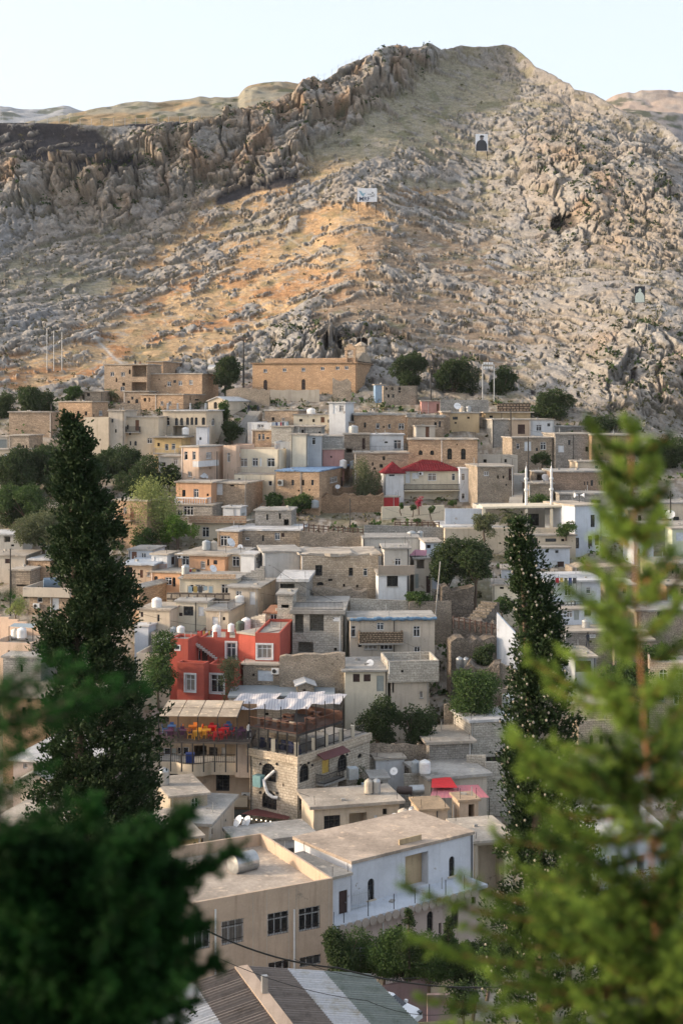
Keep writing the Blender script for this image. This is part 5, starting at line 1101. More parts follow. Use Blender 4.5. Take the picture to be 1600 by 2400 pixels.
for i,(x0,x1,y,yb,D_) in enumerate([(1060,1170,1462,1490,180),(1056,1160,1500,1545,175),(1085,1170,1560,1600,170),(1035,1110,1378,1404,190)]):
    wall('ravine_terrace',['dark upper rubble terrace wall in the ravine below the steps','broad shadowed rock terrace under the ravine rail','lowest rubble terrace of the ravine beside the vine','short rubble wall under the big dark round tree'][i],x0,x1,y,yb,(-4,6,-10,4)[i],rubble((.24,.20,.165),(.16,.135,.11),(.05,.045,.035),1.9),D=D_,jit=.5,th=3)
wall('stone_wall','stone wall of the tree yard behind the restaurant',745,1010,1745,1800,3,RUB,D=158,jit=.15)
wall('stone_wall','rubble wall beside the vine covered house',1040,1100,1650,1700,0,RUB2,D=166,jit=.1)
wall('stone_wall','mossy wall running right of the climbing vine',1150,1215,1612,1680,2,RUB2,D=167,jit=.15)
# steps
def stairs(label,xa,ya,xb,yb,n,w,Da,Db,mat=CONC):
    t=thing('stone_steps',at(xa,ya,Da),label,'steps','public stairs'); m=MB()
    A=at(xa,ya,Da);B=at(xb,yb,Db); dr=Vector((B.x-A.x,B.y-A.y,0)); L=dr.length; dr.normalize(); sd=Vector((-dr.y,dr.x,0))
    for i in range(n):
        p=A+(B-A)*(i/n); m.ob(p-sd*w/2+Vector((0,0,-3)),dr*(L/n+.02),sd*w,Vector((0,0,3)))
    m.build('treads',mat,t)
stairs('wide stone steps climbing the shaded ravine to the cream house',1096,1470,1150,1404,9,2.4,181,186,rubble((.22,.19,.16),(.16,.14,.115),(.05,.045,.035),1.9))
stairs('narrow stairway beside the square rubble house',1208,1170,1214,1105,14,2.2,234,246,GRY)
stairs('stepped path climbing past the arcade house to the church wall',560,1012,600,960,14,2.5,268,280)
# fences
def railfence(label,x0,y0,x1,y1,D0,D1,n,h=1.0):
    t=thing('timber_fence',at(x0,y0,D0),label,'fence','timber rail fences'); A=at(x0,y0,D0);B=at(x1,y1,D1)
    for i in range(n+1):
        p=A+(B-A)*(i/n); m=MB(); m.cyl(p-Vector((0,0,.5)),p+Vector((0,0,h)),.09,n=6); m.build('post',BRW,t)
    m=MB()
    for q in (.45,.85): m.cyl(A+Vector((0,0,h*q)),B+Vector((0,0,h*q)),.06,n=5)
    m.build('rail',BRW,t)
BRW=flat((.085,.05,.04),.8,name='dark_timber')
railfence('long dark timber rail fence above the mortared retaining wall',712,1244,850,1256,213,212.5,12,1.1)
railfence('short dark timber rail fence under the cream garden wall of the villa',925,1236,1028,1236,221,221,8,.9)
railfence('timber rail fence crossing the ravine below the steps',1062,1462,1165,1482,178,177,8,1.0)
# ---------------- bottom buildings ----------------
hW1=H('white_building','long white building with arched iron windows and a recess painted with a sunlit ochre glow',824,1108,2023,2200,37,plaster((.60,.615,.65),.3),x2=690,D=112,f='a869,2085,15,52 o976,2040,54,78 a1058,2031,13,48 s1000,2110,1,1',rm=roofm((.43,.35,.28),'screed_roof'),ov=.12,th=.25,group=None,cat='building',down=2)
F_=hW1.F; u0,za=F_.uz(950,2078);u1,_=F_.uz(1002,2066); m=MB(); bar(m,F_,u0,u1,za-.6,za+3.6,-.9,-.8); m.build('recess_glow_panel',OCH,hW1.root)  # added ochre panel; its colour stands in for sunlight in the recess
for x,y,w_,h_ in ((869,2085,15,52),(1058,2031,13,48)):
    u0,zz=F_.uz(x-w_/2-3,y+h_/2);u1,_=F_.uz(x+w_/2+3,y); _,z1_=F_.uz(x,y-h_/2-3); m=MB(); bar(m,F_,u0,u1,zz-.12,zz-.003,.003,.12); m.build('sill',CRM2,hW1.root)
hW2=H('white_annex','lower white annex of the long building with a dark brown doorway',779,822,2060,2200,37,plaster((.60,.615,.65),.3),x2=668,D=109.7,f='n804,2116,20,58',rm=ROOFP,ov=.12,group=None,cat='building',down=2,dD=.0)
hW3=H('lower_storey','pink stained lower storey with arched openings under the white terrace',782,1122,2172,2290,37,plaster((.50,.41,.365),.6),d=4,D=108.2,f='a936,2190,16,50 a1007,2160,14,48 a1065,2150,17,56',rm=WHB,ov=.5,group=None,cat='building',th=.3,down=2)
m=MB(); F_=hW3.F; n_=int(F_.L/.75)
for i in range(n_): m.cyl(F_.p(i*.75+.37,hW3.z-.12,.42),F_.p(i*.75+.37,hW3.z-.12,.60),.36,n=12)
m.build('scalloped_edge',plaster((.42,.36,.31),.5),hW3.root)
for x in (800,857,917,966,1000,1038,1082):
    u,z=F_.uz(x,2140); m=MB(); p=F_.p(u,hW3.zi,.3); m.cyl(p-Vector((0,0,.05)),p+Vector((0,0,1.2)),.035,n=5); m.build('iron_post',IRON,hW3.root)
t_=thing('loose_grille',hW3.F.p(hW3.F.uz(860,2140)[0],hW3.zi,-1.6),'bent white iron grille leaning under the arched window','grille')
m=MB(); u0,_=F_.uz(836,2130);u1,_=F_.uz(893,2130)
for i in range(15):
    u=u0+(u1-u0)*i/14; m.cyl(F_.p(u,hW3.zi+.02,-1.4),F_.p(u+.15,hW3.zi+1.25+.12*math.sin(i*1.2),-1.75),.016,n=4)
for q in (.1,.85): m.cyl(F_.p(u0,hW3.zi+1.2*q,-1.4-.3*q),F_.p(u1,hW3.zi+1.2*q,-1.4-.3*q),.02,n=4)
m.build('bars',STEEL,t_)
H('porch_building','shadowed porch wing with stone pillars at the right end of the white building',1112,1200,1972,2190,14,CRM2,d=6,D=123,f='o1150,2040,62,120 ',rm=ROOFP,ov=.5,group=None,cat='building',down=2)
hTB=H('school_building','tan rendered school like block with white barred windows and a parapet roof',380,780,2129,2320,28,plaster((.50,.385,.29),.45),d=12.5,D=99,par=.95,f='b467,2197,52,58 b545,2184,52,56 b652,2164,50,53 b725,2153,50,54 b727,2272,50,64 b655,2284,52,64 b545,2300,52,60',rm=roofm((.42,.36,.30),'dusty_roof'),group=None,cat='building',down=4)
F_=hTB.F
for x in (504,688):
    u,z=F_.uz(x,2150); m=MB(); m.cyl(F_.p(u,z-9,.09),F_.p(u,z+.6,.09),.07,n=8); m.build('drain_pipe',PVC,hTB.root)
for x in (593,625,694,676,770):
    u,z=F_.uz(x,2150); m=MB(); bar(m,F_,u-.02,u+.02,hTB.zb-3,hTB.z-.2,.003,.02); m.build('joint_line',TANG,hTB.root)
tank('big round galvanised tank lying on the tan parapet roof',at(570,2050,110),.78,2.0,'steel',ax=(-.75,-.62,0))
# corrugated roof in front
P1=Vector((-6.2,88,CZ-35));P2=P1+Vector((2.96,-8,0))*2.3; rd=(P2-P1).normalized(); rg=Vector((-rd.y,rd.x,0))
t_=thing('market_roof',P1-Vector((0,0,5)),'striped corrugated gable roof in brown, white and green with a tan ridge strip','roof')
Lr=(P2-P1).length
def corr(a0,a1,side,mat):
    m=MB(); n=int(Lr/.055); rr=[]
    for i in range(n+1):
        s_=Lr*i/n; h=.12*math.sin(2*math.pi*s_/.32); row=[]
        for a in (a0,a1):
            p=P1+rd*s_+rg*side*a+Vector((0,0,-.2*a+h)); row.append(p)
        rr.append(row)
    for A,B in zip(rr,rr[1:]):
        q=[A[0],A[1],B[1],B[0]]
        if side>0: q=q[::-1]
        m.poly(*q)
    m.build('sheet',mat,t_)
def sheet(c,st):
    m,t,b=newmat('corrugated_sheet',.55,.3); a=noise(t,posn(t),.7,5,.7); f=noise(t,posn(t),6,3,.6)
    cc=mixc(t,ramp(t,a,.5,.7),c,st); cc=mixc(t,.4,cc,mixc(t,ramp(t,f,.3,.7),(.35,.35,.35),(.65,.65,.65)),'OVERLAY'); t.links.new(cc,b.inputs['Base Color']); return m
SB=sheet((.17,.14,.12),(.09,.07,.055));SW=sheet((.45,.45,.46),(.30,.27,.20));SG=sheet((.18,.20,.18),(.12,.14,.11))
for sd_ in (1,-1):
    corr(.32,3.0,sd_,SB);corr(3.0,5.4,sd_,SW);corr(5.4,8.6,sd_,SG)
m=MB(); m.ob(P1+rg*.42+Vector((0,0,-.03)),rd*Lr,-rg*.84,Vector((0,0,.1))); m.build('ridge_cap',plaster((.42,.33,.26),.5),t_)
m=MB(); e=P1-rg*8.2; m.ob(Vector((e.x,e.y,CZ-41)),rg*16.4,rd*.3,Vector((0,0,3.9))); m.poly(P1-rg*8.2+Vector((0,0,-1.75)),P1+rg*8.2+Vector((0,0,-1.75)),P1+Vector((0,0,-.08)))
m.ob(Vector((P1+rg*8.2).to_tuple())-Vector((0,0,6)),rd*Lr,-rg*.3,Vector((0,0,4))); m.build('wall',TANG,t_)
for x,y in ((620,2296),(658,2365)):
    p=at(x,y,84); m=MB(); m.bx(p+Vector((0,0,-1)),.35,.3,1.25,.3); m.build('vent_cowl',STEEL,t_)
wall('garden_wall','mauve rendered yard wall behind the white car',872,1000,2318,2370,14,MAUVE,D=97,yt2=2292,th=.3)
wall('garden_wall','mauve gate wall with a white coping right of the car',1001,1062,2332,2400,4,MAUVE,D=93,th=.3)
wall('garden_wall','weathered cream yard wall under the cables',976,1062,2296,2330,6,CRM2,D=98,th=.4)
t_=thing('gate_post',at(892,2312,99),'short white capped gate post on the yard wall','post'); m=MB(); p=at(892,2312,99); m.bx(p-Vector((0,0,1)),.5,.5,2.1); m.bx(p+Vector((0,0,1.1)),.6,.6,.15); m.build('post',CRM,t_)
# flat roofs between tan block and restaurant
hJ3=H('plaster_house','corner house with an arched white framed window and a tank, left of the restaurant',400,486,1868,1950,20,plaster((.40,.35,.28),.6),d=7,D=139,f='A457,1888,18,36',ov=.3,rm=ROOFA)
hJ4=H('plaster_house','small grey concrete hut with a dark door below the maroon awning',424,490,1930,1995,-10,TANG,x2=549,f='o434,1952,14,12 n468,1965,16,30',D=135,ov=.4,rm=ROOFG,th=.3)
hJ5=H('plaster_house','wide grey concrete roof house with two dishes in front of the restaurant',560,738,1978,2040,20,GRB,d=4.6,D=132,ov=.3,rm=ROOFG,f='o700,2000,50,30',th=.3)
hJ6=H('plaster_house','yellow house corner with a small arched window above the tan parapet',340,472,1976,2040,22,plaster((.58,.43,.24),.3),d=9,D=126,f='A457,1984,10,20',ov=.3,rm=ROOFP)
t_=thing('market_awning',at(600,1900,146),'maroon corrugated awning hung with small lamps at the foot of the restaurant','awning')
m=MB(); a_=at(606,1893,149);b_=at(694,1901,148.3)
c_=at(672,1921,144.6);e_=at(563,1907,145.5)
n_=44
for i in range(n_):
    u=i/n_;v=(i+1)/n_; h=.03*(1 if i%2 else -1)
    m.poly(e_+(c_-e_)*u+Vector((0,0,h)),e_+(c_-e_)*v+Vector((0,0,-h)),a_+(b_-a_)*v+Vector((0,0,-h)),a_+(b_-a_)*u+Vector((0,0,h)))
m.build('sheet',flat((.20,.075,.07),.6,name='maroon_corrugated'),t_)
for i in range(10):
    p=e_+(c_-e_)*((i+.5)/10); m=MB(); m.lathe(p-Vector((0,0,.45)),[(.03,0),(.05,.05),(.03,.1)],8); m.build('bulb',flat((.9,.8,.6),.4,name='lit_bulb',emit=((1,.85,.6),3)),t_)
# awnings on right
def sheetawn(label,pts,mat,name='sheet_awning'):
    t=thing(name,pts[0],label,'awning'); m=MB(); e,c,b,a=pts; n=30; 
    for i in range(n):
        u=i/n;v=(i+1)/n;h=.01*(1 if i%2 else -1); m.poly(e+(c-e)*u+Vector((0,0,h)),e+(c-e)*v+Vector((0,0,-h)),a+(b-a)*v+Vector((0,0,-h)),a+(b-a)*u+Vector((0,0,h)))
    m.build('sheet',mat,t)
    for p in (e,c): m=MB(); m.cyl(p-Vector((0,0,2.4)),p,.05,n=6); m.build('pole',IRON,t)
sheetawn('bright red sheet awning over the roof stair',[at(1010,1846,147),at(1072,1846,147),at(1056,1822,150),at(1012,1821,150)],flat((.62,.015,.02),.5,name='bright_red_sheet'))
sheetawn('faded pink corrugated awning in front of the broad concrete roof',[at(1006,1870,144.5),at(1146,1869,145),at(1120,1839,149),at(1016,1842,149)],flat((.50,.17,.19),.55,name='pink_sheet'))
sheetawn('small maroon awning over the market alley below the terrace house',[at(736,1960,134),at(790,1967,134),at(806,1950,137),at(750,1946,137)],flat((.13,.07,.07),.6,name='maroon_sheet2'))
sheetawn('purple pink awning beside the dim doorways house',[at(958,1302,198),at(998,1302,198),at(1000,1289,200),at(972,1288,200)],flat((.36,.16,.20),.6,name='plum_sheet'))
sheetawn('thin shade sheet over the twin tanks at the left edge',[at(22,1468,176),at(78,1472,176),at(84,1462,178.5),at(34,1460,178.5)],flat((.36,.42,.44),.5,name='shade_sheet'))
# cooler and duct on the restaurant
cF=hJ.F; u,z=cF.uz(615,1826); t_=thing('duct_cooler',cF.p(u,z),'blue green box cooler with a white duct bending into the arched windows','air cooler')
m=MB(); bar(m,cF,u-.5,u+.5,z-.6,z+.55,.15,1.0); m.build('case',flat((.16,.30,.32),.5,name='teal_sheet'),t_)
m=MB(); ps=[cF.p(*cF.uz(x,y),o) for x,y,o in ((626,1823,.6),(632,1842,.7),(636,1857,.6),(645,1867,.35),(652,1869,.1))]; m.tube(ps,.17,10); ps=[cF.p(*cF.uz(x,y),o) for x,y,o in ((629,1824,.6),(640,1812,.4),(645,1806,.1))]; m.tube(ps,.15,10); m.build('duct',PVC,t_)
# ---------------- roof furniture ----------------
def rt(h,x,dep): return topt(h,x,dep)
tank('tall grey white tank with a domed lid on the corner house roof',rt(hJ3,385,4),.55,1.7,'steel')
tank('beige tank standing left on the terrace house roof edge',rt(hK1,863,2.6),.42,1.5,'tan')
tank('pale ribbed tank second from left on the terrace house roof',rt(hK1,882,2.6),.42,1.5,'steel')
tank('beige drum tank by the cracked roof hut, left of a pair',at(945,1932,136),.58,1.5,'tan')
tank('galvanised drum tank by the cracked roof hut, right of a pair',at(968,1928,137),.5,1.6,'steel')
tank('white ribbed plastic tank beside the white cube house',at(995,1814,151),.6,1.5,'white')
tank('slim grey tank squeezed next to the white ribbed one',at(973,1812,152),.45,1.4,'grey')
tank('brown drum lying among white tanks on the lower roof',at(948,1866,148),.42,1.5,'brown',ax=(1,-.1,0))
tank('white tank lying in a steel rack on the lower roof',at(975,1866,148.5),.5,1.5,'steel',ax=(1,.2,0))
cooler('tall zinc air cooler standing left on the terrace roof',rt(hK1,826,8),1.0,.3)
cooler('rusty zinc air cooler behind the terrace roof, beside the stair hut',at(858,1866,150),1.0,.1)
dish('white dish left of the brown drum on the terrace roof',rt(hK1,923,7.5),.42,-20)
dish('left one of the two pale dishes on the wide grey roof',at(560,1950,137),.62,-60)
dish('right one of the two pale dishes on the wide grey roof',at(580,1951,137.5),.62,-55)
dish('tiny dish beside the pair of drum tanks',at(924,1930,136),.32,-20)
tank('white tank on the large cream block house roof beside the slim cypress',rt(hK5,1189,5),.72,1.7,'white')
tank('big white tank at the front of the red house roof',rt(hR2,508,1.6),.55,1.9,'white')
tank('white tank left of the red house, on the cream parapet terrace',at(424,1490,181),.5,1.3,'white')
tank('steel tank beside the white cloth on the cream parapet terrace',at(407,1489,182),.45,1.1,'grey')
tank('white tank behind the battlements, third on the red house',at(542,1483,180),.42,1.2,'white')
tank('dark green tank behind the red house battlements',at(563,1482,181),.55,1.5,'dark')
tank('tall ribbed white tank behind the red house, right of the dark green one',at(577,1480,181.5),.6,1.8,'white')
tank('big ribbed white tank on the pale cream block beside the cypress',at(368,1429,184),.65,1.6,'white')
tank('white tank right of the leaning iron railing on the pale terrace',at(562,1414,189),.6,1.1,'white')
tank('left steel tank of two on the rail terrace above the ruined house',at(964,1267,215),.72,1.5,'steel')
tank('right steel tank of two on the rail terrace above the ruined house',at(984,1267,215.5),.5,1.5,'steel')
tank('round grey tank left of two over the orange house roof slab',at(484,1290,207),.62,1.5,'grey')
tank('round beige tank right of two over the orange house roof slab',at(501,1290,207.5),.58,1.4,'tan')
tank('white tank on the grey lattice terrace of the cream long house',at(435,1349,194),.55,1.5,'steel')
for i,(x,r) in enumerate(((1082,.55),(1097,.6))): tank(('brown','white steel')[i]+' roof tank %s on the mustard house'%('left of the pair','right of the pair')[i],at(x,969,282),r,1.5,('tan','steel')[i])
tank('white plastic tank behind the washing, left of the white rooftop room',at(729,976,276),.85,1.6,'white')
tank('ribbed steel tanks on the dim stone room by the whitewashed house',at(828,1018,263),.9,1.7,'steel')
tank('white cylinder tank at the right end of the blue tarpaulin roof',at(804,1098,250),.65,1.6,'white')
tank('grey cylinder tank at the right end of the blue tarpaulin roof',at(827,1098,251),.65,1.4,'grey')
tank('white tank lying on the upper stepped stone house',at(501,877,315),.95,2.0,'steel',ax=(1,-.35,0))
tank('white tank on the long pale house by the arcade',at(361,994,268),.75,1.5,'white')
tank('white tank beneath the arches of the arcade house',at(435,1020,262),.65,1.5,'white')
tank('left steel tank of three on the block parapet terrace',at(1076,1566,173),.42,1.4,'steel')
tank('middle steel tank of three on the block parapet terrace',at(1091,1567,173),.42,1.4,'steel')
tank('right steel tank of three on the block parapet terrace',at(1107,1569,173),.42,1.3,'steel')
tank('white tank left of two under the thin shade sheet',at(36,1496,177),.5,1.2,'white')
tank('white tank right of two under the thin shade sheet',at(52,1497,176),.6,1.4,'white')
tank('white drum on the cluttered veranda, seen past the slim cypress',at(1372,1474,184),.55,1.3,'steel')
tank('small grey tank in the bushes of the rubble terrace',at(738,1190,234),.65,1.3,'grey')
dish('large white dish on the rose pink house yard wall',at(1071,966,281),.75,10)
dish('dish leaning on the dark porch hut above the minarets',at(1277,1136,240),.75,20)
dish('dish on the pink house terrace, left of the orange veranda',at(472,1128,243),.75,50)
dish('second smaller dish on the pink house terrace',at(482,1128,243.5),.5,60)
dish('dish in front of the stone end room with the tall grille',at(540,1290,211),.75,50)
dish('small dish under the white roof sheeting',at(563,1294,210),.4,0)
dish('dish on the lattice terrace of the cream long house',at(499,1349,193),.55,40)
dish('dish at the lower right of the slit windowed stone house',at(791,1152,241),.42,0)
dish('dish on the white house terrace left of the block wall corner',at(867,1570,170),.45,-10)
dish('dish with a blue bracket at the right edge of town',at(1569,1224,226),.8,-20)
dish('dish by the long cream wall, right rows behind the conifer',at(1457,1220,224),.5,0)
acunit('air conditioner over the shadowed ground storey, orange veranda house',hD2.F,424,1178,.8,.6)
acunit('white air conditioner on the orange house beside the boxed bay',hD7.F,424,1302,.8,.7)
acunit('cream air conditioner below the villa balcony at right',hV.F,1062,1186,.9,.7)
# ---------------- poles, masts, minarets ----------------
def pole(label,x,yt,yb,D,r=.12,arm=None,mat=None,lean=0,name='utility_pole',cat='pole'):
    b=at(x,yb,D);t=at(x+lean,yt,D); o=thing(name,b,label,cat,'poles and masts in the town'); m=MB(); m.cyl(b-Vector((0,0,2)),t,r,r*.7,8); m.build('shaft',mat or IRON,o)
    if arm=='lamp':
        for s_ in (-1,1): m=MB(); m.ob(t+Vector((s_*.15-.0,-.1,-.1)),Vector((s_*1.1,0,.1)),Vector((0,.25,0)),Vector((0,0,.15))); m.build('lamp_head',IRON,o)
    if arm=='cross': m=MB(); m.ob(t+Vector((-.8,-.05,-.4)),Vector((1.6,0,0)),Vector((0,.1,0)),Vector((0,0,.12))); m.build('crossarm',IRON,o)
    if arm=='horn':
        for s_ in (-1,1): m=MB(); m.lathe(t+Vector((s_*.15,0,-.2)),[(.08,0),(.16,.35),(.38,.65)],10,Vector((s_,-.3,.05))); m.build('loudspeaker',WHITE,o)
    if arm=='ant':
        for k in range(4): m=MB(); m.cyl(t+Vector((-.5+.1*k,0,-.25*k)),t+Vector((.5-.1*k,0,-.25*k)),.02,n=4); m.build('antenna_rod',STEEL,o)
    return o
pole('tall twin headed lamp pole left of the church',571,797,903,300,.2,'lamp')
pole('dark pole by the long windowless stone house',121,946,1030,272,.16)
pole('dark pole in front of the long pale balcony house',336,968,1076,262,.16)
pole('dark pole against the pale tower house, left upper town',230,985,1058,264,.14)
pole('tall black pole before the mustard and tan block houses',1196,958,1066,262,.16)
pole('black pole rising behind the left white minaret',1237,1024,1145,238,.16)
pole('dark pole between the dark round trees by the cave cliff',1009,858,930,290,.14,'cross')
pole('thin dark pole standing in the rail fenced terrace',820,1168,1258,214,.1)
pole('pale leaning pole with a white box in front of the big dark tree',1025-6,1416-100,1416,187,.1,mat=CONC,lean=12)
pole('dark pole on the right edge above the bluish balcony house',1570,1150,1200,226,.14)
pole('twin horn loudspeaker pole behind the white villa roof',1356,1158,1186,222,.07,'horn')
pole('black pole at the left edge by the gaping garage',25,1286,1412,196,.12)
pole('thin rusty pole on the pink house terrace',509,1058,1128,243,.09)
pole('thin antenna pole in the garden by the tan block',843,2222,2290,99,.05,'ant',STEEL)
pole('thin pole of the black railing roof by the block tower',1062,1885,1925,134,.05,mat=STEEL)
for i,x in enumerate((111,127,146)): pole('thin pylon on the golden slope, %s of three'%('leftmost','middle one','rightmost')[i],x,772+i*3,876,330,.12,mat=STEEL)
for i,(x,yt,yb) in enumerate(((1130,853,936),(1157,856,948))):
    pole('pale steel mast %s of the pair right of the church trees'%('left','right')[i],x,yt,yb,290,.14,mat=STEEL)
t_=thing('mast_panel',at(1130,868,290),'floodlight rack slung between the two pale steel masts','lamp rack'); m=MB()
for y in (856,866):
    a_=at(1128,y,290); m.ob(a_,Vector((2.6,0,0)),Vector((0,.1,0)),Vector((0,0,.1)))
m.build('rack',STEEL,t_)
for k in range(8):
    p=at(1132+(k%4)*6,854+(k//4)*10,289.8); m=MB(); m.ob(p,Vector((.4,0,0)),Vector((0,.2,0)),Vector((0,0,.45))); m.build('floodlight',WHITE,t_)
def minaret(label,x,yt,yb,D,w):
    b=at(x,yb,D); h=(yb-yt)*D/FP; t=thing('minaret',b,label,'minaret','slim white minarets'); r=w*D/FP/2
    m=MB(); pr=[(r*1.1,-1),(r,0),(r,h*.36),(r*1.6,h*.385),(r*1.6,h*.42),(r*.95,h*.425),(r*.9,h*.60),(r*1.45,h*.62),(r*1.45,h*.655),(r*.85,h*.66),(r*.8,h*.80),(r*.95,h*.81),(.02,h*.93),(.02,h)]
    m.lathe(b,pr,12); m.build('tower',WHT,t)
    m=MB(); m.lathe(b+Vector((0,0,h*.9)),[(.02,0),(r*.3,h*.012),(.02,h*.025)],8); m.build('finial',STEEL,t)
minaret('left white minaret of the pair behind the porch villa',1232,1082,1192,222,6.5)
minaret('right white minaret of the pair behind the porch villa',1291,1082,1190,222,6.5)
minaret('lone slim white minaret glimpsed left of the tall cypress',169,1232,1320,205,8)
# ---------------- hillside signs ----------------
def board(label,x,y,w,h,base,D=None,name='billboard'):
    p=ground(x,y+h/2) ; D=p.y-.8; c=at(x,y,D); hw=w*D/FP/2; hh=h*D/FP/2
    t=thing(name,c-Vector((0,0,hh)),label,'billboard'); m=MB(); m.ob(c-Vector((hw,0,hh)),Vector((2*hw,0,0)),Vector((0,.12,0)),Vector((0,0,2*hh))); m.build('panel',base,t)
    for s_ in (-1,1): m=MB(); m.cyl(c+Vector((s_*hw*.9,.25,-hh-3.5)),c+Vector((s_*hw*.9,.25,hh*.6)),.09,n=6); m.build('post',IRON,t)
    return t,c,hw,hh
BW=flat((.72,.74,.78),.6,name='board_white'); BD=flat((.035,.04,.05),.7,name='board_dark'); BM=flat((.62,.68,.60),.7,name='board_pale')
def figure(t,c,hw,hh,body,head,hat=None,off=.0):
    y=-.03
    def P(u,v): return Vector((c.x+u*hw,c.y+y,c.z+v*hh))
    m=MB(); m.poly(*[P(u,v) for u,v in ((-.95,-.97),(.9,-.97),(.85,-.2),(.6,.15),(.25,.3),(-.25,.3),(-.7,.1),(-.92,-.3))]); m.build('painted_coat',body,t)
    y=-.05; m=MB(); m.poly(*[P(.28*math.cos(a)+off,.5+.26*math.sin(a)) for a in [math.pi*2*i/12 for i in range(12)]]); m.build('painted_head',head,t)
    if hat: y=-.07; m=MB(); m.poly(*[P(u,v) for u,v in ((-.3,.58),(.42,.62),(.3,.82),(-.1,.86),(-.32,.74))]); m.build('painted_cap',hat,t)
t_,c_,hw,hh=board('hillside billboard picturing a figure in a dark coat and cap on white',1128,334,29,40,BW)
figure(t_,c_,hw,hh,BD,flat((.20,.18,.18),.7,name='board_grey'),BD)
t_,c_,hw,hh=board('hillside billboard with a pale green figure on a dark ground, on the right crag',1498,690,24,38,BD)
figure(t_,c_,hw,hh,BM,BM)
t_,c_,hw,hh=board('white hillside sign with dark lettering and a blue bird emblem',860,457,46,32,BW)
def text3(s_,c,size,mat,parent,dx,dz):
    cu=bpy.data.curves.new('lettering','FONT'); cu.body=s_; cu.size=size; cu.extrude=.01; cu.align_x='LEFT'
    o=bpy.data.objects.new('lettering',cu); o.rotation_euler=(R(90),0,0); cu.materials.append(mat); lk(o,parent); L=PL(parent); o.location=(c.x+dx-L.x,c.y-.03-L.y,c.z+dz-L.z); cu.offset=.02
    dg=bpy.context.evaluated_depsgraph_get(); dg.update(); me=bpy.data.meshes.new_from_object(o.evaluated_get(dg)); o2=bpy.data.objects.new('lettering_text',me); lk(o2,parent); o2.location=o.location; o2.rotation_euler=o.rotation_euler; bpy.data.objects.remove(o); o2.name='lettering'
text3('MRF',c_,hh*.85,flat((.04,.06,.12),.7,name='navy_paint'),t_,-hw*.82,-hh*.85)
BB=flat((.25,.42,.52),.7,name='blue_paint'); m=MB(); y_=-.03
Pp=lambda u,v:Vector((c_.x+u*hw,c_.y+y_,c_.z+v*hh))
m.poly(*[Pp(u,v) for u,v in ((-.85,.6),(-.6,.55),(-.45,.2),(-.1,.35),(-.3,.05),(-.35,-.25),(-.6,.0),(-.72,.3))]); m.build('bird_emblem',BB,t_)
m=MB()
for i in range(10):
    a0=math.pi*(1.1+.8*i/10*1.0);a1=math.pi*(1.1+.8*(i+1)/10)
    m.poly(Pp(.55+.17*math.cos(a0),.3+.3*math.sin(a0)),Pp(.55+.17*math.cos(a1),.3+.3*math.sin(a1)),Pp(.55+.26*math.cos(a1),.3+.42*math.sin(a1)),Pp(.55+.26*math.cos(a0),.3+.42*math.sin(a0)))
m.poly(*[Pp(.55+.1*math.cos(a),.3+.16*math.sin(a)) for a in [2*math.pi*i/10 for i in range(10)]]); m.build('round_emblem',flat((.3,.32,.33),.7,name='grey_paint'),t_)
m=MB()
for i in range(3): m.poly(Pp(.06+.1*i,.02),Pp(.1+.1*i,.02),Pp(.1+.1*i,.2),Pp(.06+.1*i,.2))
m.poly(Pp(.3,-.12),Pp(.55,-.22),Pp(.8,-.05),Pp(.8,-.12),Pp(.55,-.3),Pp(.3,-.2)); m.build('script_strokes',BD,t_)
# ridge fence
t_=thing('ridge_fence',ground(300,300),'thin wire fence with posts along the far ridge','fence')
prev=None
for x in list(range(-20,500,26))+[None]+list(range(745,905,16)):
    if x is None: prev=None; continue
    yy=float(np.interp(x,SKX,SKY_)); g=ground(x,yy+2); p=Vector((g.x,g.y,at(x,yy,g.y).z)); m=MB(); m.cyl(p-Vector((0,0,.8)),p+Vector((0,0,1.7)),.07,n=4); m.build('post',STEEL,t_)
    if prev is not None:
        m=MB(); m.cyl(prev+Vector((0,0,1.2)),p+Vector((0,0,1.2)),.025,n=3); m.build('wire',STEEL,t_)
    prev=p
# cables
def cable(label,pts,r,sag=1):
    t=thing('power_cable',pts[0],label,'cable','overhead cables'); m=MB(); n=18
    for a,b in zip(pts,pts[1:]):
        P=[a+(b-a)*(i/n)-Vector((0,0,sag*4*(i/n)*(1-i/n))) for i in range(n+1)]; m.tube(P,r,4)
    m.build('wire',IRON,t)
cable('thick black bundled cable sagging across the tan block to the right',[at(395,2132,62),at(790,2268,66),at(1250,2305,72)],.045,.5)
cable('thin second cable below the thick one over the corrugated roof',[at(500,2240,60),at(860,2345,64),at(1060,2375,66)],.016,.3)
cable('thin cable crossing right above the mauve walls',[at(690,2248,66),at(980,2290,70),at(1240,2318,74)],.016,.4)
cable('thin cable from the restaurant to the terrace house',[at(700,1850,147),at(770,1925,141)],.02,.2)
cable('thin cable over the brown plastered house',[at(870,1465,176),at(1110,1570,172)],.015,.4)
cable('thin cable dropping to the cream villa wall',[at(1088,1128,238),at(1040,1195,231),at(900,1190,231)],.02,1.)
cable('thin cable slanting to the white villa corner',[at(1158,1302,214),at(1220,1255,216)],.02,.2)
rc=random.Random(77)
WP=[('white washing line',640,1000,262),]
names=['over the arcade house','above the yellow balcony','over the clay roofed house','past the mustard house','over the paired slit house','over the orange veranda','to the pepper tree','above the orange house slab','over the ruined long house','over the block tower','past the red house tanks','over the terrace house','across the ravine','to the white cube house','over the unfinished house','past the twin minarets','over the villa roof','above the retaining wall']
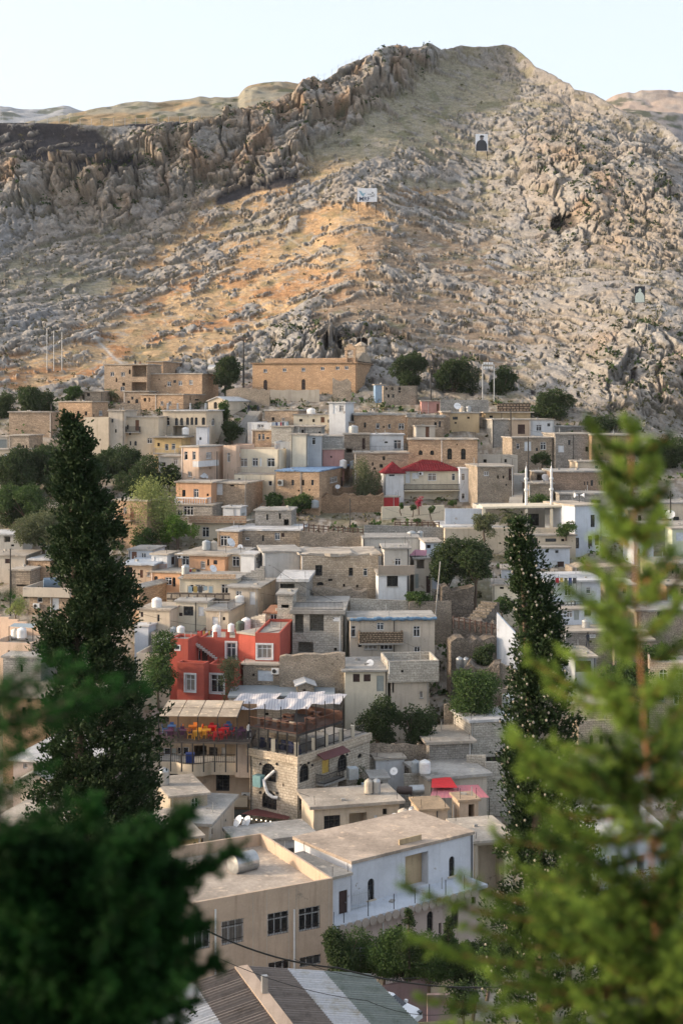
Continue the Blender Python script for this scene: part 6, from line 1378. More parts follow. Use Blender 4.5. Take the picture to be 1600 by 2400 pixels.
cp=[(400,955,560,985,268),(330,1020,460,1040,262),(820,965,1010,985,272),(1010,960,1200,975,270),(1240,1030,1420,1050,252),(420,1128,590,1150,238),(300,1180,470,1225,228),(350,1285,560,1300,208),(690,1290,900,1305,200),(560,1400,820,1425,190),(330,1460,600,1490,182),(700,1880,930,1900,142),(1000,1400,1200,1480,182),(800,1770,1010,1800,154),(640,1350,840,1450,186),(1180,1090,1420,1120,238),(860,1085,1100,1110,240),(690,1235,1030,1225,216)]
for nm,(xa,ya,xb,yb_,D_) in zip(names,cp): cable('thin sagging wire '+nm,[at(xa,ya-22,D_),at(xb,yb_-24,D_+2)],.022,.7)
def laundry(label,x0,x1,y,D_,n):
    a=at(x0,y,D_);b=at(x1,y,D_+.5); t=thing('washing_line',a,label,'washing line','washing lines'); m=MB(); m.tube([a,(a+b)/2-Vector((0,0,.15)),b],.015,4); m.build('line',IRON,t)
    for i in range(n):
        p=a+(b-a)*((i+.5)/n)-Vector((0,0,.12)); w_=(b-a).length/n*.75; h_=rc.uniform(.5,1.1); m=MB(); m.ob(p-Vector((w_/2,0,h_)),Vector((w_,0,0)),Vector((0,.02,0)),Vector((0,0,h_))); m.build('garment',rc.choice([flat(c_,.9,name='cloth') for c_ in ((.35,.03,.04),(.65,.65,.66),(.05,.07,.18),(.5,.35,.12),(.08,.08,.08),(.35,.45,.5))]),t)
    for p in (a,b): m=MB(); m.cyl(p-Vector((0,0,1.9)),p,.03,n=4); m.build('pole',IRON,t)
laundry('washing with red and dark cloths on the white terrace below the church wall',646,676,988,259,6)
laundry('red and white washing behind the red house battlements',462,500,1476,179,6)
laundry('dark and red washing under the wide grey concrete roof edge',690,735,2002,133,4)
laundry('washing on the terrace below the lattice parapet',440,500,1372,190,5)
laundry('washing on the roof of the white balcony house at right',1300,1350,1352,189,5)
laundry('washing on the orange house balcony',430,470,1332,200,4)
# ---------------- tables, chairs, people, car ----------------
def copytree(o,loc,rz,label=None):
    c=o.copy(); COL.objects.link(c); c.location=loc; c.rotation_euler=(0,0,rz)
    if label: c['label']=label
    for ch in [x for x in o.children]:
        k=ch.copy(); COL.objects.link(k); k.parent=c
    return c
def mkchair(col,cn):
    t=thing('plastic_chair',(0,0,0),'%s plastic chair on the upper deck, at a %s table'%(cn,cn),'chair','%s chairs on the upper deck'%cn)
    mt=flat(col,.4,.4,name='plastic'); m=MB(); m.bx((0,0,.42),.45,.45,.05); m.build('seat',mt,t); m=MB(); m.ob((-.22,.2,.47),(.44,0,0),(0,.05,0),(0,.06,.42)); m.build('backrest',mt,t)
    for i in (-1,1):
        for j in (-1,1): m=MB(); m.cyl((i*.19,j*.19,.42),(i*.22,j*.22,0),.025,n=5); m.build('leg',mt,t)
    return t
def mktable(col,cn):
    t=thing('deck_table',(0,0,0),'%s table on the upper deck ringed by %s chairs'%(cn,cn),'table','tables on the upper deck')
    mt=flat(col,.4,.4,name='plastic'); m=MB(); m.bx((0,0,.71),.9,.9,.04); m.build('tabletop',mt,t)
    for i in (-1,1):
        for j in (-1,1): m=MB(); m.cyl((i*.36,j*.36,.71),(i*.4,j*.4,0),.03,n=5); m.build('leg',mt,t)
    return t
SN=('front','right','back','left')
cols={'yellow':(.75,.38,.03),'red':(.62,.02,.03),'purple':(.09,.025,.075),'orange':(.75,.22,.03),'blue':(.04,.12,.32)}
proto={}; prng=random.Random(5)
pos=[(403,3.9,'blue'),(452,3.9,'orange'),(498,3.9,'red'),(534,4.6,'blue'),(527,3.0,'red'),(428,2.0,'purple'),(462,1.5,'yellow'),(484,2.3,'yellow'),(510,1.2,'red'),(566,2.2,'purple'),(396,1.6,'purple')]
seen={}
for x,dep,cn in pos:
    C=Pd-nd*dep; r=(x-800)/FP; u=(r*C.y-C.x)/(td.x-r*td.y); q=C+td*u; k=seen.get(cn,0); seen[cn]=k+1
    if cn not in proto: proto[cn]=(mkchair(cols[cn],cn),mktable(cols[cn],cn)); first=True
    else: first=False
    ch,tb=proto[cn]; lab='%s table on the upper deck, %s'%(cn,('in the back row' if dep>3.5 else 'in the middle row' if dep>1.9 else 'in the front row')+(' near the stairs' if x>540 else ' by the poles' if x<420 else ' by the bend' if x>500 else ''))
    if first: tb.location=(q.x,q.y,zd); tb['label']=lab
    else: copytree(tb,(q.x,q.y,zd),0,lab)
    for i in range(4):
        a=math.pi/2*i+prng.uniform(-.2,.2); loc=(q.x+math.sin(a)*.75,q.y-math.cos(a)*.75,zd); rz=a+math.pi
        cl='%s plastic chair, %s side of the '%(cn,SN[i])+lab.replace(' on the upper deck','')
        if first and i==0: ch.location=loc; ch.rotation_euler=(0,0,rz); ch['label']=cl
        else: copytree(ch,loc,rz,cl)
def person(label,p,face,top,legs,h=1.72,arm=0,stride=.12):
    t=thing('person',p,label,'person','people in the town'); s_=h/1.72
    J=[(0,0,.95),(0,0,1.2),(0,0,1.42),(0,-.01,1.52),(0,-.02,1.62),(.1,0,.9),(.11,-stride,.5),(.12,-stride*.6,.06),(.12,-stride*.6-.14,.03),(-.1,0,.9),(-.11,stride*.4,.5),(-.12,stride,.08),(-.12,stride-.13,.03),(.19,0,1.4),(.24,.04,1.12),(.25,-.08,.88),(-.19,0,1.4),(-.24,.04,1.12),(-.22,-.12-arm,.90+arm)]
    E=[(0,1),(1,2),(2,3),(3,4),(0,5),(5,6),(6,7),(7,8),(0,9),(9,10),(10,11),(11,12),(2,13),(13,14),(14,15),(2,16),(16,17),(17,18)]
    Rr=[.15,.14,.16,.06,.105,.09,.06,.045,.04,.09,.06,.045,.04,.065,.045,.03,.065,.045,.03]
    me=bpy.data.meshes.new('body'); me.from_pydata([(x*s_,y*s_,z*s_) for x,y,z in J],E,[]); o=bpy.data.objects.new('body',me); lk(o,t)
    k=o.modifiers.new('skin','SKIN'); 
    for v,r in zip(me.skin_vertices[0].data,Rr): v.radius=(r*s_,r*s_*.85)
    me.skin_vertices[0].data[0].use_root=True; o.modifiers.new('sub','SUBSURF').levels=1; o.modifiers['sub'].render_levels=1; me.materials.append(top)
    m=MB(); m.lathe(Vector(p)+Vector((0,-.02*s_,1.60*s_)),[(.08*s_,0),(.115*s_,.06*s_),(.1*s_,.13*s_),(.04*s_,.17*s_)],10); m.build('hair',DARK,t)
    m=MB()
    for sx in (-1,1):
        hx=Vector(p)+Vector((sx*.1,0,.88))*s_; kx=Vector(p)+Vector((sx*.11,-stride*.5*sx,.5))*s_; ax=Vector(p)+Vector((sx*.12,-stride*.6*sx if sx>0 else stride,.1))*s_
        m.cyl(kx,hx,.085*s_,.115*s_,8); m.cyl(ax,kx,.065*s_,.085*s_,8)
    m.build('trousers',legs,t); t.rotation_euler=(0,0,face); return t
SHW=flat((.65,.64,.62),.8,name='white_shirt');SHB=flat((.03,.035,.05),.8,name='dark_clothes');SHT=flat((.16,.08,.06),.8,name='maroon_clothes')
q=Pd+td*(Ld*.97)-nd*1.4; person('person in a white shirt standing at the inner end of the upper deck',(q.x,q.y,zd),.6,SHW,SHB)
person('left walker in dark clothes on the hillside path',ground(314,842)+Vector((0,-1,.2)),.5,SHB,SHB)
person('right walker in a maroon top on the hillside path',ground(323,845)+Vector((0,-1,.2)),-.4,SHT,SHB)
person('person in black near the terrace wall left of the church, left of two',at(583,968,284),.3,SHB,SHB)
person('person in black near the terrace wall left of the church, right of two',at(605,970,284),-.3,SHB,SHB)
person('person in dark clothes climbing past the low stone house on the right',at(1376,1515,178),.3,SHB,SHB)
# car
def car(p,yaw):
    t=thing('parked_car',p,'white hatchback parked under the edge of the corrugated roof','car'); PT=flat((.72,.73,.75),.25,.6,name='white_car_paint',var=.05)
    ca,sa=math.cos(yaw),math.sin(yaw); T_=lambda x,y,z:Vector((p[0]+x*ca-y*sa,p[1]+x*sa+y*ca,p[2]+z))
    prof=[(-2.05,.35),(-2.1,.75),(-1.95,1.05),(-1.0,1.08),(.75,1.02),(1.75,.86),(2.08,.68),(2.12,.35)]
    def loft(pf,ws,name,mat):
        m=MB(); n=len(pf); Ls=[T_(x,-w,z) for (x,z),w in zip(pf,ws)];Rs=[T_(x,w,z) for (x,z),w in zip(pf,ws)]
        for i in range(n):
            j=(i+1)%n; m.poly(Ls[i],Ls[j],Rs[j],Rs[i])
        m.poly(*Ls[::-1]); m.poly(*Rs); return m.build(name,mat,t)
    loft(prof,[.78,.82,.84,.87,.87,.84,.74,.76],'body',PT)
    loft([(-1.9,1.04),(-1.45,1.46),(-.9,1.53),(.1,1.5),(.95,1.0)],[.78,.62,.62,.62,.78],'glasshouse',GLASS)
    loft([(-1.42,1.45),(-.9,1.56),(.1,1.53),(.22,1.46),(-.9,1.5)],[.62,.6,.6,.6,.58],'roof_panel',PT)
    for x,z0_,z1_ in ((-.35,1.04,1.5),(-1.35,1.04,1.46)):
        m=MB()
        for s_ in (-1,1): m.ob(T_(x,s_*.8,z0_),T_(x+.09,s_*.8,z0_)-T_(x,s_*.8,z0_),T_(x,s_*.63,z1_)-T_(x,s_*.8,z0_),T_(x,s_*.83,z0_)-T_(x,s_*.8,z0_)); 
        m.build('pillar',PT,t)
    for x in (-1.3,1.3):
        for s_ in (-1,1):
            m=MB(); m.lathe(T_(x,s_*.72,.32),[(.32,0),(.32,.18),(.2,.2)],16,T_(0,s_,0)-T_(0,0,0)); w=m.build('wheel',flat((.02,.02,.02),.8,name='tyre'),t)
            m=MB(); m.lathe(T_(x,s_*.93,.32),[(.2,-.02),(.19,.0),(.05,.02)],12,T_(0,s_,0)-T_(0,0,0)); m.build('rim',STEEL,w)
    for s_ in (-1,1):
        m=MB(); m.ob(T_(1.85,s_*.58-.14,.66),T_(1.85,s_*.58+.14,.66)-T_(1.85,s_*.58-.14,.66),T_(2.12,s_*.58-.14,.64)-T_(1.85,s_*.58-.14,.66),Vector((0,0,.15))); m.build('headlight',GLASS,t)
        m=MB(); m.ob(T_(.7,s_*.88,1.0),T_(.9,s_*.88,1.0)-T_(.7,s_*.88,1.0),T_(.7,s_*1.04,1.0)-T_(.7,s_*.88,1.0),Vector((0,0,.14))); m.build('mirror',PT,t)
cp_=at(908,2402,90.3); car((cp_.x,cp_.y,CZ-39.3),R(-32))
# ---------------- plants ----------------
def leafmat(name,c1,c2,trans=.25):
    m,t,b=newmat(name,.75,.15); a=N(t,'Attribute'); a.attribute_name='col'; sp=N(t,'SeparateColor'); t.links.new(a.outputs[0],sp.inputs[0])
    col=mixc(t,sp.outputs[0],c1,c2); t.links.new(col,b.inputs['Base Color'])
    if trans:
        tr=N(t,'BsdfTranslucent'); t.links.new(col,tr.inputs[0]); mx=N(t,'MixShader'); mx.inputs[0].default_value=trans
        t.links.new(b.outputs[0],mx.inputs[1]); t.links.new(tr.outputs[0],mx.inputs[2]); t.links.new(mx.outputs[0],t.nodes['Material Output'].inputs[0])
    return m
LM={'dark':leafmat('dark_foliage',(.022,.036,.014),(.055,.085,.03)),'mid':leafmat('green_foliage',(.028,.055,.016),(.075,.125,.036)),'olive':leafmat('grey_green_foliage',(.06,.075,.035),(.15,.165,.085)),
'light':leafmat('yellow_green_foliage',(.14,.18,.055),(.30,.33,.12)),'bright':leafmat('bright_foliage',(.06,.12,.02),(.14,.24,.045)),'cyp':leafmat('cypress_foliage',(.012,.024,.010),(.035,.06,.022),.1),
'pine':leafmat('fresh_needles',(.012,.038,.008),(.25,.36,.06),.28),'deep':leafmat('shade_darkened_needles',(.005,.017,.005),(.026,.10,.018),.2),'dry':leafmat('dry_scrub',(.06,.065,.03),(.17,.15,.08),.1)}  # deep: shade on the left conifers put into a darker needle colour
BARK=flat((.13,.095,.07),.9,name='bark'); BARKO=flat((.42,.19,.075),.8,name='orange_bark')
def quads(C,Dr,L,Wd,tone,rs):
    """leaf blades: centre, direction, length, width"""
    n=len(C); Dr=Dr/np.maximum(1e-6,np.linalg.norm(Dr,axis=1,keepdims=True)); r=rs.normal(size=(n,3)); sd=np.cross(Dr,r); sd/=np.maximum(1e-6,np.linalg.norm(sd,axis=1,keepdims=True))
    L=np.broadcast_to(np.asarray(L),(n,))[:,None]*.5; Wd=np.broadcast_to(np.asarray(Wd),(n,))[:,None]*.5
    V=np.stack([C-Dr*L,C-sd*Wd,C+Dr*L,C+sd*Wd],1).reshape(-1,3); F=np.arange(4*n).reshape(-1,4)
    col=np.zeros((4*n,3)); col[:,0]=np.repeat(np.clip(tone,0,1),4); col[:,1]=col[:,0];col[:,2]=col[:,0]; return V,F,col
def leafobj(name,C,Dr,L,Wd,tone,mat,parent,rs):
    V,F,col=quads(C,Dr,L,Wd,tone,rs)
    if parent is not None: V=V-np.array(PL(parent))
    return npmesh(name,V,F,mat,parent,col=col)
def limbs(name,segs,mat,parent,n=7):
    m=MB()
    for a,b,r0,r1 in segs: m.cyl(a,b,r0,r1,n,True)
    return m.build(name,mat,parent,smooth=True)
def tree(label,x,y,rx,ry,yb=None,D=None,kind='dark',n=5000,leaf=.3,seed=1,droop=0,lobes=14,name='broadleaf_tree',bush=False,group='trees among the houses'):
    yb=yb or y+ry; D=D or T(yb)-1; rs=np.random.RandomState(seed); b=at(x,yb,D); c=at(x,y,D); k=D/FP; RX,RZ=rx*k*1.12,ry*k*1.12
    base=Vector((b.x,b.y,b.z-(3 if not bush else 1)))
    t=thing(name,base,label,'bush' if bush else 'tree',group)
    P=[];Dd=[];tn=[];rad=[]
    for i in range(lobes):
        v=rs.normal(size=3); v=np.sign(v)*np.abs(v)**(.4 if lobes==60 else 1); v/=np.linalg.norm(v); q=rs.uniform(.3,.85); lc=np.array([v[0]*RX*q,v[1]*RX*q*.9,v[2]*RZ*q]); lr=rs.uniform(.3,.5)*(RX+RZ)*.55
        if i==0: lc*=0; lr=.7*min(RX,RZ)
        m=int(n/lobes*rs.uniform(.7,1.3)); w=rs.normal(size=(m,3)); w/=np.linalg.norm(w,axis=1,keepdims=True); rr=lr*rs.uniform(.35,1.12,(m,1))**.6*(1+.25*np.sin(w[:,:1]*7+i)*np.cos(w[:,2:]*6))
        p=lc+w*rr*np.array([1,1,.85 if not droop else 1.3])
        if droop: p[:,2]-=droop*rs.uniform(0,1,m)**2*RZ*.5
        P.append(p); d=w*.5+rs.normal(size=(m,3))*.6; d[:,2]-=.3+droop; Dd.append(d); tn.append(np.clip(rs.uniform(.1,.9)*.6+rs.uniform(0,1,m)*.55,0,1)); 
    P=np.concatenate(P)+np.array(c); Dd=np.concatenate(Dd); tn=np.concatenate(tn)
    leafobj('crown' if not bush else 'foliage',P,Dd,leaf*rs.uniform(.6,1.4,len(P)),leaf*.6,tn,LM[kind],t,rs)
    segs=[]; top=Vector((c.x,c.y,c.z-RZ*.1)); r0=max(.1,min(.35,RX*.09)); mid=base.lerp(top,.55)+Vector((rs.uniform(-.3,.3),0,0)); segs+=[(base,mid,r0,r0*.75),(mid,top,r0*.75,r0*.4)]
    for i in range(7):
        a=rs.uniform(0,6.28); e=Vector((c.x+math.cos(a)*RX*.6,c.y+math.sin(a)*RX*.6,c.z+rs.uniform(-.3,.5)*RZ)); segs.append((mid.lerp(top,rs.uniform(0,.8)),e,r0*.4,r0*.12))
    limbs('trunk' if not bush else 'stems',segs,BARK,t)
    return t
TR=[('dark tree mass left of the pepper tree, under the yellow balcony house',330,1130,50,48,1190,240,'dark'),('dark tree between the tall cypress and the left edge, upper',150,1130,52,48,1190,243,'dark'),('dense dark tree left edge, just over the tarpaulin house',20,1190,44,40,1240,229,'dark'),('dark tree tucked behind the cypress middle, below the oak like tree',190,1290,60,60,1370,208,'dark'),('dark bushy tree right of the cypress at pepper tree foot',290,1250,40,40,1300,221,'dark'),('dark undergrown tree beneath the slit window hut, far left',60,1120,40,40,1160,246,'mid'),('dark round tree at the left end of the upper row',88,938,44,34,968,None,'dark'),('dark tree cut by the left edge beside the windowless stone house',2,972,30,48,1030,285,'dark'),
('small bright green bush behind the low stone hut roofs',172,925,20,18,945,292,'mid'),
('dark tree with pale trunk between the stone blocks and the church',533,878,34,42,925,298,'dark'),('rounded dark tree right of the church',958,868,38,42,925,300,'dark'),('wide dark tree by the rock face, second from the church',1062,888,52,40,940,298,'dark'),
('dark tree behind the pale masts',1176,905,30,40,955,298,'dark'),('shaggy dark tree under the cut rock doorway',1290,955,44,36,995,283,'dark'),('low dark shrub cluster at the foot of the pale right rocks',1400,1000,52,20,1022,277,'dark'),('small green tree behind the church bell turret',872,820,16,14,836,330,'mid'),
('big dark tree at the left edge above the white tarpaulin house',30,1098,62,58,1180,242,'dark'),('dark tree left of the tall cypress tip, mid left',112,1085,50,56,1150,247,'dark'),('dark spreading tree right of the tall cypress tip',282,1082,48,44,1135,248,'dark'),
('dark dense tree left, above the oak like tree',66,1178,62,40,1240,228,'mid'),('grey green oak like tree beside the lone minaret',104,1240,60,56,1320,212,'olive'),
('small dark tree by the yellow balcony house',400,1120,26,24,1150,244,'dark'),('bushy dark green tree under the feathery tree at left',336,1262,36,24,1290,218,'mid'),('fresh green bush right of the feathery tree',416,1240,42,30,1275,219,'bright'),
('big dark round tree in front of the white villa',1048,1325,42,62,1405,195,'dark'),('second crown of the big dark tree pair, right and darker',1110,1312,44,58,1405,193,'dark'),
('round clipped bush on the white villa terrace',1135,1228,27,26,1254,214,'olive'),('dark tree in the yard behind the restaurant, left of two',886,1692,44,50,1760,160,'dark'),('dark tree in the yard behind the restaurant, right of two',968,1700,44,46,1762,161,'dark'),
('dark bush beside the red house at left, over the cypress',372,1560,34,70,1640,166,'mid'),('green bush low on the terrace right of the ravine steps',1178,1418,24,18,1440,187,'mid'),
('bush in front of the cream lower storey, left of two',648,1170,22,20,1195,236,'mid'),('bush in front of the blue tarpaulin house, right of two',698,1178,28,20,1200,234,'mid'),
('small dark tree hanging on the pale tower house wall',258,1010,18,14,1030,268,'dark'),('climbing plant in the notch right of the arcade house',526,965,9,26,995,276,'mid'),('dark bushes below the arcade house terrace edge',545,1005,24,22,1030,268,'dark'),
('dark shrubbery on the stone row above the minaret tops',1268,1075,26,12,1090,250,'dark'),('green bush between the two minarets',1266,1172,30,12,1186,228,'mid'),
('blue green bush at the bottom right of the white building',1140,2268,46,38,2310,95,'mid'),('dark bush by the mauve gate wall',1085,2350,40,44,2410,88,'dark'),('dark weedy bush on the ravine side under the white box house',975,1402,30,14,1420,188,'mid'),
('planting over the brown plastered house corner, right',1325,1240,28,14,1252,214,'mid'),('dark tree filling the ravine foot beside the slanting white wall',1135,1530,22,46,1590,173,'dark'),
('bush at the far right end of the upper stone houses',1560,1060,60,34,1100,262,'dark'),('dark scrubby tree right of the russet house',1480,1110,46,26,1140,245,'dark'),
('dark green tree behind the right conifer, mid slope',1540,1555,50,40,1600,176,'mid'),('tree between terrace houses behind the bright conifer',1460,1600,60,50,1660,168,'mid'),('dark tree behind the lower right branches',1330,2130,90,90,2240,108,'dark'),('dark tree in the lane right of the lower storey arches',1220,2200,70,80,2290,102,'dark'),('tall dark tree at the right edge, lower corner',1520,2180,110,130,2320,104,'dark'),('dark bush glimpsed low at the left edge of the frame',40,2150,120,110,2260,104,'dark'),('bushes left of the tan block behind the dark boughs',330,2080,70,70,2180,112,'dark'),
('yard tree behind the left boughs near the peach terrace',170,1600,60,50,1660,170,'dark')]
for i,(lab,x,y,rx,ry,yb,D_,kd) in enumerate(TR):
    sz=rx*ry*(D_ or T(yb))**2/FP**2; bush=('bush' in lab or 'shrub' in lab or 'plant' in lab)
    tree(lab,x,y,rx,ry,yb,D_,kd,n=int(min(26000,max(2500,sz*1500))),leaf=.34 if (D_ or T(yb))>230 else .27 if (D_ or T(yb))>150 else .2,seed=i+3,bush=bush,name='bush' if bush else 'broadleaf_tree')
tree('feathery yellow green tree lit by the sun, left of the orange veranda house',362,1185,50,76,1290,221,'light',n=15000,leaf=.26,seed=91,droop=.7,lobes=26,name='pepper_tree')
tree('weeping grey green tree on the rubble terrace left of the villa tower',860,1115,24,44,1168,241,'olive',n=5200,leaf=.28,seed=92,droop=.9,lobes=12,name='weeping_tree')
tree('rampant green vine smothering the end of the beige storey',1112,1628,50,60,1690,164,'mid',n=20000,leaf=.26,seed=93,lobes=60,name='vine',bush=True)
tree('vine climbing the corner of the red house',538,1580,14,66,1650,166,'olive',n=3200,leaf=.2,seed=94,lobes=12,name='climbing_vine',bush=True)
tree('creeper on the bricked wall corner beside the restaurant',845,1830,10,38,1870,151,'dark',n=1500,leaf=.16,seed=95,lobes=8,name='creeper',bush=True)
tree('orange dried bush beside the broad parapet house',40,1425,22,22,1450,193,'light',n=1500,leaf=.2,seed=96,name='dry_bush',bush=True)
tree('crimson flowering plant on the villa terrace',981,1178,9,13,1192,232,'mid',n=500,leaf=.2,seed=97,name='flowering_plant',bush=True).children[0].data.materials[0]=leafmat('crimson_leaves',(.25,.02,.05),(.42,.06,.1))
for i,(x,y,r_) in enumerate(((966,1188,10),(1010,1192,12),(940,1186,8),(980,1222,12),(1062,1178,12))): tree(['trailing plant left of the crimson one on the cream garden wall','trailing plant right of the crimson one on the cream garden wall','smallest trailing plant at the left of the cream garden wall','shrub growing in front of the cream garden wall','potted plant below the villa balcony at right'][i],x,y,r_,r_*.8,y+r_,229 if i!=4 else 232,'mid',n=500,leaf=.22,seed=110+i,lobes=5,name='garden_plant',bush=True,group='plants around the red roofed villa')
# garden hedge under the white building
for i in range(7):
    tree(['leftmost hedge tree, against the tan block corner','second garden tree from the tan block','garden tree in the middle of the dark hedge row','garden tree left of the little spruce','garden tree right of the little spruce','garden tree before the right lower arch','rightmost garden tree of the hedge row'][i],806+i*50,2244+(-14,-6,0,10,8,4,14)[i],46,60,2300,98+(i%2)*2,'mid' if i%3 else 'dark',n=15000,leaf=.16,seed=130+i,lobes=18,group='trees of the garden hedge',name='garden_tree')
def conifer(label,x,yt,yb,w,D,kind='dark',seed=1,name='spruce_tree'):
    rs=np.random.RandomState(seed); b=at(x,yb,D);tp=at(x,yt,D); t=thing(name,b,label,'tree'); Hh=tp.z-b.z; P=[];Dd=[];tn=[]
    for i in range(60):
        h=rs.uniform(.08,1); z=b.z+Hh*h; r=w*D/FP*(1-h)*rs.uniform(.8,1.1)+.08; a=rs.uniform(0,6.28); m=60; s_=rs.uniform(0.1,1,m)
        p=np.stack([b.x+np.cos(a)*r*s_+rs.normal(0,.1,m),b.y+np.sin(a)*r*s_+rs.normal(0,.1,m),z-.25*r*s_+rs.normal(0,.08,m)],1); P.append(p); d=np.tile([np.cos(a),np.sin(a),.1],(m,1))+rs.normal(0,.5,(m,3)); Dd.append(d); tn.append(rs.uniform(0,1,m))
    leafobj('crown',np.concatenate(P),np.concatenate(Dd),.2,.07,np.concatenate(tn),LM[kind],t,rs); limbs('trunk',[(b,tp,.12,.02)],BARK,t)
conifer('little dark spruce standing up from the garden hedge',957,2130,2270,52,97,seed=3)
conifer('small dark spruce by the right lower arch',1050,2150,2270,30,98,seed=4)
def palm(label,x,y,yb,D,rf,seed=1):
    rs=np.random.RandomState(seed); b=at(x,yb,D);c=at(x,y,D); t=thing('palm_tree',b-Vector((0,0,1)),label,'palm tree','palm trees'); limbs('trunk',[(b-Vector((0,0,1)),c,.28,.22)],BARK,t,9)
    for i in range(26):
        a=i*2.4; el=rs.uniform(-.2,1.2); L=rf*D/FP*rs.uniform(.85,1.1); P=[];Dd=[]
        prev=np.array(c); d=np.array([math.cos(a)*math.cos(el),math.sin(a)*math.cos(el),math.sin(el)]); n=16
        for k in range(n):
            d=d+np.array([0,0,-.13]); d/=np.linalg.norm(d); prev=prev+d*L/n; sd=np.cross(d,[0,0,1]); sd/=max(1e-6,np.linalg.norm(sd))
            for s_ in (-1,1):
                l=.75*L/3*math.sin(math.pi*(k+1)/(n+1))+.1; dd=sd*s_+d*.6+np.array([0,0,-.35]); P.append(prev+dd/np.linalg.norm(dd)*l*.5); Dd.append(dd*l)
        P=np.array(P);Dd=np.array(Dd); l=np.linalg.norm(Dd,axis=1); leafobj('frond',P,Dd,l,.09,rs.uniform(.2,.9,len(P)),LM['olive'],t,rs)
palm('date palm with grey green fronds in front of the loggia house',262,922,968,296,27,1)
palm('palm spreading over the white villa porch',1192,1205,1238,220,34,2)
# tall sharp cypresses
def cypress(label,prof,D,n,seed,kind,base,cones=0,leaf=.13,xs=1.,body=.92):
    rs=np.random.RandomState(seed); k=D/FP; ys=[p[0] for p in prof]; cx=[(p[1]+p[2])/2 for p in prof]; rr=[(p[2]-p[1])/2 for p in prof]
    b=Vector((at(cx[-1],ys[-1],D).x,D,nearz(D)-.3)); t=thing('cypress_tree',b,label,'tree','tall dark cypresses in front of the town')
    P=[];Dd=[];tn=[];cn=[]
    m0=np.random.RandomState(seed+1)
    w=np.array(rr)+6; nS=n//26
    ysamp=np.interp(rs.uniform(0,1,nS),np.cumsum(w)/np.sum(w),ys)
    for y in ysamp:
        x=np.interp(y,ys,cx); a=rs.uniform(0,6.28); r=np.interp(y,ys,rr)*k*(.5+1.15*float(fbm(np.array([y/26.+a*.9]),np.array([math.cos(a)*1.6+3+y/60.]),3,seed)[0])); q=rs.uniform(.0,1)**.6*body
        if rs.uniform()<.10: q*=1.3
        if fbm(np.array([y/14.]),np.array([a*1.3]),2,seed+5)[0]<.42: continue
        c=at(x,y,D); pc=np.array([c.x+math.cos(a)*r*q,c.y+math.sin(a)*r*q,c.z]); od=np.array([math.cos(a)*.8,math.sin(a)*.8,.55+rs.uniform(-.3,.5)]); ln=rs.uniform(.18,.5); m=26; s_=rs.uniform(0,1,m)[:,None]
        p=pc+od*s_*ln*.7+rs.normal(0,.085,(m,3)); P.append(p); Dd.append(od+rs.normal(0,.5,(m,3))); tn.append(np.clip(rs.uniform(0,.7)+rs.uniform(-.1,.35,m)+.15*s_[:,0],0,1))
        if q>.6: cn.append(pc+od*rs.uniform(.1,.3))
    leafobj('crown',np.concatenate(P),np.concatenate(Dd),leaf*rs.uniform(.7,1.4,sum(map(len,P))),leaf*.5,np.concatenate(tn),LM[kind],t,rs)
    tp=at(cx[0],ys[0]+20,D); limbs('trunk',[(b,Vector((at(cx[len(cx)//2],0,D).x,D,(b.z+tp.z)/2)),.28,.18),(Vector((at(cx[len(cx)//2],0,D).x,D,(b.z+tp.z)/2)),tp,.18,.03)],BARK,t,9)
    if cones:
        m=MB(); rs.shuffle(cn)
        for p in cn[:cones]: m.lathe(Vector(p)-Vector((0,0,.035)),[(.018,0),(.036,.03),(.028,.065),(.01,.075)],6)
        o=m.build('cone',flat((.40,.36,.30),.8,name='pale_cone'),t); o['kind']='stuff'
cypress('tall ragged dark cypress left of centre, rising past the upper houses',[(985,158,168),(1010,156,192),(1045,142,216),(1090,126,238),(1140,128,262),(1190,138,280),(1240,140,284),(1290,118,292),(1340,122,300),(1380,150,322),(1430,132,332),(1470,105,318),(1520,72,306),(1560,110,316),(1620,95,355),(1680,85,380),(1740,100,384),(1800,72,360),(1850,90,378),(1900,60,392),(1960,50,400),(2060,40,410),(2200,20,430),(2400,0,440)],47,150000,11,'cyp',0,leaf=.14,body=.8)
cypress('slim dark cypress dotted with pale cones, right of centre',[(1232,1212,1222),(1280,1200,1240),(1330,1204,1262),(1380,1200,1292),(1430,1204,1316),(1480,1208,1322),(1540,1200,1332),(1600,1196,1340),(1660,1186,1338),(1720,1176,1336),(1790,1168,1326),(1850,1180,1345),(1920,1185,1390),(2000,1180,1410),(2100,1160,1430),(2200,1150,1440),(2400,1130,1450)],41,80000,12,'cyp',0,cones=520,leaf=.125,body=.8)
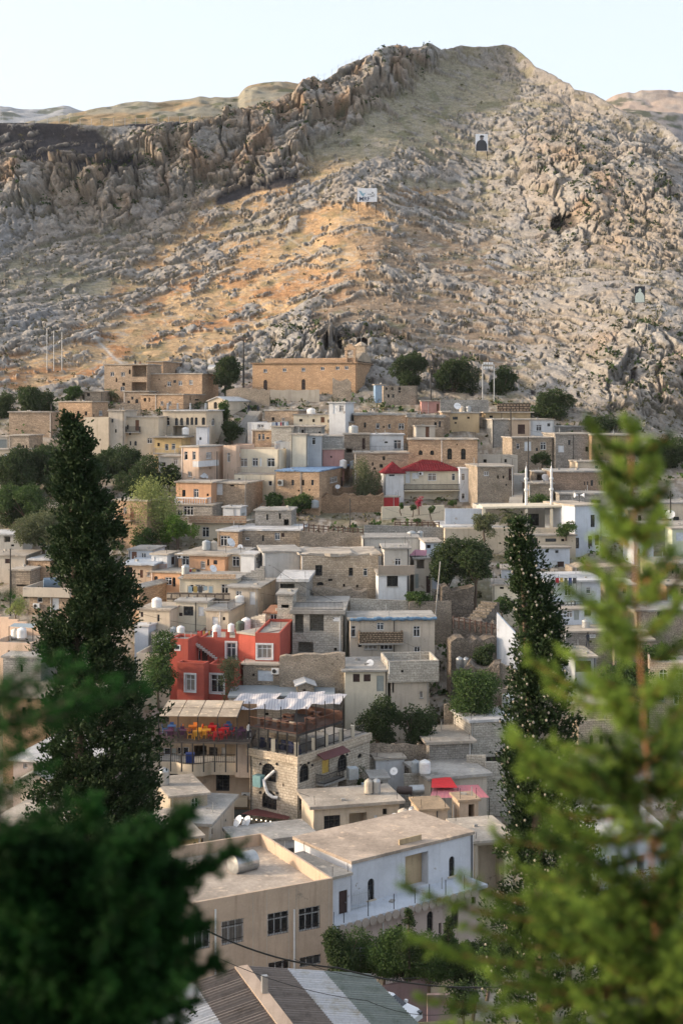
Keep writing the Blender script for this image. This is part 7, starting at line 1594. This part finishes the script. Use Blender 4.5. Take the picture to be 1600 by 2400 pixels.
# close, out of focus conifers
def nearfir(label,trunk,branches,kind,seed,D0,name='young_pine',den=1.,bark=BARKO,nl=.03,spread=.35,tr=(4,16)):
    rs=np.random.RandomState(seed); k=D0/FP; tp=[at(x,y,D0) for x,y in trunk]; g=Vector((tp[-1].x,D0,nearz(D0)-.2))
    t=thing(name,g,label,'tree','conifers close to the camera'); n=len(tp); segs=[(tp[i],tp[i+1],(tr[0]+(tr[1]-tr[0])*i/n)*k*.5,(tr[0]+(tr[1]-tr[0])*(i+1)/n)*k*.5) for i in range(n-1)]
    segs.append((tp[-1],g,tr[1]*k*.5,tr[1]*k*.7)); limbs('trunk',segs,bark,t,9)
    P=[];Dd=[];tn=[];bs=[]
    ty=[p[1] for p in trunk];tx=[p[0] for p in trunk]
    for (y0,x1,y1,dd,bt) in branches:
        x0=np.interp(y0,ty,tx); A=np.array(at(x0,y0,D0)); B=np.array(at(x1,y1,D0+dd)); L=np.linalg.norm(B-A); up=np.array([0,0,1.])
        prev=None; ns=max(5,int(L/.022))
        for i in range(ns):
            s_=(i+1)/ns; p=A+(B-A)*s_-up*math.sin(s_*math.pi)*L*.10; ax=(B-A)/L
            if prev is not None: bs.append((Vector(prev),Vector(p),.004*(1.3-s_)+.0015,.004*(1.25-s_)+.0015))
            prev=p
            if s_<.12: continue
            for j in range(int(3*den)+1):
                tl=rs.uniform(.03,.075)*(1.15-.5*s_)*(1+spread)*min(1,.42+max(0,y0-1000)/900); d=ax+rs.normal(0,.75,3)+up*.25; d/=np.linalg.norm(d); m=int(13*den)+5; u=rs.uniform(.05,1,m)[:,None]
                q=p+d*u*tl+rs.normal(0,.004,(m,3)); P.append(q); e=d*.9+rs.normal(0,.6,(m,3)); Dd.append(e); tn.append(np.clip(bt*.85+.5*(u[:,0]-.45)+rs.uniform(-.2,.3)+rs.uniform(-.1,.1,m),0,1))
    leafobj('needles',np.concatenate(P),np.concatenate(Dd),nl*rs.uniform(.7,1.3,sum(map(len,P))),nl*.14,np.concatenate(tn),LM[kind],t,rs)
    m=MB(); 
    for a,b_,r0,r1 in bs: m.cyl(a,b_,r0,r1,4,False)
    m.build('branches',bark,t)
rb=random.Random(8)
trunkR=[(1474,985),(1478,1100),(1486,1250),(1490,1400),(1500,1560),(1512,1750),(1522,1950),(1532,2150),(1540,2400),(1545,2520)]
BR_=[(1020,1462,985,0,.8),(1060,1490,1000,0,.9),(1130,1440,1050,.1,.8),(1150,1520,1040,-.1,.8),(1200,1415,1095,0,.9),(1210,1545,1110,.1,.7),(1250,1430,1150,-.1,.9),(1290,1400,1190,.1,.8),(1270,1540,1190,0,.7),(1320,1560,1215,.1,.7),(1340,1395,1260,-.1,.8),(1380,1370,1320,.1,.6),(1360,1575,1290,.1,.6),(1420,1410,1350,-.2,.5),(1430,1610,1330,-.1,.5),(1440,1330,1380,0,.4),(1480,1375,1420,.1,.4),(1500,1600,1400,.1,.4),(1520,1420,1440,-.2,.5),(1560,1640,1470,0,.3),
(1640,1240,1545,.1,.6),(1620,1330,1530,-.1,.7),(1660,1290,1610,.2,.7),(1650,1640,1560,.1,.3),(1700,1400,1600,-.2,.9),(1740,1620,1600,.0,.5),(1760,1300,1735,.1,.6),(1740,1440,1650,-.1,.9),(1830,1230,1810,0,.8),(1800,1330,1770,-.2,.7),(1860,1600,1700,.2,.4),(1900,1250,1885,.1,.6),(1880,1380,1830,-.1,.8),(1940,1160,1960,.1,.4),(1960,1300,1930,-.2,.7),(1960,1480,1860,-.1,.7),(2000,1600,1850,.1,.5),(2040,1200,2030,.2,.5),(2060,1350,2010,-.1,.8),(2120,950,2075,.1,.5),(2110,1080,2060,.15,.5),(2120,1250,2100,-.2,.6),(2140,1420,2060,-.1,.9),(2200,970,2205,-.05,.7),(2200,1100,2170,.1,.6),(2220,1260,2180,-.1,.7),(2200,1620,2000,.1,.5),(2280,1000,2340,.1,.5),(2280,1150,2290,-.1,.6),(2300,1380,2220,-.2,.9),(2320,1620,2150,0,.5),(2380,1050,2400,0,.6),(2400,1200,2370,-.1,.7),(2400,1350,2340,-.2,.8),(2430,1500,2300,-.1,.7),(2460,1600,2280,.1,.6),(2480,1100,2440,.0,.6),(2480,1280,2420,.1,.5)]
for _ in range(44):
    y=rb.uniform(1660,2500); s_=rb.choice((-1,-1,1)); L=rb.uniform(120,330) if s_<0 else rb.uniform(60,150)
    BR_.append((y,1520+s_*L,y-L*rb.uniform(.05,.5),rb.uniform(-.45,.4),rb.choice((0,0,.1,.25,.9))))  # mostly dark tones: shade of the lower interior put into the needle colour
for _ in range(46):
    y=rb.uniform(1040,2500); s_=rb.choice((-1,1)); L=rb.uniform(40,100)
    BR_.append((y,float(np.interp(y,[985,2520],[1474,1545]))+s_*L,y-L*rb.uniform(.3,1.1),-rb.uniform(.1,.3),rb.choice((.1,.3,.8))))
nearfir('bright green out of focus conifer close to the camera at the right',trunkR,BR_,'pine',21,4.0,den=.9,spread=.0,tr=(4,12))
trunkL=[(205,1935),(195,2050),(180,2200),(170,2350),(160,2520)]
BL=[(1960,215,1890,0,.6),(1990,330,1935,.1,.5),(2000,100,1930,0,.5),(2040,420,1960,.1,.6),(2060,548,1998,.0,.4),(2050,20,1960,.1,.5),(2090,300,2010,-.1,.6),(2110,440,2060,.1,.4),(2120,60,2050,-.1,.5),(2150,380,2110,0,.5),(2170,470,2170,.1,.3),(2180,-30,2080,.1,.4),(2220,440,2230,.0,.4),(2230,80,2130,-.2,.6),(2240,330,2160,-.2,.6),(2280,500,2262,.1,.3),(2300,0,2220,.1,.4),(2320,380,2290,-.1,.4),(2340,120,2250,-.2,.5),(2370,440,2350,.1,.3),(2400,300,2340,-.1,.5),(2420,20,2320,.0,.3),(2440,400,2420,.1,.3),(2460,220,2390,-.1,.4)]
for _ in range(100):
    y=rb.uniform(1990,2500); s_=rb.choice((-1,1)); L=rb.uniform(60,250)
    BL.append((y,185+s_*L,y-L*rb.uniform(-.05,.5),rb.uniform(-.4,.5),rb.uniform(0,.45)))
nearfir('out of focus conifer mass coloured dark for shade, filling the lower left corner',trunkL,BL,'deep',22,4.4,den=2.1,bark=BARK,nl=.034,tr=(6,24))
trunkE=[(-150,1380),(-152,1600),(-156,1900),(-160,2300),(-160,2520)]
BE=[(1660,130,1540,0,.8),(1665,190,1560,.1,.8),(1670,330,1612,.1,.6),(1680,240,1600,-.1,.7),(1690,80,1600,0,.5),(1700,40,1570,.1,.7),(1700,150,1640,.1,.4),(1850,120,1700,.1,.9),(1860,60,1730,.0,.8),(1900,100,1800,.1,.9),(1920,30,1850,0,.6),(1960,150,1880,.1,.5),(1980,60,1930,.1,.5),(2440,60,2440,0,.5),(1420,14,1395,0,.5)]
nearfir('blurred drooping conifer boughs reaching in from the left edge',trunkE,BE,'deep',23,3.9,den=.75,bark=BARK,tr=(8,26))
# scattered scrub on the mountain and weeds in the town, too many to count
def scatter(name,label,n,cond,D_s,kind,seed,sz):
    rs=np.random.RandomState(seed); P=[];Dd=[];tn=[]; m=14; k=0
    while k<n:
        i=rs.randint(2,Yp.shape[0]-60);j=rs.randint(0,nC)
        if not cond(i,j,rs): continue
        k+=1; c=np.array([PXd[i,j],PYd[i,j],PZd[i,j]]); r=sz*rs.uniform(.4,1.3)**1.5; p=c+rs.normal(0,1,(m,3))*r*np.array([.6,.5,.4])+np.array([0,-.2*r,.25*r]); P.append(p); Dd.append(rs.normal(0,1,(m,3))); tn.append(np.clip(rs.uniform(0,1)+rs.uniform(-.3,.3,m),0,1))
    P=np.concatenate(P); o=leafobj(name,P,np.concatenate(Dd),sz*.75,sz*.5,np.concatenate(tn),LM[kind],None,rs); o['kind']='stuff'; o['label']=label
scatter('hillside_scrub','small dark bushes and holes dotted all over the rocky mountainside',3400,lambda i,j,rs:mt[i,j]>.6 and (rs.uniform()<(.15 if grass[i,j]>.5 else .8)),1,'dry',5,.62)
scatter('hillside_bushes','darker green bushes growing in the clefts of the crags',420,lambda i,j,rs:mt[i,j]>.6 and cliff[i,j]>.4,1,'dark',6,1.1)
scatter('town_weeds','weeds and small shrubs growing on open ground between the houses',2600,lambda i,j,rs:mt[i,j]<.3 and Yp[i,j]<2300,1,'dry',7,.7)
scatter('town_shrubs','low green shrubs between the houses',700,lambda i,j,rs:mt[i,j]<.3 and Yp[i,j]<2250,1,'mid',8,1.1)

# thin evening haze filling the valley
bpy.ops.mesh.primitive_cube_add(size=1,location=(100,1300,230)); hz_=bpy.context.object; hz_.name='haze'; hz_.scale=(4200,2900,560); hz_['kind']='stuff'; hz_['label']='faint evening haze'
hm=bpy.data.materials.new('haze'); hm.use_nodes=True; ht=hm.node_tree; ht.nodes.remove(ht.nodes['Principled BSDF']); pv=ht.nodes.new('ShaderNodeVolumePrincipled'); pv.inputs['Color'].default_value=(.86,.9,.95,1); pv.inputs['Density'].default_value=.00004
ht.links.new(pv.outputs[0],ht.nodes['Material Output'].inputs['Volume']); hz_.data.materials.append(hm); hz_.visible_shadow=True
